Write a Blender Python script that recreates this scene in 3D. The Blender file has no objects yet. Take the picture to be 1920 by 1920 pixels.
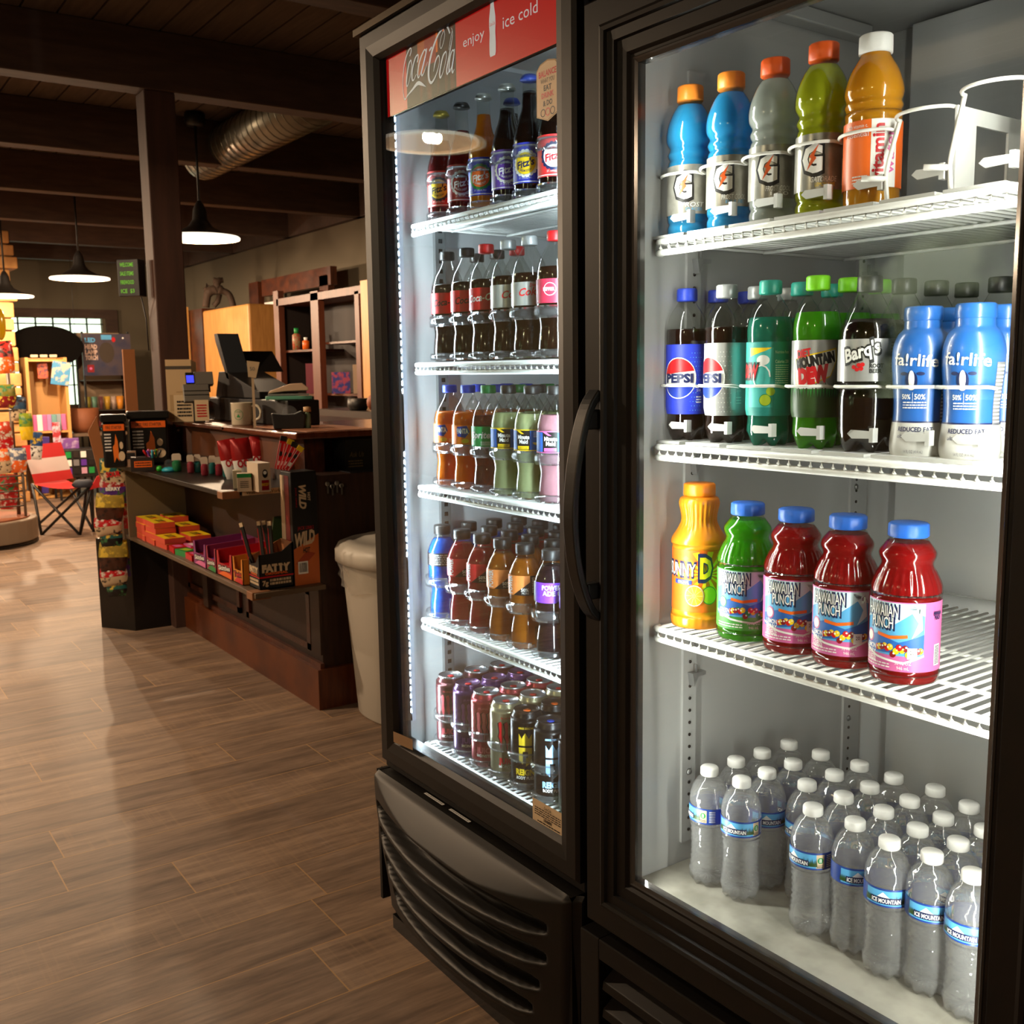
import bpy, math, random
from mathutils import Matrix, Vector
from mathutils.geometry import tessellate_polygon
S = bpy.context.scene
C = S.collection
random.seed(7)
PI = math.pi
# ---------------------------------------------------------------- camera
H = 1.22
MR = ((0.57209229, 0.82008326, -0.01318559), (-0.10514785, 0.08927609, 0.99044117), (-0.81342138, 0.56523732, -0.13730416))
cd = bpy.data.cameras.new('camera')
cam = bpy.data.objects.new('camera', cd)
C.objects.link(cam)
r_, u_, f_ = MR
cam.matrix_world = Matrix(((r_[0], u_[0], -f_[0], 0), (r_[1], u_[1], -f_[1], 0), (r_[2], u_[2], -f_[2], H), (0, 0, 0, 1)))
cd.sensor_width = 36
cd.lens = 36
cd.clip_start = 0.02
cd.dof.use_dof = True
cd.dof.focus_distance = 1.55
cd.dof.aperture_fstop = 15
S.camera = cam
# ---------------------------------------------------------------- world, exposure
w = bpy.data.worlds.new('world')
S.world = w
w.use_nodes = True
w.node_tree.nodes['Background'].inputs[0].default_value = (1.0, 0.8, 0.6, 1)
w.node_tree.nodes['Background'].inputs[1].default_value = 0.05
vs = S.view_settings
vs.view_transform = 'Standard'
vs.look = 'None'
vs.exposure = 0.0
vs.gamma = 1.0
vs.use_curve_mapping = False
cy = S.cycles
cy.max_bounces = 12
cy.diffuse_bounces = 3
cy.glossy_bounces = 4
cy.transmission_bounces = 8
cy.transparent_max_bounces = 28
cy.caustics_reflective = False
cy.caustics_refractive = False
cy.sample_clamp_indirect = 3.0
cy.use_denoising = True
KEY = dict(pendant=190.0, bulb=160.0, led_l=34.0, led_r=12.0, sky=9.0)
# room lamps: unseen pendants added for dim warm fill are built with pend() below


def ray(x, y):
    a, b = (x - 960) / 1920.0, -(y - 960) / 1920.0
    return Vector([a * MR[0][i] + b * MR[1][i] + MR[2][i] for i in range(3)])


def P(x, y, X=None, Y=None, Z=None):
    v = ray(x, y)
    t = (Z - H) / v[2] if Z is not None else (Y / v[1] if Y is not None else X / v[0])
    return Vector((0, 0, H)) + v * t


# ---------------------------------------------------------------- materials
MATS = {}


def srgb(c):
    if isinstance(c, str):
        c = tuple(int(c[i:i + 2], 16) / 255.0 for i in (0, 2, 4))
    return tuple((x / 12.92 if x <= 0.04045 else ((x + 0.055) / 1.055) ** 2.4) for x in c)


def mat(name, col='808080', rough=0.5, metal=0.0, spec=0.5, coat=0.0, emit=0.0, trl=0.0, bump=None, alpha=None, noise=None):
    if name in MATS:
        return MATS[name]
    m = bpy.data.materials.new(name)
    MATS[name] = m
    m.use_nodes = True
    nt = m.node_tree
    N, L = nt.nodes, nt.links
    b = N['Principled BSDF']
    c = srgb(col)
    b.inputs['Base Color'].default_value = (*c, 1)
    b.inputs['Roughness'].default_value = rough
    b.inputs['Metallic'].default_value = metal
    b.inputs['Specular IOR Level'].default_value = spec
    b.inputs['Coat Weight'].default_value = coat
    b.inputs['Coat Roughness'].default_value = 0.05
    if emit:
        b.inputs['Emission Color'].default_value = (*c, 1)
        b.inputs['Emission Strength'].default_value = emit
    tc = N.new('ShaderNodeTexCoord') if (bump or noise) else None
    if noise:   # (scale, colour2, low, high, (sx,sy,sz))
        mp = N.new('ShaderNodeMapping')
        mp.inputs['Scale'].default_value = noise[4]
        nz = N.new('ShaderNodeTexNoise')
        nz.inputs['Scale'].default_value = noise[0]
        nz.inputs['Detail'].default_value = 5
        rp = N.new('ShaderNodeValToRGB')
        rp.color_ramp.elements[0].position = noise[2]
        rp.color_ramp.elements[1].position = noise[3]
        rp.color_ramp.elements[0].color = (*c, 1)
        rp.color_ramp.elements[1].color = (*srgb(noise[1]), 1)
        L.new(tc.outputs['Object'], mp.inputs[0])
        L.new(mp.outputs[0], nz.inputs[0])
        L.new(nz.outputs[0], rp.inputs[0])
        L.new(rp.outputs[0], b.inputs['Base Color'])
    if bump:    # (scale, strength, (sx,sy,sz))
        mp2 = N.new('ShaderNodeMapping')
        mp2.inputs['Scale'].default_value = bump[2]
        n2 = N.new('ShaderNodeTexNoise')
        n2.inputs['Scale'].default_value = bump[0]
        bp = N.new('ShaderNodeBump')
        bp.inputs['Strength'].default_value = bump[1]
        bp.inputs['Distance'].default_value = 0.01
        L.new(tc.outputs['Object'], mp2.inputs[0])
        L.new(mp2.outputs[0], n2.inputs[0])
        L.new(n2.outputs[0], bp.inputs['Height'])
        L.new(bp.outputs[0], b.inputs['Normal'])
    if trl:
        t = N.new('ShaderNodeBsdfTranslucent')
        t.inputs[0].default_value = (*c, 1)
        mx = N.new('ShaderNodeMixShader')
        mx.inputs[0].default_value = trl
        o = N['Material Output']
        L.new(b.outputs[0], mx.inputs[1])
        L.new(t.outputs[0], mx.inputs[2])
        L.new(mx.outputs[0], o.inputs[0])
    return m


def thin(name, tint='ffffff', ior=1.45, rough=0.02, body=0.0, bcol='ffffff', refr=0.0, rior=1.33, bump=0):
    """clear thin material: transparent + fresnel gloss, with optional cloudy body or refraction"""
    if name in MATS:
        return MATS[name]
    m = bpy.data.materials.new(name)
    MATS[name] = m
    m.use_nodes = True
    nt = m.node_tree
    N, L = nt.nodes, nt.links
    N.remove(N['Principled BSDF'])
    o = N['Material Output']
    tr = N.new('ShaderNodeBsdfTransparent')
    tr.inputs[0].default_value = (*srgb(tint), 1)
    base = tr
    if bump:
        tc = N.new('ShaderNodeTexCoord')
        nz = N.new('ShaderNodeTexNoise')
        nz.inputs['Scale'].default_value = 55
        nz.inputs['Detail'].default_value = 1
        bp = N.new('ShaderNodeBump')
        bp.inputs['Strength'].default_value = bump
        bp.inputs['Distance'].default_value = 0.004
        L.new(tc.outputs['Object'], nz.inputs[0])
        L.new(nz.outputs[0], bp.inputs['Height'])
    if refr:
        rf = N.new('ShaderNodeBsdfRefraction')
        rf.inputs['Color'].default_value = (*srgb(tint), 1)
        rf.inputs['IOR'].default_value = rior
        rf.inputs['Roughness'].default_value = 0.02
        if bump:
            L.new(bp.outputs[0], rf.inputs['Normal'])
        m0 = N.new('ShaderNodeMixShader')
        m0.inputs[0].default_value = refr
        L.new(tr.outputs[0], m0.inputs[1])
        L.new(rf.outputs[0], m0.inputs[2])
        base = m0
    if body:
        d = N.new('ShaderNodeBsdfDiffuse')
        d.inputs[0].default_value = (*srgb(bcol), 1)
        t2 = N.new('ShaderNodeBsdfTranslucent')
        t2.inputs[0].default_value = (*srgb(bcol), 1)
        mm = N.new('ShaderNodeMixShader')
        L.new(d.outputs[0], mm.inputs[1])
        L.new(t2.outputs[0], mm.inputs[2])
        m1 = N.new('ShaderNodeMixShader')
        m1.inputs[0].default_value = body
        L.new(base.outputs[0], m1.inputs[1])
        L.new(mm.outputs[0], m1.inputs[2])
        base = m1
    g = N.new('ShaderNodeBsdfGlossy')
    g.inputs['Roughness'].default_value = rough
    if bump:
        L.new(bp.outputs[0], g.inputs['Normal'])
    fr = N.new('ShaderNodeFresnel')
    fr.inputs[0].default_value = ior
    geo = N.new('ShaderNodeNewGeometry')
    # same fresnel from both sides of a thin sheet
    iv = N.new('ShaderNodeMath')
    iv.operation = 'MULTIPLY_ADD'
    iv.inputs[1].default_value = 1.0 / ior - ior
    iv.inputs[2].default_value = ior
    L.new(geo.outputs['Backfacing'], iv.inputs[0])
    # Fresnel already inverts the IOR on back faces, so feed 1/ior there
    L.new(iv.outputs[0], fr.inputs[0])
    mx = N.new('ShaderNodeMixShader')
    L.new(fr.outputs[0], mx.inputs[0])
    L.new(base.outputs[0], mx.inputs[1])
    L.new(g.outputs[0], mx.inputs[2])
    L.new(mx.outputs[0], o.inputs[0])
    return m


# ---------------------------------------------------------------- mesh building
class MB:
    def __init__(s):
        s.v, s.f, s.m, s.mats, s.sm = [], [], [], [], []

    def mi(s, m):
        if m not in s.mats:
            s.mats.append(m)
        return s.mats.index(m)

    def add(s, vs, fs, m, T=None, smooth=False):
        k = len(s.v)
        for v in vs:
            v = Vector(v)
            s.v.append(tuple(T @ v) if T else tuple(v))
        i = s.mi(m)
        for f in fs:
            s.f.append(tuple(k + a for a in f))
            s.m.append(i)
            s.sm.append(smooth)
        return s

    def box(s, x0, y0, z0, x1, y1, z1, m, T=None):
        vs = [(x0, y0, z0), (x1, y0, z0), (x1, y1, z0), (x0, y1, z0), (x0, y0, z1), (x1, y0, z1), (x1, y1, z1), (x0, y1, z1)]
        return s.add(vs, [(0, 3, 2, 1), (4, 5, 6, 7), (0, 1, 5, 4), (1, 2, 6, 5), (2, 3, 7, 6), (3, 0, 4, 7)], m, T)

    def lathe(s, prof, m, seg=28, T=None, fn=None, cap=True, smooth=True):
        vs, fs = [], []
        n = len(prof)
        for j in range(seg):
            a = 2 * PI * j / seg
            for r, z in prof:
                if fn:
                    r, z = fn(r, z, a)
                vs.append((r * math.cos(a), r * math.sin(a), z))
        for j in range(seg):
            k = (j + 1) % seg
            for i in range(n - 1):
                fs.append((j * n + i, k * n + i, k * n + i + 1, j * n + i + 1))
        if cap:
            if prof[0][0] > 1e-5:
                fs.append(tuple(j * n for j in range(seg))[::-1])
            if prof[-1][0] > 1e-5:
                fs.append(tuple(j * n + n - 1 for j in range(seg)))
        return s.add(vs, fs, m, T, smooth)

    def tube(s, pts, r, m, seg=8, T=None, closed=False, smooth=True):
        pts = [Vector(p) for p in pts]
        vs, fs = [], []
        n = len(pts)
        up = None
        for i, p in enumerate(pts):
            if closed:
                d = pts[(i + 1) % n] - pts[i - 1]
            else:
                d = pts[min(i + 1, n - 1)] - pts[max(i - 1, 0)]
            d.normalize()
            if up is None:
                up = Vector((0, 0, 1)) if abs(d.z) < 0.9 else Vector((1, 0, 0))
            a = d.cross(up)
            if a.length < 1e-4:
                a = d.orthogonal()
            a.normalize()
            b = a.cross(d)
            rr = r[i] if isinstance(r, (list, tuple)) else r
            for k in range(seg):
                t = 2 * PI * k / seg
                vs.append(p + (a * math.cos(t) + b * math.sin(t)) * rr)
        for i in range(n if closed else n - 1):
            j = (i + 1) % n
            for k in range(seg):
                l = (k + 1) % seg
                fs.append((i * seg + k, i * seg + l, j * seg + l, j * seg + k))
        if not closed:
            fs.append(tuple(range(seg))[::-1])
            fs.append(tuple((n - 1) * seg + k for k in range(seg)))
        return s.add(vs, fs, m, T, smooth)

    def prism(s, pts, axis, a, b, m, T=None):
        """extrude a 2D outline along an axis between a and b"""
        n = len(pts)

        def mk(p, t):
            return {'x': (t, p[0], p[1]), 'y': (p[0], t, p[1]), 'z': (p[0], p[1], t)}[axis]
        vs = [mk(p, a) for p in pts] + [mk(p, b) for p in pts]
        fs = [tuple(range(n)), tuple(range(2 * n - 1, n - 1, -1))]
        fs += [(i, n + i, n + (i + 1) % n, (i + 1) % n) for i in range(n)]
        return s.add(vs, fs, m, T)

    def obj(s, name, parent=None, loc=None, rz=0.0, bevel=0.0, fixn=True):
        me = bpy.data.meshes.new(name)
        me.from_pydata(s.v, [], s.f)
        for m in s.mats:
            me.materials.append(m)
        me.polygons.foreach_set('material_index', s.m)
        me.polygons.foreach_set('use_smooth', s.sm)
        me.update()
        o = bpy.data.objects.new(name, me)
        C.objects.link(o)
        if parent:
            o.parent = parent
        if loc is not None:
            o.location = loc
        o.rotation_euler = (0, 0, rz)
        if bevel:
            b = o.modifiers.new('bevel', 'BEVEL')
            b.width = bevel
            b.segments = 2
            b.limit_method = 'ANGLE'
            b.angle_limit = 0.7
        return o


def tag(o, label, cat, group=None, kind=None):
    if label:
        o['label'] = label
    if cat:
        o['category'] = cat
    if group:
        o['group'] = group
    if kind:
        o['kind'] = kind
    return o


def thing(name, label, cat, loc=(0, 0, 0), rz=0.0, group=None):
    o = bpy.data.objects.new(name, None)
    o.empty_display_size = 0.05
    C.objects.link(o)
    o.location = loc
    o.rotation_euler = (0, 0, rz)
    return tag(o, label, cat, group)


def struct(o):
    o['kind'] = 'structure'
    return o


def dup(root, loc, rz, label, group=None):
    r = root.copy()
    C.objects.link(r)
    r.location = loc
    r.rotation_euler = (0, 0, rz)
    r['label'] = label
    if group:
        r['group'] = group
    for ch in list(root.children):
        c = ch.copy()
        C.objects.link(c)
        c.parent = r
        for g in list(ch.children):
            d = g.copy()
            C.objects.link(d)
            d.parent = c
    return r


def cr(pts, n=4):
    """catmull-rom through (r,z) points"""
    out = []
    for i in range(len(pts) - 1):
        p0, p1, p2, p3 = pts[max(i - 1, 0)], pts[i], pts[i + 1], pts[min(i + 2, len(pts) - 1)]
        for k in range(n):
            t = k / n
            out.append(tuple(0.5 * (2 * p1[j] + (p2[j] - p0[j]) * t + (2 * p0[j] - 5 * p1[j] + 4 * p2[j] - p3[j]) * t * t
                                    + (3 * p1[j] - p0[j] - 3 * p2[j] + p3[j]) * t ** 3) for j in range(len(p1))))
    out.append(tuple(pts[-1]))
    return out


# ---------------------------------------------------------------- printed matter
_T = {}


def glyphs(txt, bold, shear):
    k = (txt, bold, shear)
    if k not in _T:
        c = bpy.data.curves.new('t', 'FONT')
        c.body = txt
        c.size = 1
        c.offset = bold
        c.shear = shear
        c.resolution_u = 2
        c.align_x = 'CENTER'
        o = bpy.data.objects.new('t', c)
        C.objects.link(o)
        me = bpy.data.meshes.new_from_object(o)
        me.calc_loop_triangles()
        tr = [[(me.vertices[i].co.x, me.vertices[i].co.y) for i in t.vertices] for t in me.loop_triangles]
        bpy.data.objects.remove(o)
        bpy.data.curves.remove(c)
        bpy.data.meshes.remove(me)
        xs = [p[0] for t in tr for p in t] or [0, 1]
        _T[k] = (tr, min(xs), max(xs))
    return _T[k]


def half(poly, ax, v, keep_gt):
    out = []
    n = len(poly)
    for i in range(n):
        a, b = poly[i], poly[(i + 1) % n]
        ia = (a[ax] >= v) if keep_gt else (a[ax] <= v)
        ib = (b[ax] >= v) if keep_gt else (b[ax] <= v)
        if ia:
            out.append(a)
        if ia != ib:
            t = (v - a[ax]) / (b[ax] - a[ax])
            q = [a[0] + (b[0] - a[0]) * t, a[1] + (b[1] - a[1]) * t]
            q[ax] = v
            out.append(tuple(q))
    return out


def strips(poly, ax, d):
    lo, hi = min(p[ax] for p in poly), max(p[ax] for p in poly)
    k0, k1 = math.floor(lo / d + 1e-6), math.ceil(hi / d - 1e-6)
    if k1 - k0 <= 1:
        return [poly]
    out = []
    for k in range(k0, k1):
        q = half(half(poly, ax, k * d, True), ax, (k + 1) * d, False)
        if len(q) > 2:
            out.append(q)
    return out


class Art:
    """flat printed artwork in (s,z) metres; wrapped on a round body or laid on a flat face"""
    def __init__(s):
        s.p = []

    def poly(s, pts, m, ly=1):
        if len(pts) > 4:
            for t in tessellate_polygon([[Vector((p[0], p[1], 0)) for p in pts]]):
                s.p.append(([tuple(pts[i]) for i in t], m, ly))
        else:
            s.p.append(([tuple(p) for p in pts], m, ly))
        return s

    def rect(s, x0, z0, x1, z1, m, ly=1):
        return s.poly([(x0, z0), (x1, z0), (x1, z1), (x0, z1)], m, ly)

    def ell(s, cx, cz, rx, rz, m, ly=1, n=20, a0=0, a1=2 * PI):
        pts = [(cx + rx * math.cos(a0 + (a1 - a0) * i / n), cz + rz * math.sin(a0 + (a1 - a0) * i / n)) for i in range(n + (a1 - a0 < 6))]
        return s.poly(pts, m, ly)

    def text(s, t, cx, cz, h, m, ly=2, bold=0.0, shear=0.0, rot=0.0, w=None, curve=0.0):
        tr, x0, x1 = glyphs(t, bold, shear)
        k = h / 0.7
        kx = (w / (x1 - x0)) if w else k
        c, sn = math.cos(rot), math.sin(rot)
        for q in tr:
            o = []
            for x, y in q:
                X, Y = (x - (x0 + x1) / 2) * kx, (y - 0.35) * k
                Y -= curve * X * X
                o.append((cx + X * c - Y * sn, cz + X * sn + Y * c))
            s.p.append((o, m, ly))
        return s

    def rib(s, pts, wd, m, ly=2):
        n = len(pts)
        L, R = [], []
        for i in range(n):
            a, b = pts[max(i - 1, 0)], pts[min(i + 1, n - 1)]
            dx, dy = b[0] - a[0], b[1] - a[1]
            l = math.hypot(dx, dy) or 1
            ww = (wd[i] if isinstance(wd, (list, tuple)) else wd) / 2
            L.append((pts[i][0] - dy / l * ww, pts[i][1] + dx / l * ww))
            R.append((pts[i][0] + dy / l * ww, pts[i][1] - dx / l * ww))
        for i in range(n - 1):
            s.p.append(([L[i], R[i], R[i + 1], L[i + 1]], m, ly))
        return s

    def lines(s, x0, z0, x1, z1, n, m, ly=2, fill=0.45, seed=1):
        """small print: n rows of short bars"""
        rd = random.Random(seed)
        dz = (z1 - z0) / n
        for i in range(n):
            x = x0
            z = z0 + dz * (i + 0.3)
            while x < x1:
                l = rd.uniform(0.04, 0.16) * (x1 - x0)
                s.rect(x, z, min(x + l, x1), z + dz * fill, m, ly)
                x += l + (x1 - x0) * 0.025
        return s

    def bars(s, x0, z0, x1, z1, m, ly=2, seed=2):
        """bar code"""
        rd = random.Random(seed)
        x = x0
        while x < x1:
            l = (x1 - x0) * rd.choice((0.018, 0.03, 0.045))
            s.rect(x, z0, min(x + l, x1), z1, m, ly)
            x += l + (x1 - x0) * rd.choice((0.018, 0.03, 0.04))
        return s

    def wrap(s, mb, rf, rref, ds=0.0035, dz=None, e=0.0004, step=0.0002):
        """onto a round body; s=0 faces local -Y, +s runs to local +X"""
        idx = {}
        vs, fs, ms = [], [], []
        for poly, m, ly in s.p:
            for q in strips(poly, 0, ds):
                for q2 in (strips(q, 1, dz) if dz else [q]):
                    f = []
                    for x, z in q2:
                        key = (round(x, 5), round(z, 5), ly)
                        if key not in idx:
                            r = rf(z)
                            a = x / rref
                            rr = r + e + ly * step
                            idx[key] = len(vs)
                            vs.append((rr * math.sin(a), -rr * math.cos(a), z))
                        f.append(idx[key])
                    f2 = []
                    for a in f:
                        if a not in f2:
                            f2.append(a)
                    if len(f2) > 2:
                        fs.append(f2)
                        ms.append(m)
        for m in dict.fromkeys(ms):
            i = mb.mi(m)
            k = len(mb.v)
            use = sorted({a for f, mm in zip(fs, ms) if mm is m for a in f})
            mp = {a: k + j for j, a in enumerate(use)}
            mb.v += [vs[a] for a in use]
            for f, mm in zip(fs, ms):
                if mm is m:
                    mb.f.append(tuple(mp[a] for a in f))
                    mb.m.append(i)
                    mb.sm.append(True)
        return mb

    def flat(s, mb, o, u, v, step=0.0003, e=0.0004):
        """origin o, unit axes u (right) and v (up); lifted along u x v"""
        o, u, v = Vector(o), Vector(u), Vector(v)
        n = u.cross(v).normalized()
        for poly, m, ly in s.p:
            k = len(mb.v)
            for x, z in poly:
                mb.v.append(tuple(o + u * x + v * z + n * (e + ly * step)))
            mb.f.append(tuple(range(k, k + len(poly))))
            mb.m.append(mb.mi(m))
            mb.sm.append(False)
        return mb


def interp(prof):
    def f(z):
        pr = prof
        for i in range(len(pr) - 1):
            (r0, z0), (r1, z1) = pr[i], pr[i + 1]
            if z0 <= z <= z1 and z1 > z0:
                return r0 + (r1 - r0) * (z - z0) / (z1 - z0)
        return pr[-1][0]
    return f
# ---------------------------------------------------------------- palette
BLK = mat('black_plastic', '110e0b', 0.46, spec=0.32, bump=(900, 0.03, (1, 1, 1)))
BLKM = mat('black_painted_metal', '110e0c', 0.46, spec=0.26)
GASK = mat('black_gasket', '0d0c0c', 0.25)
WHT = mat('white_plastic', 'e9e7e0', 0.4)
LIN = mat('cooler_liner', 'c9cacb', 0.32, bump=(500, 0.03, (1, 1, 1)))
LINR = mat('grey_cooler_liner', 'a3a3a1', 0.35)
WIRE = mat('white_coated_wire', 'eeeee9', 0.35)
STEEL = mat('steel', 'b9b9b5', 0.35, 0.9, noise=(6, '8d8d88', 0.3, 0.7, (1, 1, 1)))
ZINC = mat('zinc', '9c9d9d', 0.35, 0.8)
PANE = thin('door_glass', 'f7fbf9', 1.45, 0.0)
CLEAR = thin('clear_plastic', 'f4f6f8', 1.5, 0.05, body=0.04)
PETM = thin('clear_bottle', 'f5f6f4', 1.5, 0.05)
LED = mat('led_white', 'dfe9ff', emit=KEY['led_l'])
LEDR = mat('led_neutral', 'fff6e6', emit=KEY['led_r'])
W0, K0 = mat('print_white', 'f2f0ea', 0.45), mat('print_black', '151313', 0.45)
RED, YEL, BLU, GRN = mat('print_red', 'c8141d', 0.4), mat('print_yellow', 'f3cd1d', 0.4), mat('print_blue', '1b3aa8', 0.4), mat('print_green', '1c8a43', 0.4)
SIL, GRY, ORG, PNK = mat('print_silver', 'b8b8b6', 0.3, 0.5), mat('print_grey', '77777a', 0.5), mat('print_orange', 'ee6a1c', 0.4), mat('print_pink', 'd96aa5', 0.4)
PUR, BRN, TAN, NVY = mat('print_purple', '5c2f9c', 0.4), mat('print_brown', '4a2618', 0.5), mat('print_tan', 'd6bd9a', 0.5), mat('print_navy', '14204e', 0.4)
LBL, DRD, CYN = mat('print_light_blue', '5aa9dc', 0.4), mat('print_dark_red', '8c1218', 0.4), mat('print_cyan', '2b9fb5', 0.4)
CARD = mat('cardboard', 'a4683c', 0.8)
WOOD = mat('dark_stained_wood', '38180c', 0.35, noise=(9, '57280f', 0.35, 0.65, (1, 8, 1.4)), bump=(60, 0.15, (1, 12, 1)))
OAK = mat('light_oak', 'a87438', 0.5, noise=(7, 'c08a48', 0.3, 0.7, (6, 6, 0.8)))
PINE = mat('pine', 'cf9650', 0.5, noise=(6, 'deaa66', 0.3, 0.7, (6, 6, 0.7)))
BEAM = mat('dark_beam', '3d2a20', 0.75, noise=(5, '4d372a', 0.3, 0.7, (6, 1, 6)))

# ---------------------------------------------------------------- floor
def floor_mat():
    m = bpy.data.materials.new('wood_look_tile')
    m.use_nodes = True
    nt = m.node_tree
    N, L = nt.nodes, nt.links
    b = N['Principled BSDF']
    tc = N.new('ShaderNodeTexCoord')
    def mth(op, x, y=None, z=None):
        n = N.new('ShaderNodeMath')
        n.operation = op
        for i, v in enumerate((x, y, z)):
            if v is None:
                continue
            if isinstance(v, (int, float)):
                n.inputs[i].default_value = v
            else:
                L.new(v, n.inputs[i])
        return n.outputs[0]
    sp = N.new('ShaderNodeSeparateXYZ')
    L.new(tc.outputs['Object'], sp.inputs[0])
    u = mth('MULTIPLY_ADD', sp.outputs[0], 1 / 0.19, 1.742 / 0.19)
    row = mth('FLOOR', u)
    wn1 = N.new('ShaderNodeTexWhiteNoise')
    wn1.noise_dimensions = '1D'
    L.new(row, wn1.inputs['W'])
    v = mth('MULTIPLY_ADD', sp.outputs[1], 1 / 0.96, mth('MULTIPLY', wn1.outputs[0], 1.0))
    cb = N.new('ShaderNodeCombineXYZ')
    L.new(row, cb.inputs[0])
    L.new(mth('FLOOR', v), cb.inputs[1])
    wn2 = N.new('ShaderNodeTexWhiteNoise')
    L.new(cb.outputs[0], wn2.inputs[0])
    du = mth('ABSOLUTE', mth('SUBTRACT', mth('FRACT', u), 0.5))
    dv = mth('ABSOLUTE', mth('SUBTRACT', mth('FRACT', v), 0.5))
    mort = mth('MAXIMUM', mth('GREATER_THAN', du, 0.4925), mth('GREATER_THAN', dv, 0.4983))
    ad = N.new('ShaderNodeVectorMath')
    ad.operation = 'MULTIPLY_ADD'
    ad.inputs[1].default_value = (7.3, 3.1, 5.7)
    L.new(wn2.outputs['Color'], ad.inputs[0])
    L.new(tc.outputs['Object'], ad.inputs[2])
    sc = N.new('ShaderNodeMapping')
    sc.inputs['Scale'].default_value = (9, 0.9, 1)
    L.new(ad.outputs[0], sc.inputs[0])
    n1 = N.new('ShaderNodeTexNoise')
    n1.inputs['Scale'].default_value = 3.2
    n1.inputs['Detail'].default_value = 8
    n1.inputs['Roughness'].default_value = 0.62
    L.new(sc.outputs[0], n1.inputs[0])
    sc2 = N.new('ShaderNodeMapping')
    sc2.inputs['Scale'].default_value = (60, 9, 1)
    L.new(ad.outputs[0], sc2.inputs[0])
    n2 = N.new('ShaderNodeTexNoise')
    n2.inputs['Scale'].default_value = 2.2
    n2.inputs['Detail'].default_value = 6
    L.new(sc2.outputs[0], n2.inputs[0])
    r1 = N.new('ShaderNodeValToRGB')
    e = r1.color_ramp.elements
    e[0].position, e[1].position = 0.28, 0.72
    e[0].color, e[1].color = (*srgb('665346'), 1), (*srgb('a98f79'), 1)
    L.new(n1.outputs[0], r1.inputs[0])
    r2 = N.new('ShaderNodeValToRGB')
    e = r2.color_ramp.elements
    e[0].position, e[1].position = 0.3, 0.75
    e[0].color, e[1].color = (0.78, 0.77, 0.76, 1), (1.15, 1.14, 1.12, 1)
    L.new(n2.outputs[0], r2.inputs[0])
    m1 = N.new('ShaderNodeMix')
    m1.data_type = 'RGBA'
    m1.blend_type = 'MULTIPLY'
    m1.inputs[0].default_value = 0.8
    L.new(r1.outputs[0], m1.inputs[6])
    L.new(r2.outputs[0], m1.inputs[7])
    # plank to plank tone
    r3 = N.new('ShaderNodeValToRGB')
    e = r3.color_ramp.elements
    e[0].color, e[1].color = (0.66, 0.64, 0.64, 1), (1.12, 1.08, 1.02, 1)
    L.new(wn2.outputs['Value'], r3.inputs[0])
    m2 = N.new('ShaderNodeMix')
    m2.data_type = 'RGBA'
    m2.blend_type = 'MULTIPLY'
    m2.inputs[0].default_value = 0.9
    L.new(m1.outputs[2], m2.inputs[6])
    L.new(r3.outputs[0], m2.inputs[7])
    m3 = N.new('ShaderNodeMix')
    m3.data_type = 'RGBA'
    L.new(mort, m3.inputs[0])
    # cross-sawn marks on some planks
    sc3 = N.new('ShaderNodeMapping')
    sc3.inputs['Scale'].default_value = (3, 60, 1)
    L.new(ad.outputs[0], sc3.inputs[0])
    n3 = N.new('ShaderNodeTexNoise')
    n3.inputs['Scale'].default_value = 1.5
    n3.inputs['Detail'].default_value = 4
    L.new(sc3.outputs[0], n3.inputs[0])
    saw = mth('MULTIPLY', mth('GREATER_THAN', wn2.outputs['Value'], 0.62), mth('MULTIPLY', mth('SMOOTH_MIN', mth('MAXIMUM', mth('MULTIPLY_ADD', n3.outputs[0], 6.0, -3.1), 0.0), 1.0, 0.1), 0.2))
    m4 = N.new('ShaderNodeMix')
    m4.data_type = 'RGBA'
    L.new(saw, m4.inputs[0])
    L.new(m2.outputs[2], m4.inputs[6])
    m4.inputs[7].default_value = (*srgb('b08f6c'), 1)
    L.new(m4.outputs[2], m3.inputs[6])
    m3.inputs[7].default_value = (*srgb('b08a5e'), 1)
    L.new(m3.outputs[2], b.inputs['Base Color'])
    b.inputs['Roughness'].default_value = 0.55
    bp = N.new('ShaderNodeBump')
    bp.inputs['Strength'].default_value = 0.12
    bp.inputs['Distance'].default_value = 0.004
    L.new(n2.outputs[0], bp.inputs['Height'])
    L.new(bp.outputs[0], b.inputs['Normal'])
    return m


WALLM = mat('taupe_wall', '655a48', 0.85)
CEIL = mat('ceiling_planks', '463a30', 0.8, noise=(4, '5a4b3d', 0.3, 0.7, (1, 10, 1)))
XF, YB = -13.9, 4.05
struct(MB().box(XF - 0.1, -4.1, -0.05, 2.2, YB + 0.1, 0, floor_mat()).obj('floor', rz=-0.0))
cm = MB()
y = -4.0
while y < YB:      # ceiling boards run along X with dark gaps
    cm.box(XF, y, 2.76, 2.2, y + 0.135, 2.79, CEIL)
    y += 0.145
cm.box(XF, -4.1, 2.80, 2.2, YB + 0.1, 2.83, mat('ceiling_gap', '120d0a', 0.9))
struct(cm.obj('ceiling'))
struct(MB().box(XF, YB, 0, 2.2, YB + 0.1, 2.8, WALLM).obj('wall_back'))
struct(MB().box(2.1, -4.1, 0, 2.2, YB, 2.8, WALLM).obj('wall_right'))
wn = MB()     # wall behind the camera with a daylight window opening
wn.box(XF, -4.1, 0, -4.6, -4.0, 2.8, WALLM).box(-2.2, -4.1, 0, 2.2, -4.0, 2.8, WALLM)
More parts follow.
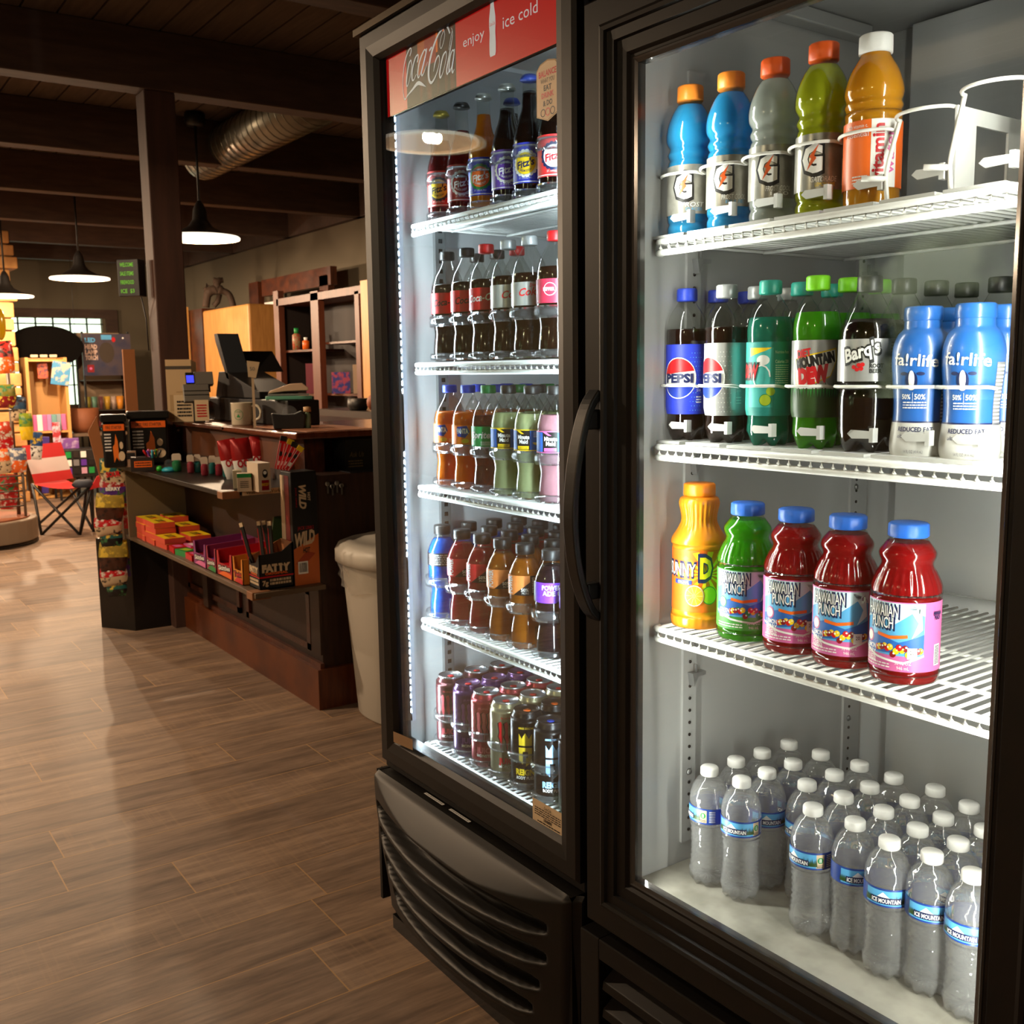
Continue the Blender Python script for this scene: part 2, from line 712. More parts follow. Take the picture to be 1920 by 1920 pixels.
wn.box(-4.6, -4.1, 0, -2.2, -4.0, 1.0, WALLM).box(-4.6, -4.1, 2.2, -2.2, -4.0, 2.8, WALLM)
struct(wn.obj('wall_front'))
SKYM = mat('daylight', 'dff0c8', emit=KEY['sky'])
LEAF = bpy.data.materials.new('daylit_trees')
LEAF.use_nodes = True
_n, _l = LEAF.node_tree.nodes, LEAF.node_tree.links
_nz = _n.new('ShaderNodeTexNoise')
_nz.inputs['Scale'].default_value = 5
_nz.inputs['Detail'].default_value = 6
_rp = _n.new('ShaderNodeValToRGB')
_rp.color_ramp.elements[0].position = 0.5
_rp.color_ramp.elements[1].position = 0.62
_rp.color_ramp.elements[0].color = (0.01, 0.03, 0.005, 1)
_rp.color_ramp.elements[1].color = (0.9, 1.0, 0.6, 1)
_l.new(_nz.outputs[0], _rp.inputs[0])
_b = _n['Principled BSDF']
_l.new(_rp.outputs[0], _b.inputs['Emission Color'])
_b.inputs['Base Color'].default_value = (0, 0, 0, 1)
_b.inputs['Emission Strength'].default_value = 2.0
tag(MB().box(-5.6, -6.0, -0.5, -1.2, -5.95, 3.2, LEAF).obj('tree_foliage'), 'sunlit leafy trees outside the window behind the camera', 'trees', kind='stuff')

# far wall with its window opening, X = XF
wy0, wy1, wz0, wz1 = 1.9, 3.32, 0.86, 1.94
wf = MB()
wf.box(XF - 0.1, -4.1, 0, XF, wy0, 2.8, WALLM).box(XF - 0.1, wy1, 0, XF, YB, 2.8, WALLM)
wf.box(XF - 0.1, wy0, 0, XF, wy1, wz0, WALLM).box(XF - 0.1, wy0, wz1, XF, wy1, 2.8, WALLM)
struct(wf.obj('wall_far'))
wroot = thing('window_1', None, None, (0, 0, 0))
wroot['kind'] = 'structure'
fr = MB()
fr.box(XF, wy0 - 0.12, wz1, XF + 0.05, 3.5, wz1 + 0.11, BEAM)
fr.box(XF, 3.36, wz0 - 0.1, XF + 0.05, 3.5, wz1, BEAM)
fr.box(XF, wy0 - 0.12, wz0 - 0.1, XF + 0.05, 3.5, wz0, BEAM)
fr.obj('window_frame', wroot)
mu = MB()
for i in range(7):
    yy = wy0 + 0.02 + i * 0.2
    mu.box(XF - 0.02, yy, wz0, XF + 0.02, yy + 0.018, wz1, GASK)
for z in (1.1, 1.34, 1.58, 1.86):
    mu.box(XF - 0.02, wy0, z, XF + 0.02, wy1, z + 0.014, GASK)
mu.obj('muntins', wroot)
MB().box(XF - 0.015, wy0, wz0, XF - 0.011, wy1, wz1, PANE).obj('glass_pane', wroot)
tag(MB().box(XF - 1.5, wy0 - 1, 0, XF - 1.45, wy1 + 1, 3, mat('bright_garden', 'e6f2d8', emit=2.6)).obj('daylight_sky'), 'bright overcast daylight outside the far window', 'sky', kind='structure')

# beams along Y, the post and braces
for i in range(8):
    x = -3.4 - 1.5 * i
    if x > XF:
        struct(MB().box(x - 0.13, -4.0, 2.5, x, YB, 2.76, BEAM).obj('beam' if not i else 'beam', bevel=0.006))
struct(MB().box(XF, YB - 0.06, 2.5, 2.1, YB, 2.76, BEAM).obj('trim_1'))
POSTM = mat('post_wood', '3a241b', 0.7, noise=(4, '4c2f24', 0.3, 0.7, (6, 6, 0.7)))
struct(MB().box(-5.05, 1.42, 0, -4.915, 1.56, 2.5, POSTM).obj('support_post', bevel=0.005))
for a, b in (((0, 10), (60, 75)), ((100, -10), (72, 70))):
    p, q = P(*a, X=-4.9), P(*b, X=-4.9)
tag(MB().tube([(-6.9, 2.35, 2.62), (-5.05, 2.35, 2.62)], 0.13, mat('galvanised_duct', '8e8a7c', 0.35, 0.8), 24).obj('air_duct'), 'round spiral metal air duct hung between the ceiling beams', 'duct')
dd = MB()
for i in range(22):
    dd.lathe([(0.1315, -0.004), (0.136, 0), (0.1315, 0.004)], mat('duct_seam', '6e6a5e', 0.4, 0.8), 24, Matrix.Translation((-6.85 + i * 0.083, 2.35, 2.62)) @ Matrix.Rotation(PI / 2, 4, 'Y'), cap=False)
o = dd.obj('seam_rib', bpy.data.objects['air_duct'])

# ---------------------------------------------------------------- pendants
PSH = mat('pendant_black', '1c1815', 0.45)
PIN = mat('pendant_inner', 'f6d9b4', 0.4, emit=0.7)
BULB = mat('bulb', 'ffd9a6', emit=KEY['bulb'])


def pendant(x, y, z, label, r=0.225, name='pendant_lamp'):
    t = thing(name, label, 'pendant lamp', (x, y, z), group='black pendant lamps with white-lined shades')
    pr = [(r, 0), (r * 0.97, 0.012), (r * 0.6, 0.035), (r * 0.32, 0.07), (r * 0.2, 0.11), (r * 0.17, 0.17), (r * 0.11, 0.2), (0.012, 0.22)]
    MB().lathe(pr, PSH, 32, cap=False).obj('shade', t)
    MB().lathe([(r + 0.001, -0.006), (r * 0.985, 0.006), (r * 0.6, 0.031), (r * 0.3, 0.062), (0.01, 0.08)], PIN, 32, cap=False).obj('shade_lining', t)
    MB().lathe([(r * 0.97, -0.003), (r + 0.004, -0.006), (r + 0.006, 0.004), (r, 0.01)], mat('pendant_rim', 'fff0d8', 0.4, emit=1.6), 32, cap=False).obj('rim', t)
    MB().lathe([(0.0, 0.004), (0.014, 0.008), (0.02, 0.024), (0.015, 0.045), (0.011, 0.075)], BULB, 14).obj('bulb', t)
    MB().tube([(0, 0, 0.2), (0, 0, 2.7 - z)], 0.008, PSH, 8).obj('stem', t)
    MB().lathe([(0.05, 2.68 - z), (0.06, 2.7 - z), (0.06, 2.75 - z)], PSH, 16).obj('ceiling_rose', t)
    return t


pendant(-6.27, 2.10, 2.03, 'lit black pendant lamp just right of the wooden post')
pendant(-8.96, 1.99, 2.0, 'lit black pendant lamp left of the wooden post, before the far wall')
pendant(-10.2, 1.63, 1.93, 'lit black pendant lamp at the far left edge, above the stone pillar')
pendant(-4.19, -0.44, 2.25, 'lit pendant lamp seen only as a reflection in the left cooler door')
for x, y in ((-7.6, -1.2), (-1.4, -1.9), (-11.3, 0.4), (-8.0, 0.55), (1.0, -2.6)):  # pendants added out of view as warm fill
    pendant(x, y, 2.1, 'added pendant lamp for warm fill over the unseen shop floor')
for x, y, z, e in ((-6.27, 2.10, 2.03, 0.38), (-8.96, 1.99, 2.0, 0.7), (-10.2, 1.63, 1.93, 0.6), (-4.19, -0.44, 2.25, 2.1), (-7.6, -1.2, 2.1, 1.0), (-1.4, -1.9, 2.1, 0.3), (-11.3, 0.4, 2.1, 0.8), (-8.0, 0.55, 2.1, 0.6), (1.0, -2.6, 2.1, 0.25)):  # entries after the reflected lamp feed the added fill pendants
    ld = bpy.data.lights.new('pendant_light', 'POINT')
    ld.energy = KEY['pendant'] * e
    ld.color = (1.0, 0.73, 0.48)
    ld.shadow_soft_size = 0.026
    lo = bpy.data.objects.new('pendant_light', ld)
    C.objects.link(lo)
    lo.location = (x, y, z + (0.026 if z == 2.25 else -0.03))

# ---------------------------------------------------------------- coolers
def ring(mb, x0, z0, x1, z1, prof, m):
    """mitred frame: profile of (inset, y)"""
    vs, fs = [], []
    for ins, y in prof:
        vs += [(x0 + ins, y, z0 + ins), (x1 - ins, y, z0 + ins), (x1 - ins, y, z1 - ins), (x0 + ins, y, z1 - ins)]
    for i in range(len(prof) - 1):
        for k in range(4):
            l = (k + 1) % 4
            fs.append((i * 4 + k, i * 4 + l, i * 4 + 4 + l, i * 4 + 4 + k))
    mb.add(vs, fs, m)
    return mb


def shell(mb, x0, y0, z0, x1, y1, z1, m):
    """open-fronted liner, seen from inside"""
    vs = [(x0, y0, z0), (x1, y0, z0), (x1, y1, z0), (x0, y1, z0), (x0, y0, z1), (x1, y0, z1), (x1, y1, z1), (x0, y1, z1)]
    return mb.add(vs, [(0, 1, 2, 3), (7, 6, 5, 4), (1, 5, 6, 2), (2, 6, 7, 3), (3, 7, 4, 0)], m)


def cabinet(mb, ox0, oy0, oz0, ox1, oy1, oz1, ix0, iz0, ix1, iz1, m):
    mb.box(ox0, oy0, oz0, ix0, oy1, oz1, m).box(ix1, oy0, oz0, ox1, oy1, oz1, m)
    mb.box(ix0, oy0, oz0, ix1, oy1, iz0, m).box(ix0, oy0, iz1, ix1, oy1, oz1, m)
    mb.box(ix0, oy1 - 0.03, iz0, ix1, oy1, iz1, m)
    return mb


# left cooler, fronts on Y = 1.0
CL = thing('drinks_cooler', 'black glass-door drinks cooler with red header sign and curved grille', 'drinks cooler', (-1.96, 1.0, 0))
def LC(o):
    o.parent = CL
    o.location = -CL.location
    return o
LC(cabinet(MB(), -1.985, 1.05, 0.03, -1.268, 1.72, 1.925, -1.94, 0.355, -1.30, 1.88, BLKM).obj('cabinet'))
LC(shell(MB(), -1.938, 1.052, 0.358, -1.302, 1.60, 1.87, LIN).obj('liner'))
LC(MB().box(-1.975, 1.02, 0.345, -1.268, 1.05, 0.365, BLKM).obj('threshold'))
door = LC(ring(MB(), -1.962, 0.367, -1.262, 1.892, [(0, 1.045), (0, 1.006), (0.006, 1.0), (0.03, 1.0), (0.05, 1.006), (0.058, 1.016), (0.06, 1.045), (0, 1.045)], BLK).obj('door'))
MB().box(-1.905, 1.018, 0.425, -1.318, 1.022, 1.836, PANE).obj('glass_pane', door)
MB().box(-1.905, 1.036, 0.425, -1.318, 1.039, 1.836, PANE).obj('inner_glass_pane', door)
MB().box(-1.975, 0.995, 1.892, -1.262, 1.05, 1.905, mat('bronze_trim', '4a3d2c', 0.3, 0.7)).obj('top_trim', door)

# printed header behind the glass
HS = P(0, 0, Y=1.0)


def hp(x, y):      # point of the 9.6x crop of the header -> sign plane
    p = P(680 + x / 9.6, y / 9.6, Y=1.0235)
    return (p[0], p[2])


a = Art()
x0, x1 = -1.892, -1.31
a.rect(x0, 1.724, -1.812, 1.856, mat('sign_red', 'c80d14', 0.35, emit=0.35), 0)
a.rect(-1.632, 1.724, x1, 1.856, mat('sign_red', 'd0121b'), 0)
a.rect(-1.812, 1.724, -1.632, 1.856, mat('sign_brown', '3a1512', 0.4, emit=0.15, noise=(9, '8a2a18', 0.5, 0.8, (6, 1, 1))), 0)
SO = mat('sign_amber', 'b04a18', 0.4, emit=0.3)
a.rect(-1.768, 1.775, -1.742, 1.856, SO, 1).rect(-1.742, 1.785, -1.70, 1.856, mat('sign_deep_red', '9c2218', 0.4, emit=0.3), 1)
a.rect(-1.70, 1.80, -1.694, 1.856, mat('sign_orange', 'e06a20', 0.4, emit=0.4), 1).rect(-1.676, 1.83, -1.67, 1.856, mat('sign_orange'), 1)
SW = mat('sign_white', 'dcdce6', 0.4, emit=0.35)
px = 1 / 9.6 * 0.001 * 1.08
STR = [
    ([(840, 1010), (862, 930), (862, 870), (835, 880), (790, 980), (750, 1120), (728, 1280), (718, 1450), (722, 1650), (752, 1790), (800, 1720), (890, 1610), (980, 1500), (1050, 1510), (1130, 1560)], [22, 26, 20, 22, 26, 28, 24, 20, 18, 26, 22, 40, 62, 52, 6]),
    ([(860, 1075), (825, 1150), (795, 1320), (780, 1480), (792, 1555), (830, 1460), (862, 1300), (875, 1180), (860, 1075)], [20, 34, 36, 34, 20, 16, 16, 18, 20]),
    ([(975, 1120), (990, 1030), (985, 980), (940, 1040), (900, 1180), (880, 1320), (885, 1440), (915, 1430), (960, 1330)], [24, 28, 22, 34, 38, 38, 30, 18, 10]),
    ([(1130, 930), (1110, 890), (1060, 980), (1010, 1130), (985, 1290), (990, 1400), (1030, 1330), (1080, 1180), (1120, 1020)], [20, 24, 36, 38, 38, 26, 14, 14, 18]),
    ([(1145, 870), (1120, 1000), (1080, 1170), (1050, 1300), (1060, 1360), (1100, 1290), (1160, 1110)], [30, 34, 34, 34, 28, 18, 8]),
    ([(1190, 915), (1235, 845)], 36),
    ([(1450, 500), (1370, 590), (1300, 740), (1240, 920), (1200, 1100), (1178, 1280), (1185, 1420), (1225, 1490), (1290, 1400), (1350, 1230), (1375, 1090), (1362, 1000), (1325, 1040), (1290, 1150), (1268, 1290)], [24, 34, 46, 52, 56, 58, 54, 44, 30, 18, 16, 22, 30, 30, 8]),
    ([(1450, 520), (1468, 620), (1445, 760), (1405, 870), (1382, 820), (1400, 680), (1445, 560)], 13),
    ([(1440, 510), (1490, 465), (1530, 510), (1560, 600)], [26, 36, 34, 30]),
    ([(1490, 920), (1440, 1000), (1400, 1170), (1378, 1320), (1390, 1400), (1440, 1290), (1480, 1130), (1500, 1000), (1490, 920)], [20, 34, 38, 38, 26, 16, 16, 18, 20]),
    ([(1590, 500), (1610, 600), (1585, 800), (1540, 1040), (1505, 1250), (1515, 1335), (1560, 1240)], [10, 12, 22, 32, 36, 28, 10]),
    ([(1600, 560), (1570, 720), (1545, 900)], 12),
    ([(1632, 920), (1610, 900), (1570, 1000), (1548, 1160), (1550, 1290), (1590, 1210), (1625, 1080)], [18, 22, 32, 34, 30, 14, 14]),
    ([(1642, 880), (1625, 1050), (1600, 1220), (1610, 1310), (1640, 1240)], [26, 30, 32, 26, 12])]
for pts, wd in STR:
    q = cr([hp(*p) for p in pts], 4)
    if isinstance(wd, list):
        wl = [t[0] for t in cr([(v, 0) for v in wd], 4)]
    else:
        wl = [wd] * len(q)
    a.rib(q, [v * px for v in wl], SW, 2)

a.text('enjoy', -1.572, 1.793, 0.017, SW, 3, w=0.068)
a.text('ice cold', -1.433, 1.793, 0.0195, SW, 3, w=0.098)
bt = [(0.0035, 0.06), (0.0035, 0.045), (0.006, 0.028), (0.0095, 0.012), (0.0098, 0.0), (0.0085, -0.012), (0.0098, -0.03), (0.0095, -0.045), (0.0075, -0.05)]
a.poly([(-1.513 + x, 1.798 + z) for x, z in bt] + [(-1.513 - x, 1.798 + z) for x, z in reversed(bt)], SW, 3)
a.text('Coca-Cola', -1.513, 1.80, 0.006, mat('sign_red', ''), 4, shear=0.3, w=0.0165)
o = a.flat(MB(), (0, 1.0255, 0), (1, 0, 0), (0, 0, 1)).obj('header_sign', door)
MB().box(-1.905, 1.026, 1.723, -1.318, 1.034, 1.86, GASK).obj('header_backing', door)
# paper stickers on the glass
a = Art()
st = [(-0.03, -0.036), (0.0, -0.046), (0.03, -0.036), (0.03, 0.034), (0.02, 0.043), (0.0, 0.047), (-0.02, 0.043), (-0.03, 0.034)]
a.poly(st, mat('gold_rim', '9a7a3c', 0.4), 0).poly([(x * 0.94, z * 0.95) for x, z in st], TAN, 1)
for t, z, h, m_, w_ in (('BALANCE', 0.027, 0.009, RED, 0.046), ('WHAT YOU', 0.016, 0.007, K0, 0.036), ('EAT', 0.005, 0.008, K0, 0.02), ('DRINK', -0.006, 0.008, RED, 0.032), ('& DO', -0.018, 0.008, K0, 0.024)):
    a.text(t, 0, z, h, m_, 2, bold=0.0 if 'WHAT' in t else 0.03, w=w_)
for i, m_ in enumerate((K0, RED, K0)):
    cx = (i - 1) * 0.0125
    a.rib([(cx + 0.0055 * math.cos(t * 0.45), -0.032 + 0.0055 * math.sin(t * 0.45)) for t in range(15)], 0.0015, m_)
a.flat(MB(), (-1.348, 1.0165, 1.655), (1, 0, 0), (0, 0, 1)).obj('gold_sticker', door)['label'] = 'gold oval sticker reading balance what you eat, drink and do'
a = Art().rect(-0.045, -0.02, 0.045, 0.022, TAN, 0).text('Coca-Cola', 0, 0.014, 0.006, K0, 2, shear=0.3, w=0.02)
a.lines(-0.038, -0.006, 0.038, 0.01, 4, K0, 2).bars(-0.012, -0.012, 0.012, -0.006, K0).lines(-0.03, -0.018, 0.035, -0.013, 1, K0)
a.flat(MB(), (-1.365, 1.0165, 0.444), (1, 0, 0), (0, 0, 1)).obj('asset_sticker', door)['label'] = 'tan paper service sticker with barcode'
Art().rect(0, 0, 0.085, 0.024, mat('brown_tape', '8a6a48', 0.4), 0).flat(MB(), (-1.90, 1.0, 0.425), (1, 0, 0.08), (0, 0, 1)).obj('corner_tape', door)
# led strips inside the left and right door posts
OCT = [(math.cos(k * PI / 4) * 0.005, 0.0, math.sin(k * PI / 4) * 0.005) for k in range(8)]
for lo_, hi_ in ((0.48, 0.762), (0.828, 1.05), (1.175, 1.74)):
    for side in (0, 1):
        ls = MB()
        z = 0.482
        while z < hi_:
            if z > lo_:
                if side:
                    ls.add([(x * 0.84, y, q * 0.84) for x, y, q in OCT], [tuple(range(8))[::-1]], LED, Matrix.Translation((-1.333, 1.052, z)))
                else:
                    ls.add(OCT, [tuple(range(8))], LED, Matrix.Translation((-1.9105, 1.0505, z)) @ Matrix.Rotation(-0.9, 4, 'Z'))
            z += 0.0166
        LC(ls.obj('led_strip'))
LC(MB().box(-1.922, 1.051, 0.46, -1.906, 1.06, 1.74, mat('led_carrier', 'cfd6e6', 0.3)).box(-1.345, 1.043, 0.46, -1.32, 1.05, 1.74, GASK).obj('led_carrier'))
for x, rz, e in ((-1.90, 2.6, 1.0), (-1.335, -2.5, 1.2)):
    ld = bpy.data.lights.new('cooler_led_light', 'AREA')
    ld.shape = 'RECTANGLE'
    ld.size, ld.size_y = 0.012, 1.24
    ld.energy = 9.5 * e
    ld.color = (0.80, 0.87, 1.0)
    lo = bpy.data.objects.new('cooler_led_light', ld)
    C.objects.link(lo)
    lo.location = (x, 1.062, 1.0)
    d = Vector((-1.62 - x, 0.28, 0)).normalized()
    lo.rotation_euler = d.to_track_quat('-Z', 'Y').to_euler()
# pilasters, fan guard, ceiling lamp tray
pl = MB()
for yy in (1.15, 1.52):
    pl.box(-1.938, yy, 0.42, -1.928, yy + 0.025, 1.72, ZINC)
    for k in range(60):
        pl.box(-1.929, yy + 0.008, 0.44 + k * 0.021, -1.9275, yy + 0.017, 0.449 + k * 0.021, GASK)
LC(pl.obj('shelf_pilaster'))
fg = MB()
for r in (0.105, 0.08, 0.055, 0.03):
    fg.tube([(-1.50 + r * math.cos(t * PI / 12), 1.33 + r * math.sin(t * PI / 12), 1.80) for t in range(24)], 0.0022, WIRE, 6, closed=True)
for t in range(4):
    c_, s_ = math.cos(t * PI / 4), math.sin(t * PI / 4)
    fg.tube([(-1.50 - 0.105 * c_, 1.33 - 0.105 * s_, 1.80), (-1.50 + 0.105 * c_, 1.33 + 0.105 * s_, 1.80)], 0.002, WIRE, 6)
LC(fg.obj('fan_guard'))
LC(MB().box(-1.80, 1.12, 1.83, -1.36, 1.5, 1.869, WHT).obj('evaporator_cover', bevel=0.008))

# curved louvred grille
GX0, GX1, GZ0, GZ1 = -1.995, -1.268, 0.03, 0.338
nx, nz = 150, 120
vs, fs = [], []
slots = [(0.262, 0.0, 0.012, 0.93), (0.206, 0.0, 0.014, 0.93), (0.150, 0.02, 0.014, 0.91), (0.094, 0.06, 0.014, 0.88)]


def sst(a, b, x):
    t = max(0.0, min(1.0, (x - a) / (b - a)))
    return t * t * (3 - 2 * t)


for j in range(nz + 1):
    z = GZ0 + (GZ1 - GZ0) * j / nz
    for i in range(nx + 1):
        t = i / nx
        x = GX0 + (GX1 - GX0) * t
        B = 0.056 * max(0.0, 4 * t * (1 - t))
        h = max(0.0, GZ1 - z)
        x += 0.06 * sst(0.02, 0.31, h) * (1 - t) ** 2 - 0.01 * sst(0.02, 0.31, h) * t
        d = B * min(1.0, h / (0.006 + 0.95 * B)) ** 0.85 + 0.006 * sst(0, 0.01, h)
        d *= 1 - 0.4 * sst(0.16, 0.31, h)
        e = min(t, 1 - t) * (GX1 - GX0)
        d -= 0.02 * (1 - sst(0, 0.02, e)) + 0.012 * (1 - sst(0, 0.012, z - GZ0))
        for zc, t0, sag, t1 in slots:
            u = (t - 0.035 - t0) / (t1 - 0.035 - t0)
            if 0 < u < 1:
                zz = zc - sag * 4 * u * (1 - u) * 0.62 + 0.004
                hh = 0.006 + 0.011 * (4 * u * (1 - u)) ** 0.5
                q = (z - zz) / hh
                k = sst(-1.25, -0.75, q) * (1 - sst(0.5, 1.5, q)) * sst(0, 0.03, u) * sst(0, 0.03, 1 - u)
                d -= 0.034 * k
                d += 0.006 * math.exp(-((q + 1.6) / 0.5) ** 2) * sst(0, 0.08, u) * sst(0, 0.08, 1 - u)
        vs.append((x, 1.0 - d, z))
for j in range(nz):
    for i in range(nx):
        k = j * (nx + 1) + i
        fs.append((k, k + 1, k + nx + 2, k + nx + 1))
g = MB().add(vs, fs, BLK, smooth=True)
g.box(GX0 + 0.01, 1.0, GZ0, GX0 + 0.02, 1.06, GZ1, BLK).box(GX1 - 0.02, 1.0, GZ0, GX1 - 0.01, 1.06, GZ1, BLK)
g.box(GX0 + 0.01, 1.0, GZ1 - 0.008, GX1 - 0.01, 1.06, GZ1 - 0.001, BLK)
gr = LC(g.obj('grille'))
for xx in (-1.80, -1.70):
    Art().rect(0, -0.0035, 0.075, 0.0035, W0, 0).lines(0.004, -0.002, 0.07, 0.002, 1, GRY, 1).flat(MB(), (xx, 1.018, 0.3385), (1, 0, 0), (0, 1, 0)).obj('printed_strip', gr)
LC(MB().box(-1.95, 1.04, 0.0, -1.28, 1.70, 0.03, GASK).obj('plinth'))
LC(MB().box(-1.90, 0.985, 0.0, -1.30, 1.04, 0.032, GASK).obj('kick_plate'))

# right cooler: local frame rotated by RA about its front left corner
RA = 0.01655
RP = Vector((-1.228, 0.99, 0))
RM = Matrix.Translation(RP) @ Matrix.Rotation(RA, 4, 'Z') @ Matrix.Translation(-RP)
RI = RM.inverted()
CR_ = thing('drinks_cooler', 'black glass-door cooler on the right with grey interior and few bottles', 'drinks cooler', RP, RA)
def RC(o):
    o.parent = CR_
    o.location = -RP
    return o
def PR(x, y, Y=None, Z=None):
    """pixel -> right-cooler coordinates on local plane Y (or height Z)"""
    o, v = RI @ Vector((0, 0, H)), RI.to_3x3() @ ray(x, y)
    t = (Y - o[1]) / v[1] if Y is not None else (Z - H) / v[2]
    return o + v * t
RC(cabinet(MB(), -1.222, 1.03, 0.0, -0.43, 1.70, 1.95, -1.168, 0.395, -0.545, 1.80, BLKM).obj('cabinet'))
RC(shell(MB(), -1.165, 1.032, 0.40, -0.55, 1.62, 1.79, LINR).obj('liner'))
RC(MB().box(-1.164, 1.022, 0.398, -0.551, 1.618, 0.405, mat('cooler_floor', '8a867b', 0.28, 0.3, noise=(16, 'b2ada1', 0.35, 0.65, (1, 1, 1)))).obj('floor_plate'))
RC(MB().box(-1.164, 1.035, 1.765, -1.135, 1.55, 1.789, LINR).box(-1.078, 1.575, 0.41, -0.55, 1.615, 1.78, LINR).obj('duct_panel', bevel=0.003))
door = RC(ring(MB(), -1.228, 0.328, -0.47, 1.745, [(0, 1.022), (0, 0.994), (0.004, 0.99), (0.040, 0.99), (0.0405, 0.986), (0.045, 0.984), (0.05, 0.986), (0.052, 0.991), (0.066, 0.992), (0.068, 0.997), (0.086, 0.998), (0.09, 1.003), (0.1, 1.003), (0.102, 1.018), (0, 1.022)], BLKM).obj('door'))
ring(MB(), -1.228, 0.328, -0.47, 1.745, [(0.094, 1.002), (0.096, 1.0), (0.098, 1.002), (0.103, 1.004), (0.1035, 1.018)], mat('gasket_grey', '3b3836', 0.15)).obj('glazing_bead', door)
MB().box(-1.135, 1.006, 0.42, -0.56, 1.0095, 1.655, PANE).obj('glass_pane', door)
hd = MB()
hpth = [(-1.199, 0.985 - dy, z) for dy, z in ((-0.004, 1.185), (0.012, 1.165), (0.026, 1.13), (0.038, 1.08), (0.045, 1.02), (0.045, 0.98), (0.039, 0.93), (0.028, 0.89), (0.012, 0.855), (-0.004, 0.84))]
hpth = cr(hpth, 4)
vs, fs = [], []
for i, p in enumerate(hpth):
    q, r2 = hpth[max(i - 1, 0)], hpth[min(i + 1, len(hpth) - 1)]
    d = Vector((0, r2[1] - q[1], r2[2] - q[2])).normalized()
    n = Vector((0, d[2], -d[1])) * 0.006
    for sx, sn in ((-0.013, -1), (0.013, -1), (0.013, 1), (-0.013, 1)):
        vs.append((p[0] + sx, p[1] + n[1] * sn, p[2] + n[2] * sn))
for i in range(len(hpth) - 1):
    for k in range(4):
        l = (k + 1) % 4
        fs.append((i * 4 + k, i * 4 + l, i * 4 + 4 + l, i * 4 + 4 + k))
hd.add(vs, fs, BLK)
hd.box(-1.209, 0.965, 1.13, -1.189, 0.992, 1.16, BLK).box(-1.209, 0.965, 0.87, -1.189, 0.992, 0.895, BLK)
hd.obj('handle', door, bevel=0.003)
lp = MB()
lp.box(-1.236, 0.985, 0.03, -1.19, 1.02, 0.31, BLKM).box(-1.19, 0.985, 0.275, -0.44, 1.02, 0.31, BLKM).box(-1.19, 1.02, 0.03, -0.44, 1.03, 0.30, GASK)
for k in range(5):
    z = 0.235 - k * 0.048
    lp.prism([(0.988, z - 0.012), (0.99, z + 0.002), (1.018, z + 0.02), (1.02, z + 0.006), (1.0, z - 0.016)], 'x', -1.186, -0.44, BLKM)
RC(lp.obj('louvre_panel', bevel=0.002))
rp = MB()
for yy in (1.14, 1.565):
    rp.box(-1.165, yy, 0.44, -1.160, yy + 0.03, 1.66, LINR)
    for k in range(58):
        rp.lathe([(0.0028, 0), (0.0028, 0.0012)], GASK, 8, Matrix.Translation((-1.1598, yy + 0.015, 0.46 + k * 0.0205)) @ Matrix.Rotation(PI / 2, 4, 'Y'))
    for z in (0.56, 1.0, 1.51):
        rp.lathe([(0.006, 0), (0.004, 0.003), (0, 0.004)], ZINC, 10, Matrix.Translation((-1.1598, yy + 0.015, z)) @ Matrix.Rotation(PI / 2, 4, 'Y'))
RC(rp.obj('shelf_pilaster'))
for yy, z in ((1.15, 0.73), (1.15, 0.79), (1.15, 1.385), (1.575, 1.385), (1.15, 1.075), (1.575, 1.075)):
    cl = MB()
    cl.prism([(yy, z), (yy + 0.004, z - 0.022), (yy + 0.012, z - 0.008), (yy + 0.03, z - 0.006), (yy + 0.03, z)], 'x', -1.16, -1.148, ZINC)
    cl.box(-1.156, yy + 0.012, z, -1.152, yy + 0.015, z + 0.012, ZINC)
    RC(cl.obj('shelf_clip'))
a = Art().rect(0, 0, 0.07, 0.035, K0, 0)
star = [(0.014 + (0.013 if i % 2 == 0 else 0.0052) * math.sin(i * PI / 5), 0.018 + (0.013 if i % 2 == 0 else 0.0052) * math.cos(i * PI / 5)) for i in range(10)]
a.poly(star, LBL, 1).poly([(0.014 + (x - 0.014) * 0.6, 0.018 + (z - 0.018) * 0.6) for x, z in star], RED, 2)
a.text('TRUE REFRIGERATION', 0.046, 0.028, 0.0042, W0, w=0.044).text('INNOVATION', 0.047, 0.016, 0.0062, W0, bold=0.03, shear=0.2, w=0.044).text('IN THE USA', 0.042, 0.006, 0.0036, W0, w=0.022)
pm = a.flat(MB(), (-1.1645, 1.185, 1.56), (0, 1, 0), (0, 0, 1))
a = Art().rect(0, 0, 0.15, 0.085, W0, 0).text('true', 0.048, 0.07, 0.014, K0, shear=0.25, w=0.028).text('99496', 0.085, 0.066, 0.0075, K0, bold=0.02, w=0.026)
a.bars(0.072, 0.046, 0.12, 0.058, K0).lines(0.004, 0.05, 0.06, 0.058, 2, K0)
for z in (0.043, 0.033, 0.023, 0.013):
    a.rect(0.002, z, 0.148, z + 0.0008, K0, 2).text('115  60  1', 0.02, z - 0.005, 0.0032, K0)
a.flat(pm, (-1.1645, 1.187, 1.472), (0, 1, 0), (0, 0, 1))
a = Art().rect(0, 0, 0.038, 0.04, W0, 0)
for i, t in enumerate(('PROPERTY OF', 'MISSOURI DEPT. OF', 'NATURAL RESOURCES', 'No. 10078091')):
    a.text(t, 0.019, 0.035 - i * 0.006, 0.0028, K0, w=0.02 + 0.003 * min(i, 2))
a.bars(0.008, 0.003, 0.03, 0.011, K0)
a.flat(pm, (-1.1645, 1.10, 1.475), (0, 1, 0), (0, 0, 1))
RC(pm.obj('data_stickers'))
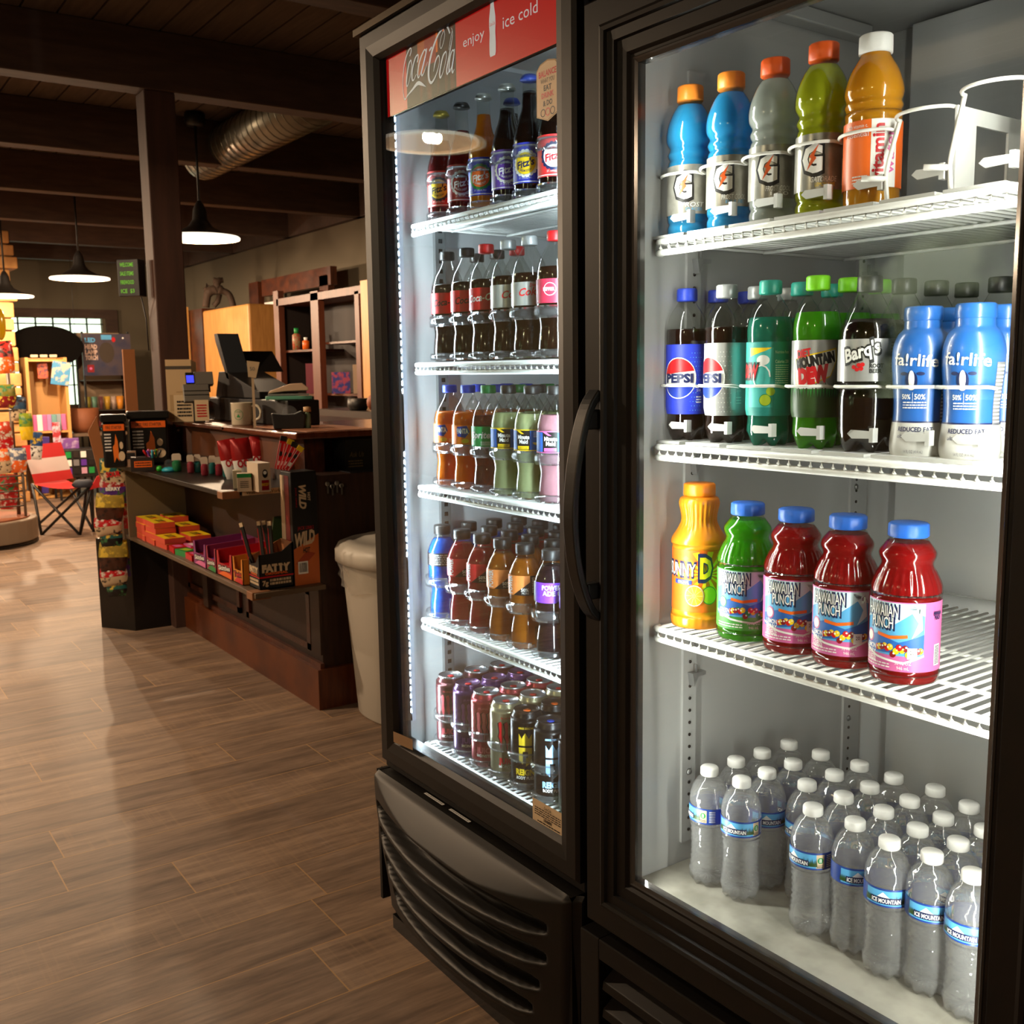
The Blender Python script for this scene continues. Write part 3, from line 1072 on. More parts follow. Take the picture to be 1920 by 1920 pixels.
# led lights behind both door posts, glowing reflection strip on the left frame
RC(MB().box(-0.575, 1.028, 0.46, -0.562, 1.034, 1.70, LEDR).obj('led_strip'))
RC(MB().box(-1.1262, 1.0125, 0.52, -1.1250, 1.0165, 1.60, mat('led_reflection_glow', 'fff6e6', emit=2.5)).obj('led_strip'))  # emissive sliver standing in for the led reflection in the gasket
for x_, dx_, e_ in ((-0.566, -0.75, 7.4), (-1.12, 0.75, 5.0)):
    ld = bpy.data.lights.new('cooler_led_light', 'AREA')
    ld.shape = 'RECTANGLE'
    ld.size, ld.size_y = 0.016, 1.2
    ld.energy = e_
    ld.color = (1.0, 0.965, 0.9)
    lo = bpy.data.objects.new('cooler_led_light', ld)
    C.objects.link(lo)
    lo.location = RM @ Vector((x_, 1.036 if x_ > -1 else 1.0225, 1.03))
    lo.rotation_euler = Vector((dx_, 0.55, 0)).normalized().to_track_quat('-Z', 'Y').to_euler()


def wire_shelf(name, x0, x1, y0, y1, z, pitch, label, M=None):
    t = thing(name, label, 'shelf', (0, 0, 0))
    if M:
        t.location = M.to_translation()
        t.rotation_euler = (0, 0, RA)
    fr_ = MB()
    for dz in (-0.005, -0.021):
        fr_.tube([(x0, y0 + 0.012, z + dz), (x0 + 0.002, y0 + 0.003, z + dz), (x0 + 0.008, y0, z + dz), (x1 - 0.008, y0, z + dz), (x1, y0 + 0.012, z + dz)], 0.0048, WIRE, 8)
    x = x0 + 0.012
    while x < x1 - 0.006:
        fr_.tube([(x, y0 - 0.001, z - 0.008), (x, y0 - 0.004, z - 0.014), (x, y0 + 0.002, z - 0.019)], 0.0022, WIRE, 6)
        x += pitch
    fr_.obj('front_rail', t)
    g_ = MB()
    x = x0 + 0.012
    while x < x1 - 0.006:
        g_.tube([(x, y0, z - 0.0025), (x, y1, z - 0.0025)], 0.0022, WIRE, 6)
        x += pitch
    for yy in (y0 + 0.1, (y0 + y1) / 2, y1 - 0.03):
        g_.tube([(x0, yy, z - 0.0075), (x1, yy, z - 0.0075)], 0.003, WIRE, 6)
    for xx in (x0, x1):
        g_.tube([(xx, y0 + 0.01, z - 0.006), (xx, y1, z - 0.006)], 0.003, WIRE, 6)
    g_.tube([(x0, y1, z - 0.006), (x0 + 0.01, y1 + 0.002, z + 0.018), (x1 - 0.01, y1 + 0.002, z + 0.018), (x1, y1, z - 0.006)], 0.003, WIRE, 6)
    g_.obj('wire_grid', t)
    return t


ZL = (1.522, 1.238, 0.978, 0.686, 0.402)
ORD = ('top', 'second', 'third', 'fourth', 'bottom')
for z, n in zip(ZL, ORD):
    wire_shelf('wire_shelf', -1.915, -1.315, 1.085, 1.57, z, 0.0165, n + ' white wire shelf in the left cooler, white-lit')
ZR = (1.41, 1.106, 0.822)
for z, n in zip(ZR, ('top', 'middle', 'lowest')):
    wire_shelf('wire_shelf', -1.157, -0.56, 1.072, 1.55, z, 0.0175, n + ' white wire shelf in the right cooler', RM)
# ---------------------------------------------------------------- drinks
for n_, c_ in (('lemon', 'f8ee9a'), ('lime_print', 'b6cc2e'), ('pine_print', '2c4a20'), ('power_black', '1a1414'), ('punch_sky', 'cfe9f2'), ('pepper_label', 'b02a44')):
    mat(n_, c_, 0.4)
COLA = mat('cola', '150704', 0.08, coat=0.3)
def liq(name, col, t=0.45, rough=0.12):
    return mat(name, col, rough, trl=t, coat=0.4)
CAPB, CAPK, CAPR = mat('cap_blue', '2440b8', 0.4), mat('cap_black', '1d1b1b', 0.4), mat('cap_red', 'c8161c', 0.4)
CAPG, CAPW, CAPS = mat('cap_green', '1e7a3c', 0.4), mat('cap_white', 'eceae6', 0.4, trl=0.2), mat('cap_silver', 'a9abac', 0.35, 0.3)
CAPO, CAPO2, CAPT, CAPL, CAPM = mat('cap_orange', 'e8862a', 0.4), mat('cap_deep_orange', 'e25a1c', 0.4), mat('cap_teal', '1f9482', 0.4), mat('cap_lime', '7fd61e', 0.4), mat('cap_mid_blue', '2a6ad0', 0.4)
WATER = thin('water', 'ffffff', 1.33, 0.0, refr=0.35, rior=1.25, body=0.12, bump=0.8)
PETW = thin('ribbed_clear_bottle', 'ffffff', 1.6, 0.07, body=0.08, bump=0.8)


def cap_prof(r, z0, h):
    return [(r * 0.93, z0), (r, z0 + 0.0015), (r * 0.985, z0 + h - 0.002), (r * 0.9, z0 + h), (0, z0 + h)]


def knurl(n, a, za, zb):
    return lambda r, z, t: ((r + a * (1 if int(t / (2 * PI) * n * 2 + 0.5) % 2 else -1)) if (za < z < zb) else r, z)


def bottle(name, prof, shellm, liqm, level, capm, capr, caph, label, desc, cat='bottle', seg=32, fn=None, capfn=24, zcap=None, parts=None):
    """thing at its base centre facing local -Y: shell, drink, cap, label"""
    t = thing(name, desc, cat)
    pr = cr(prof, 3)
    top = prof[-1][1]
    MB().lathe(pr, shellm, seg, fn=fn, cap=False).obj('bottle_body', t)
    if liqm:
        k = 0.965
        q = [(max(r * k, 0.0), max(z, 0.0025)) for r, z in pr if z <= level]
        rl = interp(pr)(level) * k
        q = [(0, 0.0025)] + q + [(rl, level), (0, level)]
        f2 = (lambda r, z, a: (lambda rr, zz: (min(rr, rr * 1.0), zz))(*fn(r, z, a))) if fn else None
        MB().lathe(q, liqm, seg, fn=f2, cap=False).obj('drink', t)
    if capm:
        z0 = zcap if zcap is not None else top - caph * 0.8
        MB().lathe(cap_prof(capr, z0, caph), capm, 48 if capfn else 24, fn=knurl(capfn, 0.0003, z0 + 0.001, z0 + caph - 0.001) if capfn else None).obj('cap', t)
    if label:
        art, z0, z1, lr = label
        mb = MB()
        art.wrap(mb, interp(pr), lr, dz=0.005)
        mb.obj('label', t)
    for nm, mb in (parts or []):
        mb.obj(nm, t)
    return t


def sleeve(r, z0, z1, m, a0=-PI, a1=PI):
    return Art().rect(a0 * r, z0, a1 * r, z1, m, 0)


def contour(h=0.232, r=0.0355):
    return [(0, 0.004), (r * 0.55, 0.0015), (r * 0.82, 0.003), (r * 0.92, 0.012), (r * 0.93, 0.03), (r * 0.87, 0.052), (r * 0.84, 0.062), (r * 0.93, 0.083),
            (r, 0.1), (r, 0.115), (r, 0.15), (r * 0.97, 0.163), (r * 0.8, 0.185), (r * 0.5, 0.205), (0.0125, 0.216), (0.0125, h - 0.009), (0.0125, h)]


def petal(zmax, lift=0.012, n=5):
    def f(r, z, a):
        if z < zmax and r > 0.004:
            k = (1 - z / zmax)
            c = 0.5 - 0.5 * math.cos(n * a)
            return (r * (1 - 0.13 * c * k), z + lift * c * k * min(1, r / 0.02))
        return (r, z)
    return f


def pet(h, r, waist=0.9):
    return [(0, 0.008), (r * 0.4, 0.003), (r * 0.68, 0.0005), (r * 0.86, 0.008), (r * 0.97, 0.024), (r * waist, 0.042), (r * 0.97, 0.05), (r, 0.056), (r, 0.1), (r, 0.148), (r * 1.01, 0.155),
            (r, 0.17), (r * 0.84, 0.191), (r * 0.55, 0.206), (0.0125, 0.214), (0.0125, h - 0.008), (0.0125, h)]


SH = dict(
    glass=[(0, 0.004), (0.026, 0.001), (0.0295, 0.006), (0.0305, 0.02), (0.0305, 0.06), (0.0305, 0.1), (0.0295, 0.112), (0.023, 0.135), (0.0155, 0.158), (0.013, 0.185), (0.0125, 0.205), (0.0138, 0.209), (0.0138, 0.214), (0.012, 0.218)],
    power=[(0, 0.003), (0.024, 0.001), (0.029, 0.006), (0.0295, 0.03), (0.027, 0.05), (0.0255, 0.062), (0.030, 0.075), (0.0325, 0.088), (0.0318, 0.1), (0.0325, 0.108), (0.0325, 0.14), (0.031, 0.152), (0.024, 0.168), (0.018, 0.178), (0.0155, 0.186), (0.0155, 0.2)],
    gat=[(0, 0.004), (0.027, 0.001), (0.033, 0.005), (0.0345, 0.014), (0.032, 0.02), (0.0345, 0.026), (0.0345, 0.06), (0.034, 0.096), (0.031, 0.103), (0.0345, 0.11), (0.031, 0.118), (0.036, 0.126), (0.037, 0.136), (0.034, 0.15), (0.026, 0.166), (0.019, 0.175), (0.0175, 0.18), (0.0175, 0.194)],
    vit=[(0, 0.004), (0.03, 0.001), (0.034, 0.006), (0.0345, 0.03), (0.0345, 0.098), (0.035, 0.104), (0.0335, 0.108), (0.0355, 0.113), (0.0335, 0.118), (0.036, 0.126), (0.0345, 0.136), (0.029, 0.15), (0.021, 0.162), (0.018, 0.168), (0.018, 0.183)],
    milk=[(0, 0.003), (0.03, 0.001), (0.035, 0.006), (0.0365, 0.02), (0.034, 0.045), (0.0335, 0.07), (0.036, 0.1), (0.0375, 0.12), (0.0365, 0.14), (0.031, 0.155), (0.0245, 0.162), (0.0235, 0.168), (0.023, 0.176)],
    sunny=[(0, 0.003), (0.036, 0.001), (0.0415, 0.006), (0.042, 0.02), (0.0405, 0.026), (0.0405, 0.124), (0.0425, 0.13), (0.0415, 0.138), (0.034, 0.15), (0.028, 0.16), (0.0265, 0.17), (0.0285, 0.182), (0.0305, 0.192), (0.029, 0.2), (0.0215, 0.204), (0.0215, 0.212)],
    punch=[(0, 0.004), (0.036, 0.001), (0.042, 0.006), (0.0435, 0.014), (0.0425, 0.02), (0.0425, 0.108), (0.0435, 0.114), (0.042, 0.125), (0.037, 0.137), (0.0325, 0.146), (0.0315, 0.152), (0.0345, 0.16), (0.034, 0.167), (0.026, 0.178), (0.0215, 0.184), (0.0215, 0.192)],
    can=[(0, 0.006), (0.02, 0.004), (0.0245, 0.0005), (0.0265, 0.001), (0.0295, 0.006), (0.0325, 0.013), (0.0328, 0.02), (0.0328, 0.136), (0.032, 0.144), (0.0285, 0.152), (0.0265, 0.156), (0.0268, 0.1585), (0.0256, 0.1585), (0.0245, 0.1535), (0, 0.153)])


def water_prof():
    p = [(0, 0.012), (0.018, 0.003), (0.026, 0.0005), (0.0305, 0.007), (0.032, 0.018)]
    z = 0.024
    k = 0
    while z < 0.098:
        base = 0.0318 - 0.0022 * math.sin(PI * (z - 0.024) / 0.078)
        p += [(base, z), (base - 0.0026, z + 0.0045)]
        z += 0.009
    p += [(0.0315, 0.1), (0.0322, 0.104), (0.0322, 0.132), (0.0325, 0.137), (0.0312, 0.148), (0.026, 0.162), (0.018, 0.172), (0.0128, 0.176), (0.0125, 0.188)]
    return p


# --- label artwork (s = 0 faces the camera side of the bottle)
def art_round_soda(r, bg, mid, rim, name, sub, fg):
    a = sleeve(r, 0.028, 0.098, bg).rect(-PI * r, 0.03, PI * r, 0.0315, W0, 1)
    c = -0.006
    for i in range(18):
        t = i * PI / 9
        a.ell(c + 0.0205 * math.cos(t), 0.062 + 0.0205 * math.sin(t), 0.0042, 0.0042, rim, 1, 8)
    a.ell(c, 0.062, 0.021, 0.021, rim, 1).ell(c, 0.062, 0.019, 0.019, mid, 2)
    a.text("Fitz's", c, 0.062, 0.012, fg, 4, bold=0.03, shear=0.25, rot=0.25, w=0.034)
    a.text('PREMIUM', c, 0.0755, 0.0035, fg, 3, bold=0.02, curve=30).text(sub, c, 0.049, 0.004, fg, 3, bold=0.02, w=0.022, curve=-30)
    a.text('ST. LOUIS, MO', c, 0.037, 0.003, W0, 2, w=0.024).ell(0.017, 0.091, 0.006, 0.004, rim, 1).rect(0.009, 0.0905, 0.025, 0.0915, bg, 2)
    a.lines(0.03, 0.04, 0.05, 0.088, 10, W0, 2)
    return a


R35, ZL0, ZL1 = 0.0355, 0.103, 0.147


def art_cola(bg, fg, words, extra=None):
    a = sleeve(R35, ZL0, ZL1, bg)
    for t, x, z, h, w_ in words:
        a.text(t, x, z, h, fg, 2, bold=0.02, shear=0.35, rot=0.08, w=w_)
    a.rect(0.02, 0.107, 0.027, 0.117, W0 if fg is not W0 else bg, 1).text('0', 0.0235, 0.112, 0.005, K0, 2).lines(0.008, 0.106, 0.018, 0.113, 3, W0 if fg is not W0 else W0, 2)
    return a


AF = sleeve(R35, ZL0, ZL1, mat('fanta_label', 'f07e1c', 0.4))
AF.poly([(-0.03, 0.143), (-0.008, 0.146), (-0.002, 0.132), (-0.012, 0.119), (-0.03, 0.122)], BLU, 1).text('FANTA', -0.018, 0.134, 0.0105, W0, 2, bold=0.05, shear=-0.1, w=0.027)
AF.text('240', 0.016, 0.112, 0.004, W0).lines(0.0, 0.106, 0.011, 0.114, 3, W0).ell(-0.012, 0.112, 0.008, 0.005, YEL, 1)
AS = sleeve(R35, ZL0, ZL1, mat('sprite_label', '2c9a50', 0.4)).text('Sprite', -0.016, 0.129, 0.014, W0, 2, bold=0.03, shear=0.2, w=0.045)
AS.rect(0.012, 0.106, 0.026, 0.142, mat('lime_print', 'b6cc2e'), 1).lines(0.013, 0.107, 0.025, 0.141, 9, GRN, 2).lines(-0.014, 0.106, 0.006, 0.115, 3, W0)


def art_maid(edge, tint):
    a = sleeve(R35, ZL0, ZL1, mat('maid_blue', '2a68c4')).rect(-PI * R35, ZL0, PI * R35, 0.1055, edge, 1).rect(-PI * R35, 0.145, PI * R35, ZL1, edge, 1)
    a.rect(-0.03, 0.1055, -0.001, 0.145, K0, 1).text('Minute', -0.014, 0.132, 0.008, W0, 2, bold=0.03, w=0.025).text('Maid', -0.014, 0.1225, 0.008, W0, 2, bold=0.03, w=0.018)
    a.rect(-0.027, 0.107, -0.003, 0.1135, edge, 2).text('Lemonade', -0.015, 0.110, 0.003, K0, 3, w=0.018).poly([(-0.03, 0.145), (-0.022, 0.145), (-0.012, 0.138), (-0.018, 0.138)], edge, 2)
    a.ell(0.014, 0.121, 0.0095, 0.006, YEL, 1, a0=PI * 1.0, a1=2 * PI).ell(0.014, 0.121, 0.008, 0.004, mat('lemon', 'f8ee9a'), 2, a0=PI, a1=2 * PI)
    a.rect(0.016, 0.106, 0.022, 0.114, W0, 1).lines(0.006, 0.131, 0.022, 0.143, 4, W0, 2)
    return a


def art_power(col, two=False):
    r = 0.0325
    a = sleeve(r, 0.108, 0.146, mat('power_black', '1a1414'))
    if two:
        a.poly([(-0.04, 0.108), (0.004, 0.108), (0.022, 0.122), (0.022, 0.146), (-0.04, 0.146)], col, 1)
        a.text('POWER', -0.004, 0.137, 0.0085, W0, 3, bold=0.03, w=0.036).text('ADE 0', -0.004, 0.1265, 0.0085, W0, 3, bold=0.03, w=0.034)
        return a
    a.poly([(-0.05, 0.108), (-0.022, 0.108), (0.012, 0.134), (0.012, 0.146), (-0.05, 0.146)], col, 1)
    a.text('POWER', -0.03, 0.128, 0.011, W0, 3, bold=0.03, rot=PI / 2, w=0.034).text('50%', 0.002, 0.119, 0.006, W0, 3, bold=0.03).text('MORE', 0.003, 0.1125, 0.004, W0, 3, w=0.013)
    a.rect(0.014, 0.112, 0.036, 0.144, K0, 2).lines(0.016, 0.113, 0.035, 0.143, 9, W0, 3)
    return a


def art_gat(top, flav, fm, back=None):
    r = 0.0345
    a = sleeve(r, 0.030, 0.094, mat('gat_grey', '8a877e', 0.3, 0.35, noise=(30, 'a8a59b', 0.4, 0.6, (1, 1, 1))))
    a.text('G', -0.012, 0.066, 0.034, K0, 1, bold=0.09, w=0.034).text('G', -0.012, 0.066, 0.029, W0, 2, bold=0.05, w=0.028)
    a.poly([(-0.003, 0.082), (-0.016, 0.068), (-0.013, 0.066), (-0.019, 0.052), (-0.006, 0.066), (-0.009, 0.069)], CAPO2, 3)
    a.text(top, 0.004, 0.042, 0.006, W0, 2, shear=0.2, w=0.035).text(flav, 0.006, 0.036, 0.0042, fm, 2, w=0.026)
    a.rect(0.03, 0.035, 0.048, 0.065, W0, 1).bars(0.032, 0.037, 0.046, 0.052, K0).lines(0.031, 0.054, 0.047, 0.064, 4, K0)
    return a


def art_can(bg, mk, t1, c1, t2, top):
    r = 0.0328
    a = sleeve(r, 0.019, 0.137, bg)
    if mk == 'claw':
        for dx, zb in ((-0.012, 0.064), (0.0, 0.056), (0.012, 0.062)):
            q = [(dx - 0.004, 0.118), (dx + 0.001, 0.122), (dx + 0.004, 0.116), (dx + 0.003, 0.1), (dx + 0.0045, 0.086), (dx + 0.001, zb), (dx - 0.001, 0.082), (dx - 0.004, 0.09), (dx - 0.002, 0.1)]
            a.poly([(x - 0.004 + (x - 0.004 - dx) * 0.35, z) for x, z in q], K0, 1).poly([(x - 0.004, z) for x, z in q], c1, 2)
    else:
        a.poly([(-0.014, 0.118), (-0.008, 0.108), (-0.001, 0.12), (0.006, 0.108), (0.012, 0.118), (0.012, 0.094), (-0.014, 0.094)], c1, 1)
        a.poly([(-0.014, 0.09), (0.012, 0.09), (0.012, 0.062), (0.0, 0.052), (0.0, 0.07), (0.004, 0.07), (0.004, 0.082), (-0.006, 0.082), (-0.006, 0.056), (-0.014, 0.064)], c1, 1)
    a.text(t1, -0.002, 0.040, 0.0115, c1, 2, bold=0.05, w=0.038).text(t2, -0.002, 0.0285, 0.006, W0, 2, bold=0.02, w=0.036).text(top, 0.0, 0.129, 0.004, c1, 2, bold=0.02, w=0.03)
    a.rect(0.016, 0.023, 0.023, 0.034, W0, 1).text('0', 0.0195, 0.029, 0.005, K0, 2)
    return a


def can(name, bg, art, desc, rimm=None, tabm=None):
    t = thing(name, desc, 'can')
    MB().lathe(cr(SH['can'], 2)[:-2], bg, 32, cap=False).obj('can_body', t)
    MB().lathe([(0, 0.1532), (0.0243, 0.1532), (0.0256, 0.158), (0.0262, 0.1592), (0.027, 0.1585), (0.0268, 0.155)], rimm or ALU, 32, cap=False).obj('can_lid', t)
    MB().lathe([(0.0, 0.1555), (0.007, 0.1556), (0.0075, 0.1545)], tabm or CAPR, 14).obj('pull_tab', t)
    mb = MB()
    art.wrap(mb, lambda z: 0.0328, 0.0328)
    mb.obj('printed_wrap', t)
    return t


ALU = mat('aluminium', 'c4c4c8', 0.3, 0.9)
GL = PETM
cp = contour()
crown = lambda m: [('crown_cap', MB().lathe([(0.0165, 0.209), (0.0155, 0.214), (0.0125, 0.2185), (0, 0.219)], m, 42, fn=knurl(21, 0.0006, 0.205, 0.212)))]


def glass_soda(lq, level, art, capm, desc):
    return bottle('soda_bottle', SH['glass'], GL, lq, level, None, 0, 0, (art, 0, 0, 0.0305), desc, parts=crown(capm))


def punch(col, desc, lime=False):
    bg = mat('punch_green', '3f9a34') if lime else PNK
    r = 0.0425
    a = sleeve(r, 0.028, 0.09, bg, -2.2, 2.2)
    a.rect(-0.045, 0.042, 0.032, 0.089, LBL, 1).poly([(-0.045, 0.07), (-0.02, 0.078), (0.0, 0.07), (0.02, 0.082), (0.032, 0.078), (0.032, 0.089), (-0.045, 0.089)], mat('punch_sky', 'cfe9f2'), 2)
    a.poly([(0.012, 0.088), (0.028, 0.084), (0.03, 0.066), (0.018, 0.058), (0.025, 0.072)], mat('punch_sky', ''), 2)
    a.poly([(-0.045, 0.054), (-0.02, 0.060), (0.005, 0.054), (0.032, 0.062), (0.032, 0.046), (-0.045, 0.042)], mat('punch_sea', '1f62b4'), 2)
    a.rib([(-0.02, 0.060), (-0.005, 0.058), (0.014, 0.060)], 0.003, ORG, 3)
    for i, t in enumerate(('HAWAIIAN', 'PUNCH')):
        a.text(t, -0.016 + i * 0.001, 0.0815 - i * 0.0105, 0.0125, NVY, 4, bold=0.05, w=0.043 - i * 0.012)
        a.text(t, -0.016 + i * 0.001, 0.0815 - i * 0.0105, 0.0098, W0, 6, bold=0.012, w=0.0395 - i * 0.012)
    rd = random.Random(5)
    for i in range(16):
        x, z = -0.02 + i * 0.0032, 0.046 + rd.uniform(-0.003, 0.004)
        m_ = (RED, YEL, DRD, GRN)[i % 4] if lime else (RED, YEL, DRD, YEL)[i % 4]
        a.ell(x, z, 0.0034, 0.003, m_, 3 + i % 3, 10)
        a.ell(x + 0.001, z + 0.001, 0.0012, 0.001, W0 if m_ is not YEL else mat('lemon', ''), 6, 6)
    a.rib([(-0.045, 0.046), (-0.02, 0.039), (0.01, 0.036), (0.032, 0.043)], 0.002, W0, 4)
    a.ell(-0.033, 0.056, 0.0065, 0.006, PNK if not lime else GRN, 3).ell(-0.033, 0.056, 0.005, 0.0046, W0, 4)
    for i, t in enumerate(('GREEN', 'BERRY RUSH') if lime else ('LEMON', 'BERRY', 'SQUEEZE')):
        a.text(t, -0.030, 0.0475 - i * 0.0052, 0.0045, W0, 6, bold=0.02, w=0.017)
    a.lines(-0.042, 0.030, -0.004, 0.035, 2, W0, 3).text('32 FL OZ', 0.01, 0.036, 0.003, W0, 5).text('946 mL', 0.01, 0.0315, 0.003, W0, 5)
    if desc.startswith('red') and 'Calorie' not in desc:
        a.rect(0.014, 0.04, 0.024, 0.05, W0, 7).text('20', 0.019, 0.046, 0.0035, K0, 8)
    a.rect(0.046, 0.033, 0.056, 0.052, W0, 3)
    for i in range(12):
        a.rect(0.047, 0.0345 + i * 0.0014, 0.055, 0.0345 + i * 0.0014 + 0.0007, K0, 4)
    a.text('HAWAIIAN', 0.05, 0.08, 0.0035, NVY, 4, bold=0.05, w=0.014).text('PUNCH', 0.05, 0.076, 0.0035, NVY, 4, bold=0.05, w=0.01)
    a.p = [([(x * 1.12, 0.0195 + (z - 0.028) * 1.42) for x, z in q], m_, ly) for q, m_, ly in a.p]

    def rb(rr, z, t):
        return (rr + (0.0007 * math.cos(26 * t) * sst(0.113, 0.12, z) * (1 - sst(0.14, 0.148, z))), z)
    return bottle('juice_bottle', SH['punch'], PETM, col, 0.178, CAPM, 0.0245, 0.018, (a, 0, 0, r), desc, seg=104, fn=rb, capfn=36, zcap=0.184)


def water(v, desc):
    r = 0.0322
    a = sleeve(r, 0.106, 0.131, mat('ice_navy', '1d3f8f', 0.35))
    o = {0: 0.0, 1: -0.013, 2: -0.036, 3: 0.012}[v]
    a.rect(o - 0.03, 0.1085, o + 0.03, 0.1285, LBL, 1)
    a.poly([(o - 0.03, 0.113), (o - 0.014, 0.119), (o - 0.006, 0.1265), (o + 0.002, 0.120), (o + 0.01, 0.117), (o + 0.014, 0.113)], W0, 2)
    for i in range(12):
        x = o + 0.008 + i * 0.002
        a.poly([(x - 0.0016, 0.111), (x + 0.0016, 0.111), (x, 0.1195 + 0.004 * ((i * 7) % 3) / 2)], mat('pine_print', '2c4a20'), 3)
    for i in range(5):
        x = o - 0.03 + i * 0.002
        a.poly([(x - 0.0016, 0.111), (x + 0.0016, 0.111), (x, 0.121)], mat('pine_print', ''), 3)
    a.rect(o - 0.022, 0.1105, o + 0.019, 0.1195, NVY, 4).text('ICE MOUNTAIN', o - 0.0015, 0.115, 0.0055, W0, 6, bold=0.03, w=0.038)
    a.rect(o + 0.03, 0.1085, o + 0.042, 0.1285, TAN, 1).ell(o + 0.036, 0.120, 0.0045, 0.0045, GRN, 2).text('8', o + 0.036, 0.120, 0.006, W0, 3)
    a.lines(o + 0.031, 0.109, o + 0.041, 0.1135, 2, K0, 2).lines(o + 0.046, 0.109, o + 0.056, 0.128, 7, W0, 2)
    f = petal(0.02, 0.004, 9)
    t = thing('water_bottle', desc, 'bottle')
    pr = water_prof()
    MB().lathe(pr, PETW, 36, fn=f, cap=False).obj('bottle_body', t)
    q = [(0, 0.013)] + [(rr * 0.975, max(z, 0.003)) for rr, z in pr if 0.003 < z <= 0.16] + [(0.0235, 0.163), (0, 0.163)]
    MB().lathe(q, WATER, 36, fn=f, cap=False).obj('drink', t)
    MB().lathe(cap_prof(0.0148, 0.176, 0.0135), CAPW, 48, fn=knurl(24, 0.0003, 0.177, 0.188)).obj('cap', t)
    mb = MB()
    a.wrap(mb, lambda z: r, r)
    mb.obj('label', t)
    return t


# --- left cooler stock
def face(x, y):
    return math.atan2(-x, y)       # turn local -Y towards the camera side


USED = set()


def put(proto, desc, x, y, z, where, group, turn=0.0, M=None):
    p = M @ Vector((x, y, z)) if M else Vector((x, y, z))
    rz = face(p[0], p[1]) + turn
    lab = desc + ', ' + where
    if id(proto) not in USED:
        USED.add(id(proto))
        proto.location, proto.rotation_euler = p, (0, 0, rz)
        proto['label'], proto['group'] = lab, group
        return proto
    return dup(proto, p, rz, lab, group)


ON = ('first', 'second', 'third', 'fourth', 'fifth', 'sixth', 'seventh', 'eighth')
RW = ('front row', 'second row', 'third row', 'fourth row')
YL = 1.128

# shelf 1: glass sodas
mauve = thin('cherry_soda', 'b04a4a', 1.3, 0.05, body=0.55, bcol='8a2a2c')
red2 = mat('label_cherry', 'a32626', 0.4)
vio = mat('label_grape', '6a45b0', 0.4)
roy = mat('label_royal', '2c3ac0', 0.4)
GS = [
    (glass_soda(mauve, 0.16, art_round_soda(0.0305, mat('label_red', 'c22a20'), YEL, K0, '', 'CREAM SODA', K0), mat('crown_gold', 'b09a40', 0.3, 0.6), 'x'), 'red glass soda bottle, round yellow label', 829),
    (glass_soda(mauve, 0.165, art_round_soda(0.0305, red2, DRD, W0, '', 'BLACK CHERRY', W0), CAPK, 'x'), 'dark red glass soda bottle, black crown cap', 867),
    (glass_soda(liq('orange_soda', 'e08a1a'), 0.18, art_round_soda(0.0305, roy, ORG, GRN, '', 'ORANGE POP', W0), mat('crown_silver', 'b8b8b0', 0.3, 0.6), 'x'), 'orange glass soda bottle with blue label', 908),
    (glass_soda(COLA, 0.175, art_round_soda(0.0305, vio, PUR, W0, '', 'GRAPE POP', W0), mat('crown_silver', ''), 'x'), 'dark glass soda bottle, purple label', 952),
    (glass_soda(COLA, 0.19, art_round_soda(0.0305, roy, YEL, W0, '', 'CREAM SODA', NVY), mat('crown_blue', '3a50b8', 0.4), 'x'), 'dark glass soda bottle, blue yellow label', 994),
    (glass_soda(COLA, 0.18, art_round_soda(0.0305, mat('label_bright_red', 'd83030'), mat('label_pale', 'e9dfe2'), NVY, '', 'ROOT BEER', RED), mat('crown_silver', ''), 'x'), 'dark glass soda bottle, red label', 1041)]
# shelf 2: colas
CK = 'Coca'
K1 = bottle('cola_bottle', cp, PETM, COLA, 0.165, CAPK, 0.0155, 0.018, (art_cola(RED, K0, [('Coca-Cola', -0.004, 0.128, 0.014, 0.07)]), 0, 0, R35), 'x')
K2 = bottle('cola_bottle', cp, PETM, COLA, 0.165, CAPR, 0.0155, 0.018, (art_cola(RED, W0, [('Coca-Cola', -0.012, 0.128, 0.014, 0.07)]), 0, 0, R35), 'x')
K3 = bottle('cola_bottle', cp, PETM, COLA, 0.165, CAPS, 0.0155, 0.018, (art_cola(SIL, RED, [('Diet', 0.002, 0.141, 0.006, 0.014), ('Coke', -0.004, 0.129, 0.014, 0.042)]), 0, 0, R35), 'x')
DP = sleeve(R35, ZL0, ZL1, mat('pepper_label', 'b02a44', 0.4)).ell(-0.022, 0.128, 0.012, 0.012, W0, 1).ell(-0.022, 0.128, 0.0108, 0.0108, mat('pepper_label', ''), 2).text('PEPPER', -0.024, 0.128, 0.006, W0, 3, bold=0.03, w=0.022).lines(0.0, 0.107, 0.014, 0.128, 5, W0)
K4 = bottle('cola_bottle', cp, PETM, COLA, 0.17, CAPR, 0.0155, 0.018, (DP, 0, 0, R35), 'x')
for q_ in (K1, K2, K3, K4):
    q_.scale = (0.97, 0.97, 0.95)
CS = [(K1, 'black-capped cola bottle with red label', 840), (K1, 'black-capped cola bottle with red label', 877), (K2, 'red-capped cola bottle, white script on red', 913), (K3, 'silver-capped diet cola bottle', 954), (K3, 'silver-capped diet cola bottle', 994), (K4, 'red-capped dark cola bottle, maroon label', 1042)]
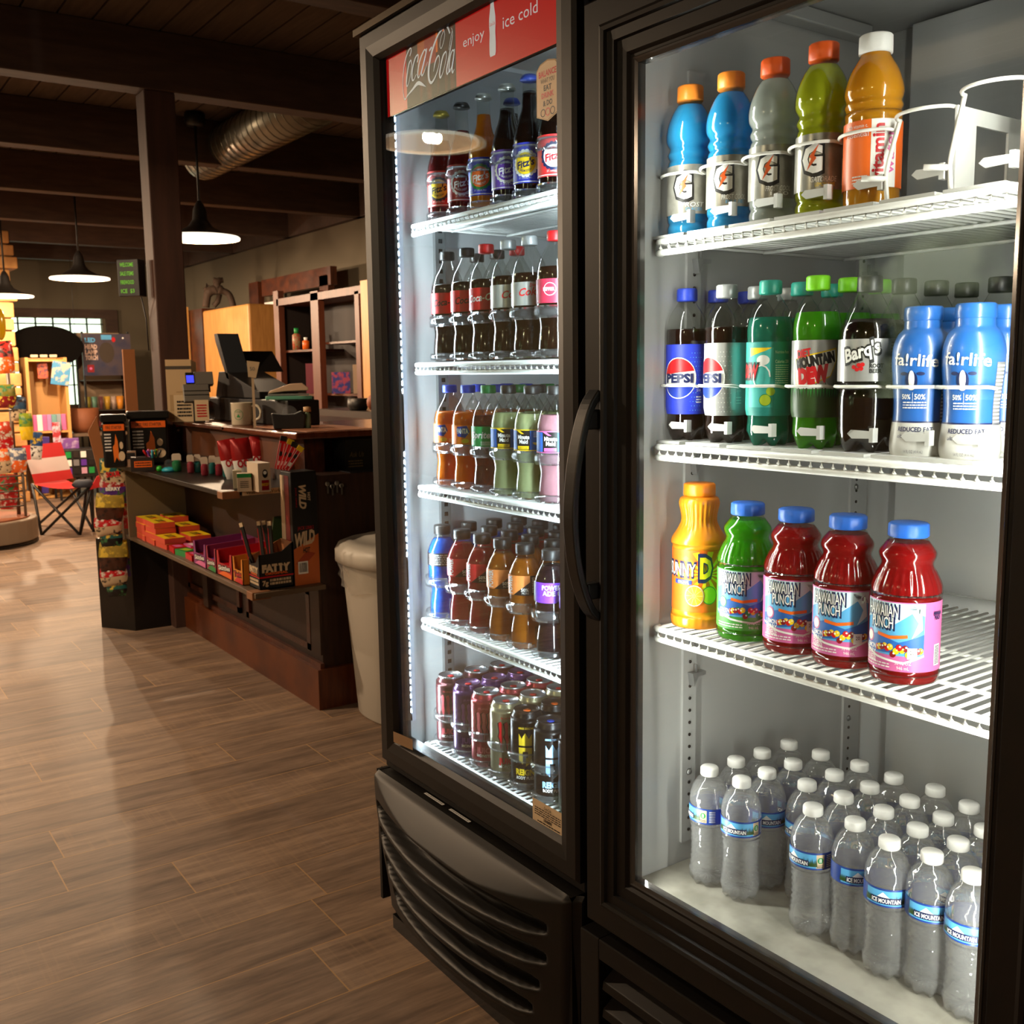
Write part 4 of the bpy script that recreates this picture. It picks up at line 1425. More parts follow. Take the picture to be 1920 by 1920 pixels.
# shelf 3
F1 = bottle('soda_bottle', cp, PETM, liq('orange_drink', 'f07c12'), 0.175, CAPB, 0.0155, 0.018, (AF, 0, 0, R35), 'x')
F2 = bottle('soda_bottle', cp, PETM, thin('clear_soda', 'd8b4a8', 1.33, 0.05, body=0.25, bcol='a06a60'), 0.17, CAPG, 0.0155, 0.018, (AS, 0, 0, R35), 'x')
F3 = bottle('lemonade_bottle', cp, PETM, liq('lemonade', 'c9d19a', 0.4), 0.178, CAPK, 0.0155, 0.018, (art_maid(YEL, 0), 0, 0, R35), 'x')
F4 = bottle('lemonade_bottle', cp, PETM, liq('pink_lemonade', 'c98e9c', 0.4), 0.178, CAPK, 0.0155, 0.018, (art_maid(PNK, 0), 0, 0, R35), 'x')
for q_ in (F1, F2, F3, F4):
    q_.scale = (0.97, 0.97, 0.905)
FS = [(F1, 'orange soda bottle with blue cap', 845), (F1, 'orange soda bottle with blue cap', 879), (F2, 'green-labelled lime soda bottle, green cap', 917), (F3, 'pale lemonade bottle, black cap', 954), (F3, 'pale lemonade bottle, black cap', 998), (F4, 'pink lemonade bottle, black cap', 1042)]
# shelf 4
def powr(col, lq, two=False):
    return bottle('sports_drink_bottle', SH['power'], PETM, lq, 0.175, CAPK, 0.0185, 0.02, (art_power(col, two), 0, 0, 0.0325), 'x', capfn=0, zcap=0.184)
AB = sleeve(0.0325, 0.118, 0.146, mat('power_black', '')).lines(-0.03, 0.12, 0.03, 0.144, 6, W0, 2)
PB = bottle('sports_drink_bottle', SH['power'], PETM, liq('blue_drink', '1f66d8'), 0.175, CAPK, 0.0185, 0.02, (AB, 0, 0, 0.0325), 'x', capfn=0, zcap=0.184)
PRr = powr(mat('power_red', 'd82c30'), liq('red_drink', 'a81c28'))
PO = powr(mat('power_orange', 'f09048'), liq('amber_drink', 'c27018'))
PP = powr(mat('power_purple', '7a3ae0'), liq('dark_drink', '1c1018', 0.1), True)
PS_ = [(PB, 'bright blue sports drink, black cap', 831), (PRr, 'red sports drink, black cap', 868), (PRr, 'red sports drink, black cap', 905), (PO, 'amber sports drink, black cap', 943), (PO, 'amber sports drink, black cap', 985), (PP, 'dark sports drink, purple label', 1034), (PP, 'dark sports drink, purple label', 1082)]
# shelf 5
cb = lambda n, c: mat(n, c, 0.28, 0.55)
c1 = cb('can_maroon', '4a1a20')
c2 = cb('can_violet', '5a3468')
c3 = cb('can_coral', 'b04048')
c4 = cb('can_cream', 'a8a080')
c5 = cb('can_black', '181414')
CN = [(can('energy_drink_can', c1, art_can(c1, 'claw', 'JUICE', mat('claw_red', 'c03040'), 'MONSTER', 'MONSTER'), 'x'), 'maroon energy drink can', 848),
      (can('energy_drink_can', c2, art_can(c2, 'claw', 'JUICE', mat('claw_violet', '8a5ab0'), 'MONSTER', 'JUICED'), 'x', rimm=cb('lid_violet', '6a4a70')), 'violet energy drink can', 880),
      (can('energy_drink_can', c3, art_can(c3, 'claw', 'JUICE', mat('claw_rose', 'd86a70'), 'MONSTER', 'PUNCH'), 'x'), 'coral energy drink can, claw mark', 914),
      (can('energy_drink_can', c4, art_can(c4, 'claw', 'JUICE', RED, 'MONSTER', 'PACIFIC PUNCH'), 'x'), 'cream energy drink can, red claw mark', 950),
      (can('energy_drink_can', c5, art_can(c5, 'crown', 'REIGN', mat('reign_gold', 'd8b820'), 'BODY FUEL', 'AMINOS  COENZYME'), 'x', rimm=cb('lid_black', '2a2424'), tabm=ORG), 'black energy can, yellow crown', 989),
      (can('energy_drink_can', c5, art_can(c5, 'crown', 'REIGN', mat('reign_ice', '9ac8f0'), 'BODY FUEL', 'AMINOS  COENZYME'), 'x', rimm=cb('lid_black', ''), tabm=BLU), 'black energy can, pale blue crown', 1033),
      (can('energy_drink_can', c5, art_can(c5, 'crown', 'REIGN', GRN, 'BODY FUEL', 'AMINOS  COENZYME'), 'x', rimm=cb('lid_black', ''), tabm=GRN), 'black energy can, green crown', 1080)]
ROWS = ((GS, ZL[0], 300, 2, 'top shelf', 0.066), (CS, ZL[1], 560, 2, 'second shelf', 0.073), (FS, ZL[2], 820, 3, 'third shelf', 0.073), (PS_, ZL[3], 1080, 4, 'fourth shelf', 0.068), (CN, ZL[4], 1400, 3, 'bottom shelf', 0.068))


def bumper(x, y, z, r, zs, label, group):
    """clear plastic lane front: curved bands at two heights and a slim base tray"""
    t = thing('lane_divider', label, 'shelf organiser', (x, y, z), 0, group)
    arc = [(r * math.sin(a), -r * math.cos(a)) for a in [(-1.25 + 2.5 * i / 14) for i in range(15)]]
    for za, zb in zs:
        vs, fs = [], []
        for i, (ax, ay) in enumerate(arc):
            vs += [(ax, ay, za), (ax * 1.05, ay * 1.05, (za + zb) / 2), (ax, ay, zb), (ax * 0.97, ay * 0.97, (za + zb) / 2)]
        for i in range(14):
            for k in range(4):
                l = (k + 1) % 4
                fs.append((i * 4 + k, i * 4 + 4 + k, i * 4 + 4 + l, i * 4 + l))
        MB().add(vs, fs, CLEAR, smooth=True).obj('front_band', t)
    MB().box(-r, -r * 0.3, -0.0, -r + 0.002, 0.38, 0.05, CLEAR).obj('side_wall', t)
    return t


for items, z, py, nrow, shn, pitch in ROWS:
    bands = [(0.072, 0.094), (0.004, 0.018)] if z != ZL[4] else [(0.06, 0.08), (0.004, 0.02)]
    d0 = None
    for k, (pr_, desc, px_) in enumerate(items):
        x = P(px_, py, Y=YL)[0]
        for j in range(nrow):
            y = YL + j * pitch
            if j and z == ZL[0] and k in (0, 1, 5):
                continue
            if j and z == ZL[1] and k in (3, 4):
                continue
            pp, dd_ = pr_, desc
            if z == ZL[0] and j:
                pp, dd_ = GS[(k + 2) % 6][0], GS[(k + 2) % 6][1]
            put(pp, dd_, x, y, z, f'left cooler {shn}, lane {ON[k]}, {RW[j]}', 'drinks on the ' + shn + ' of the left cooler', turn=(0.12 if k % 2 else -0.1) + 0.2 * (z == ZL[1]))
        if k < 6:
            bumper(x, YL, z, 0.0385 if z != ZL[0] else 0.034, bands, f'clear plastic lane front on the {shn} of the left cooler, lane {ON[k]} from left', 'clear lane fronts in the left cooler')

# --- right cooler stock
def putr(pr_, desc, px_, py_, Y, z, where, group, turn=0.0, X=None):
    x = PR(px_, py_, Y=Y)[0] if X is None else X
    return put(pr_, desc, x, Y, z, where, group, turn, RM), x


blue = liq('cool_blue_drink', '38a8e4')
def gat(lq, a, cm_):
    return bottle('sports_drink_bottle', SH['gat'], PETM, lq, 0.174, cm_, 0.0205, 0.02, (a, 0, 0, 0.0345), 'x', capfn=40, zcap=0.179)
G1 = gat(blue, art_gat('FROST', 'GLACIER', LBL, 1), CAPO)
G2 = gat(blue, art_gat('FROST COOL', 'BLUE', LBL), CAPO)
G3 = gat(liq('frost_white_drink', 'd0d6d0', 0.5), art_gat('FROST COOL', '140', W0), CAPO2)
G4 = gat(liq('lemon_lime_drink', 'c4cc2a'), art_gat('GATORADE', 'LEMON LIME', YEL), CAPO2)
a = sleeve(0.0345, 0.022, 0.094, ORG).rect(-0.002, 0.022, 0.03, 0.094, W0, 1)
a.text('vitamin', 0.006, 0.058, 0.0135, RED, 3, bold=0.03, rot=PI / 2, w=0.062).text('water', 0.0205, 0.06, 0.0125, PNK, 3, bold=0.01, rot=PI / 2, w=0.048)
a.text('essential', -0.02, 0.079, 0.005, W0, 2, w=0.03).text('with vitamin c.', -0.02, 0.088, 0.004, W0, 2, w=0.028).lines(-0.024, 0.026, -0.005, 0.036, 3, W0)
G5 = bottle('vitamin_drink_bottle', SH['vit'], PETM, liq('amber_vitamin_drink', 'f2aa26'), 0.168, CAPW, 0.0205, 0.02, (a, 0, 0, 0.0345), 'x', capfn=40, zcap=0.168)
YR = 1.118
for q_ in (G1, G2, G3, G4):
    q_.scale = (0.95, 0.95, 1.095)
G5.scale = (1, 1, 1.11)
for k, (pr_, d, px_, py_, tn) in enumerate(((G1, 'blue sports drink, light orange cap', 1293, 320, 0.05), (G2, 'deeper blue sports drink, light orange cap', 1369, 300, 0.05), (G3, 'cloudy white sports drink, red-orange cap', 1451, 270, 0.1), (G4, 'yellow-green sports drink, red-orange cap', 1541, 250, 0.0), (G5, 'orange vitamin drink with white cap', 1638, 220, 0.0))):
    putr(pr_, d, px_, py_, YR, ZR[0], 'right cooler top shelf', 'bottles on the top shelf of the right cooler', tn)

# shelf 2
RP2 = 0.0315
def bandlab(bg, z0=0.045, z1=0.148):
    return sleeve(RP2, z0, z1, bg)
def pepsi(bg, dots, x0=-0.012):
    a = bandlab(bg, 0.044, 0.149)
    for i in range(9):
        for j in range(14):
            if (i + j) % 2 == 0:
                s_ = 0.0005 + 0.00035 * (i % 5) / 4
                a.ell(x0 + 0.018 + i * 0.0022, 0.05 + j * 0.0066, s_, s_ * 1.1, dots, 1, 6)
    a.ell(x0, 0.0985, 0.027, 0.031, W0, 2, 32).ell(x0, 0.0985, 0.0255, 0.0295, RED, 3, 32, a0=0.38, a1=PI - 0.18)
    a.ell(x0, 0.0985, 0.0255, 0.0295, BLU, 3, 32, a0=PI + 0.42, a1=2 * PI - 0.35)
    a.text('PEPSI', x0, 0.0985, 0.0125, NVY, 6, bold=0.05, w=0.044)
    a.rect(0.016, 0.074, 0.022, 0.086, bg, 3).text('210', 0.019, 0.08, 0.0035, W0, 5).lines(0.015, 0.06, 0.024, 0.072, 3, W0, 4)
    return a
pp5 = pet(0.229, RP2, 0.93)
B1 = bottle('cola_bottle', pp5, PETM, COLA, 0.172, CAPB, 0.0155, 0.019, (pepsi(mat('label_electric_blue', '2238c0'), LBL), 0, 0, RP2), 'x', fn=petal(0.024))
B2 = bottle('cola_bottle', pp5, PETM, COLA, 0.172, CAPS, 0.0155, 0.019, (pepsi(SIL, W0, -0.028), 0, 0, RP2), 'x', fn=petal(0.024))
a = bandlab(mat('label_teal', '1b8f86'), 0.046, 0.148)
a.rect(-0.032, 0.058, 0.004, 0.140, mat('label_sea', '3fb0a8'), 1).poly([(-0.03, 0.128), (-0.006, 0.136), (0.002, 0.14), (-0.03, 0.14)], YEL, 2).ell(-0.01, 0.123, 0.009, 0.007, W0, 2).rib([(-0.012 + 0.012 * math.cos(t * 0.5), 0.1 + 0.016 * math.sin(t * 0.5)) for t in range(9)], 0.002, W0, 3)
a.text('DEW', -0.03, 0.108, 0.02, K0, 3, bold=0.1, shear=0.2, w=0.032).text('DEW', -0.03, 0.108, 0.017, RED, 4, bold=0.04, shear=0.2, w=0.028)
a.ell(-0.006, 0.068, 0.0085, 0.0085, GRN, 2).ell(-0.006, 0.068, 0.0075, 0.0075, mat('lime_print', ''), 3).ell(0.001, 0.08, 0.006, 0.006, mat('lime_print', ''), 2)
a.text('Nutrition Facts', 0.017, 0.134, 0.004, W0, 3, w=0.021).text('Calories 230', 0.017, 0.121, 0.0045, W0, 3, bold=0.02, w=0.021).lines(0.007, 0.09, 0.028, 0.117, 9, W0, 2)
B3 = bottle('soda_bottle', pp5, PETM, liq('teal_soda', '1f8f78', 0.6), 0.182, CAPT, 0.0155, 0.019, (a, 0, 0, RP2), 'x', fn=petal(0.024))
a = bandlab(mat('dew_green', '2f8a3a'), 0.046, 0.148).rect(-PI * RP2, 0.046, PI * RP2, 0.066, mat('pine_print', '2c4a20'), 1)
a.rect(-0.05, 0.088, 0.05, 0.148, SIL, 1)
for i in range(22):
    a.poly([(-0.045 + i * 0.004 - 0.003, 0.064), (-0.045 + i * 0.004 + 0.003, 0.064), (-0.045 + i * 0.004, 0.084 + 0.006 * (i % 3))], mat('pine_print', ''), 2)
a.poly([(-0.03, 0.084), (-0.018, 0.098), (-0.008, 0.088), (0.006, 0.1), (0.02, 0.084)], W0, 1)
a.text('DIET', -0.018, 0.131, 0.010, RED, 5, bold=0.05, rot=0.15, w=0.02).poly([(-0.032, 0.1), (-0.032, 0.124), (0.026, 0.138), (0.028, 0.122), (0.018, 0.1), (-0.01, 0.088), (-0.03, 0.086)], YEL, 3)
a.poly([(-0.030, 0.101), (-0.030, 0.1225), (0.024, 0.1355), (0.026, 0.122), (0.017, 0.101), (-0.01, 0.09), (-0.028, 0.088)], W0, 4)
a.text('MOUNTAIN', -0.003, 0.1215, 0.0125, K0, 6, bold=0.08, rot=0.2, w=0.052).text('DEW', -0.005, 0.1025, 0.0195, RED, 6, bold=0.09, rot=0.15, shear=0.1, w=0.042)
B4 = bottle('soda_bottle', pp5, PETM, liq('green_soda', '56b01c', 0.6), 0.185, CAPL, 0.0155, 0.019, (a, 0, 0, RP2), 'x', fn=petal(0.024))
a = sleeve(0.036, 0.094, 0.147, SIL)
a.text("Barq's", -0.008, 0.132, 0.019, K0, 3, bold=0.1, shear=0.2, rot=0.3, w=0.05).text("Barq's", -0.008, 0.132, 0.016, W0, 4, bold=0.03, shear=0.2, rot=0.3, w=0.046)
for dx, dz in ((0, 0), (0.005, 0.001), (-0.004, 0.003), (0.002, 0.0055), (0.0065, 0.006)):
    a.ell(-0.012 + dx, 0.109 + dz, 0.0027, 0.0027, RED, 5, 10)
a.text('ROOT', 0.011, 0.1135, 0.005, K0, 3, bold=0.04, w=0.017).text('BEER', 0.010, 0.107, 0.005, K0, 3, bold=0.04, w=0.015)
a.rect(0.03, 0.102, 0.048, 0.146, GRY, 1).lines(0.031, 0.104, 0.047, 0.144, 10, K0, 2)
B5 = bottle('root_beer_bottle', [(0, 0.008), (0.014, 0.003), (0.025, 0.0005), (0.032, 0.008), (0.0355, 0.024), (0.0365, 0.05), (0.0365, 0.075), (0.034, 0.088), (0.036, 0.094), (0.036, 0.147), (0.0335, 0.165), (0.022, 0.19), (0.0145, 0.204), (0.0125, 0.21), (0.0125, 0.215), (0.0125, 0.222)], PETM, COLA, 0.172, CAPK, 0.0155, 0.02, (a, 0, 0, 0.036), 'x', fn=petal(0.03, 0.016))
MILKB = mat('milk_blue', '2761ae', 0.3, coat=0.3)
a = sleeve(0.036, 0.002, 0.046, mat('milk_white', 'c9c8c2', 0.4)).rect(-PI * 0.036, 0.046, PI * 0.036, 0.048, NVY, 1)
a.text('fa!rlife', -0.004, 0.124, 0.0145, W0, 3, bold=0.015, rot=-0.06, w=0.056)
a.ell(-0.008, 0.098, 0.0075, 0.012, NVY, 1).ell(-0.008, 0.1, 0.0038, 0.011, W0, 2).ell(-0.008, 0.09, 0.0045, 0.0035, W0, 3).ell(-0.018, 0.107, 0.005, 0.0022, NVY, 1).ell(0.003, 0.107, 0.005, 0.0022, NVY, 1)
a.text('50%', -0.015, 0.0785, 0.006, W0, 3, bold=0.02, w=0.012).text('50%', 0.003, 0.0785, 0.0065, W0, 3, bold=0.02, w=0.014).rect(-0.0065, 0.07, -0.006, 0.084, W0, 2).lines(-0.02, 0.063, 0.012, 0.073, 3, W0, 2)
a.text('REDUCED FAT', -0.002, 0.038, 0.0055, NVY, 3, bold=0.02, w=0.046).text('ultra-filtered milk', -0.002, 0.0295, 0.0052, NVY, 3, shear=0.25, w=0.046).text('14 FL OZ (414 mL)', -0.003, 0.010, 0.004, GRY, 3, w=0.024)
a.rect(0.032, 0.045, 0.048, 0.12, GRY, 1).lines(0.033, 0.047, 0.047, 0.118, 16, W0, 2)
B6 = bottle('milk_bottle', SH['milk'], MILKB, None, 0, MILKB, 0.0245, 0.0185, (a, 0, 0, 0.036), 'x', capfn=0, zcap=0.172)
B6.scale = (0.93, 0.93, 0.965)
R2 = [(B1, 'blue-labelled cola bottle, blue cap', 1287, 690, 0.0, 2), (B2, 'silver-labelled diet cola bottle, silver cap', 1361, 690, 0.0, 2), (B3, 'teal soda bottle, teal cap', 1442, 690, 0.05, 2), (B4, 'bright green diet soda bottle, lime cap', 1530, 690, 0.05, 2), (B5, 'root beer bottle, black cap', 1626, 690, 0.0, 3), (B6, 'blue and white milk bottle', 1727, 710, -0.1, 1), (B6, 'blue and white milk bottle', 1824, 710, -0.1, 1)]
lanes = []
for k, (pr_, d, px_, py_, tn, nr) in enumerate(R2):
    _, x = putr(pr_, d, px_, py_, 1.128, ZR[1], f'right cooler middle shelf, lane {ON[k]}, front row', 'bottles on the middle shelf of the right cooler', tn)
    lanes.append(x)
    for j in range(1, nr + 1):
        q, dd_, Xj = pr_, d, x
        putr(q, dd_, 0, 0, 1.128 + (0.074 if q is B5 else 0.068) * j, ZR[1], f'right cooler middle shelf, lane {ON[k]}, {RW[j]}', 'bottles on the middle shelf of the right cooler', tn, X=Xj)
for j, (k, yy) in enumerate(((5, 1.30), (5, 1.376), (6, 1.30), (6, 1.376))):
    putr(B5, 'root beer bottle, black cap', 0, 0, yy, ZR[1], 'right cooler middle shelf, behind the milk, ' + ('nearer', 'farther', 'right nearer', 'right farther')[j], 'bottles on the middle shelf of the right cooler', X=lanes[k] + 0.0 * (k == 6))

# shelf 3
a = sleeve(0.0405, 0.028, 0.124, mat('sunny_orange', 'f06a14'))
for i in range(14):
    t0 = i * PI / 7 / 1.0
    if i < 14:
        a.poly([(0.012, 0.078), (0.012 + 0.05 * math.cos(t0), 0.078 + 0.03 * math.sin(t0)), (0.012 + 0.05 * math.cos(t0 + 0.2), 0.078 + 0.03 * math.sin(t0 + 0.2))], YEL, 1)
a.text('SUNNY', -0.03, 0.083, 0.020, NVY, 3, bold=0.06, w=0.056).text('SUNNY', -0.03, 0.083, 0.0165, W0, 5, bold=0.012, w=0.052)
a.text('D', 0.011, 0.086, 0.030, NVY, 5, bold=0.12, w=0.024).text('D', 0.011, 0.086, 0.026, YEL, 6, bold=0.05, w=0.018)
a.rect(-0.04, 0.063, -0.01, 0.069, BLU, 3).text('ORIGINAL', -0.024, 0.066, 0.004, W0, 4, w=0.02)
a.ell(0.017, 0.049, 0.0125, 0.0125, GRN, 2).ell(0.017, 0.049, 0.0112, 0.0112, mat('lime_print', ''), 3)
a.ell(-0.006, 0.0485, 0.0155, 0.0155, ORG, 4).ell(-0.006, 0.0485, 0.0142, 0.0142, W0, 5).ell(-0.006, 0.0485, 0.0132, 0.0132, mat('orange_slice', 'f6a52c'), 6)
for i in range(10):
    t0 = i * PI / 5
    a.rib([(-0.006 + 0.001 * math.cos(t0), 0.0485 + 0.001 * math.sin(t0)), (-0.006 + 0.0125 * math.cos(t0), 0.0485 + 0.0125 * math.sin(t0))], 0.0006, mat('orange_pith', 'fbd48a'), 7)
def srib(rr, z, t):
    k_ = sst(0.15, 0.158, z) * (1 - sst(0.192, 0.198, z)) + 0.6 * (1 - sst(0.014, 0.02, z)) * sst(0.004, 0.008, z)
    return (rr + 0.0008 * math.cos(26 * t) * k_, z)
a.p = [a.p[0]] + [([(x, 0.028 + (z - 0.026) * 1.15) for x, z in q], m_, ly) for q, m_, ly in a.p[1:]]
SUN = bottle('juice_bottle', SH['sunny'], mat('juice_orange', 'f59a1e', 0.3, trl=0.3, coat=0.2), None, 0, mat('cap_bright_orange', 'f08210', 0.4), 0.0245, 0.0195, (a, 0, 0, 0.0405), 'x', seg=104, fn=srib, capfn=36, zcap=0.203)
RJ = liq('red_punch', 'b01418', 0.5)
H1 = punch(liq('green_punch', '4ab018', 0.6), 'green', True)
H2 = punch(RJ, 'red')
for k, (pr_, d, px_, py_, tn) in enumerate(((SUN, 'orange juice bottle with ribbed neck and orange cap', 1310, 1050, 0.0), (H1, 'green fruit punch bottle with blue cap', 1400, 1080, 0.0), (H2, 'red punch bottle beside the green one', 1490, 1100, 0.03), (H2, 'red punch bottle between two other red ones', 1586, 1120, -0.12), (H2, 'nearest red punch bottle, label side panel showing', 1698, 1140, -0.28))):
    putr(pr_, d, px_, py_, 1.128, ZR[2], 'lowest wire shelf of the right cooler', 'juice bottles on the lowest wire shelf', tn)

# floor: water
WV = [water(v, 'x') for v in range(4)]
for q_ in WV:
    q_.scale = (0.95, 0.95, 1.005)
GRID = [(-1.096, (1.1355, 1.196, 1.2577, 1.324)), (-1.0345, (1.142, 1.1995, 1.261, 1.329)), (-0.967, (1.212, 1.277, 1.339)), (-0.905, (1.149, 1.218, 1.28, 1.3395)), (-0.840, (1.158, 1.2226, 1.2842, 1.348)), (-0.7775, (1.147, 1.21, 1.2705, 1.334)), (-0.7214, (1.157, 1.2164, 1.28)), (-0.6615, (1.152, 1.214))]
TN = {(0, 0): (2, -0.3), (1, 0): (1, 0.1), (1, 1): (0, 0.2), (3, 0): (2, 0.4), (4, 0): (3, 0.0), (5, 0): (0, 0.0), (6, 0): (0, 0.05), (7, 0): (1, 0.1)}
for k, (x, ys) in enumerate(GRID):
    for j, yy in enumerate(ys):
        v, tn = TN.get((k, j), ((k * 3 + j * 5) % 4, ((k * 7 + j * 3) % 5 - 2) * 0.3))
        p = RI @ Vector((x, yy, 0))
        put(WV[v], 'clear water bottle with mountain label', p[0], p[1], 0.405, f'cooler floor, column {ON[k]}, {RW[j + (k == 2)]}', 'water bottles on the cooler floor', tn, RM)

# white plastic lane glides on the two upper shelves of the right cooler
FRO = mat('frosted_plastic', 'e6e6e2', 0.35, trl=0.3)


def glide(x, y, z, label, group, tray=True, divider=False, zr=0.09, r=0.038):
    t = thing('lane_glide', label, 'shelf organiser', RM @ Vector((x, y, z)), RA, group)
    pth = [(-r, -0.01, zr - 0.002), (-r * 0.9, -r * 0.62, zr), (-r * 0.5, -r * 0.98, zr), (0, -r * 1.1, zr), (r * 0.5, -r * 0.98, zr), (r * 0.9, -r * 0.62, zr), (r, -0.01, zr - 0.002)]
    MB().tube(cr(pth, 3), 0.0022, WHT, 8).obj('front_rail', t)
    MB().box(-r, -0.046, 0.0, r - 0.004, 0.3, 0.004, FRO).obj('base_tray', t)
    pd = [(r * 0.15, 0.0), (r * 0.95, 0.001), (r * 0.95, 0.010), (r * 0.1, 0.011), (-r * 0.05, 0.006)]
    MB().prism([(a_, b_ + 0.022) for a_, b_ in pd], 'y', -r * 0.99, -r * 0.93, FRO).box(r * 0.86, -r * 0.99, 0.018, r * 1.02, -r * 0.7, 0.036, FRO).obj('front_stop', t)
    if divider:
        d_ = MB()
        d_.box(r + 0.001, -0.02, 0, r + 0.004, 0.02, zr, FRO).box(r + 0.001, 0.02, zr - 0.018, r + 0.004, 0.12, zr, FRO).box(r + 0.001, 0.09, 0, r + 0.004, 0.12, zr, FRO).box(r + 0.001, 0.02, 0, r + 0.004, 0.12, 0.012, FRO)
        d_.obj('side_plate', t)
        MB().tube(cr([(-r, -0.01, zr), (-r, -0.03, 0.05), (-r * 1.0, -0.034, 0.03), (-r, -0.03, 0.004)], 3), 0.0028, WHT, 8).tube([(-r, -0.034, 0.03), (-r * 1.6, -0.05, 0.032)], 0.0035, WHT, 8).obj('front_post', t)
    return t


for k, px_ in enumerate((1293, 1369, 1451, 1541, 1638)):
    glide(PR(px_, 300, Y=YR)[0], YR, ZR[0], f'white plastic lane glide, top shelf of right cooler, {ON[k]} from left', 'white lane glides in the right cooler')
xg = PR(1638, 220, Y=YR)[0]
for k, dx in enumerate((0.082, 0.164)):
    glide(xg + dx, YR, ZR[0], ('empty white lane glide beside the orange vitamin drink', 'empty white lane glide at the right post, top shelf')[k], 'white lane glides in the right cooler', divider=True, zr=0.1 + 0.012 * k)
for k, x in enumerate(lanes):
    glide(x, 1.128, ZR[1], f'white plastic lane glide, middle shelf of right cooler, {ON[k]} from left', 'white lane glides in the right cooler', zr=0.0875, r=0.0355)
# ---------------------------------------------------------------- shop behind: counter
def fx(mb, x0, y0, x1, y1, X, d, m):
    """box whose front lies on the plane X (facing the aisle), from two picture corners"""
    a, b = P(x0, (y0 + y1) / 2, X=X), P(x1, (y0 + y1) / 2, X=X)
    c, e = P((x0 + x1) / 2, y0, X=X), P((x0 + x1) / 2, y1, X=X)
    return mb.box(X - d, min(a[1], b[1]), min(c[2], e[2]), X, max(a[1], b[1]), max(c[2], e[2]), m)


def fy(mb, x0, y0, x1, y1, Y, d, m, z0=None):
    a, b = P(x0, (y0 + y1) / 2, Y=Y), P(x1, (y0 + y1) / 2, Y=Y)
    c, e = P((x0 + x1) / 2, y0, Y=Y), P((x0 + x1) / 2, y1, Y=Y)
    return mb.box(min(a[0], b[0]), Y, min(c[2], e[2]) if z0 is None else z0, max(a[0], b[0]), Y + d, max(c[2], e[2]), m)


def spot(px, py, Y=None, X=None, Z=None):
    """position, heading towards the lens and metres per picture pixel there"""
    p = P(px, py, X=X, Y=Y, Z=Z)
    dep = Vector(MR[2]).dot(p - Vector((0, 0, H)))
    return p, face(p[0], p[1]), dep / 1920.0


CT = thing('shop_counter', 'dark wooden shop counter with two candy shelves along its front', 'counter')
PAN = mat('counter_panel', '2c1a12', 0.5, noise=(7, '3a2216', 0.35, 0.65, (1, 8, 1)))
KICK = mat('kick_board', '4a2210', 0.4, noise=(7, '63300f', 0.35, 0.65, (1, 8, 1)))
b = MB().box(-4.97, 1.50, 0, -3.38, 2.15, 0.855, PAN)
b.box(-4.97, 1.50, 0.855, -3.62, 2.15, 0.985, mat('counter_upper', '4e2a16', 0.45, noise=(7, '63371c', 0.35, 0.65, (1, 8, 1))))
b.obj('body', CT)
b = MB().box(-4.98, 1.47, 0, -3.36, 1.50, 0.15, KICK).box(-3.38, 1.5, 0, -3.36, 2.15, 0.15, KICK)
b.box(-4.98, 1.485, 0.15, -3.37, 1.5, 0.17, WOOD)
b.obj('kick_board', CT)
b = MB()
for x0_, x1_ in ((-4.9, -4.2), (-4.12, -3.46)):
    for q in ((x0_, 0.2, x1_, 0.225), (x0_, 0.41, x1_, 0.435), (x0_, 0.2, x0_ + 0.03, 0.43), (x1_ - 0.03, 0.2, x1_, 0.43)):
        b.box(q[0], 1.488, q[1], q[2], 1.5, q[3], WOOD)
b.obj('panel_moulding', CT)
b = MB().box(-3.46, 1.49, 0.2, -3.375, 1.5, 0.56, PAN).box(-3.46, 1.49, 0.575, -3.375, 1.5, 0.84, PAN).box(-3.43, 1.482, 0.66, -3.40, 1.49, 0.72, GASK)
b.obj('drawer', CT)
MB().box(-4.99, 1.46, 0.985, -4.2, 2.2, 1.003, WOOD).obj('counter_top', CT, bevel=0.004)
MB().box(-4.23, 1.46, 0.982, -3.45, 2.45, 1.006, mat('counter_slab', '5a2a16', 0.22, noise=(7, '6e3820', 0.35, 0.65, (1, 8, 1)))).obj('counter_slab', CT, bevel=0.006)
MB().box(-3.64, 1.52, 0.855, -3.52, 1.60, 0.982, WOOD).obj('support', CT)
MB().box(-3.6, 2.36, 0.0, -3.52, 2.44, 0.982, WOOD).obj('support', CT)
SHM = mat('shelf_board', '1f1a17', 0.42, spec=0.25)
EDG = mat('shelf_edge', '5c4a38', 0.5)
MB().box(-4.95, 1.19, 0.797, -3.472, 1.50, 0.815, SHM).box(-3.52, 1.187, 0.788, -3.466, 1.25, 0.814, mat('wood_corner', '8a5a38', 0.5)).obj('upper_shelf', CT, bevel=0.002)
MB().box(-5.0, 1.238, 0.452, -3.33, 1.5, 0.47, EDG).box(-3.40, 1.232, 0.444, -3.345, 1.30, 0.472, mat('wood_corner', '')).obj('lower_shelf', CT, bevel=0.002)
MB().box(-4.92, 1.23, 0.47, -4.905, 1.5, 0.797, mat('shelf_end', '6a5a42', 0.6)).obj('shelf_end_panel', CT)
MB().box(-3.60, 1.46, 0.5, -3.56, 1.5, 0.79, PAN).obj('shelf_bracket', CT)
MB().box(-4.62, 1.47, 0.16, -4.56, 1.5, 0.45, PAN).obj('shelf_bracket', CT)
a = Art().rect(0, 0, 0.16, 0.02, TAN, 0).text('Was', 0.03, 0.010, 0.012, K0, 1).text('Work', 0.12, 0.010, 0.012, K0, 1)
a.flat(MB(), (-3.471, 1.26, 0.795), (0, 1, 0), (0, 0, 1)).obj('tape_label', CT)['label'] = 'tan masking tape strip with handwriting'

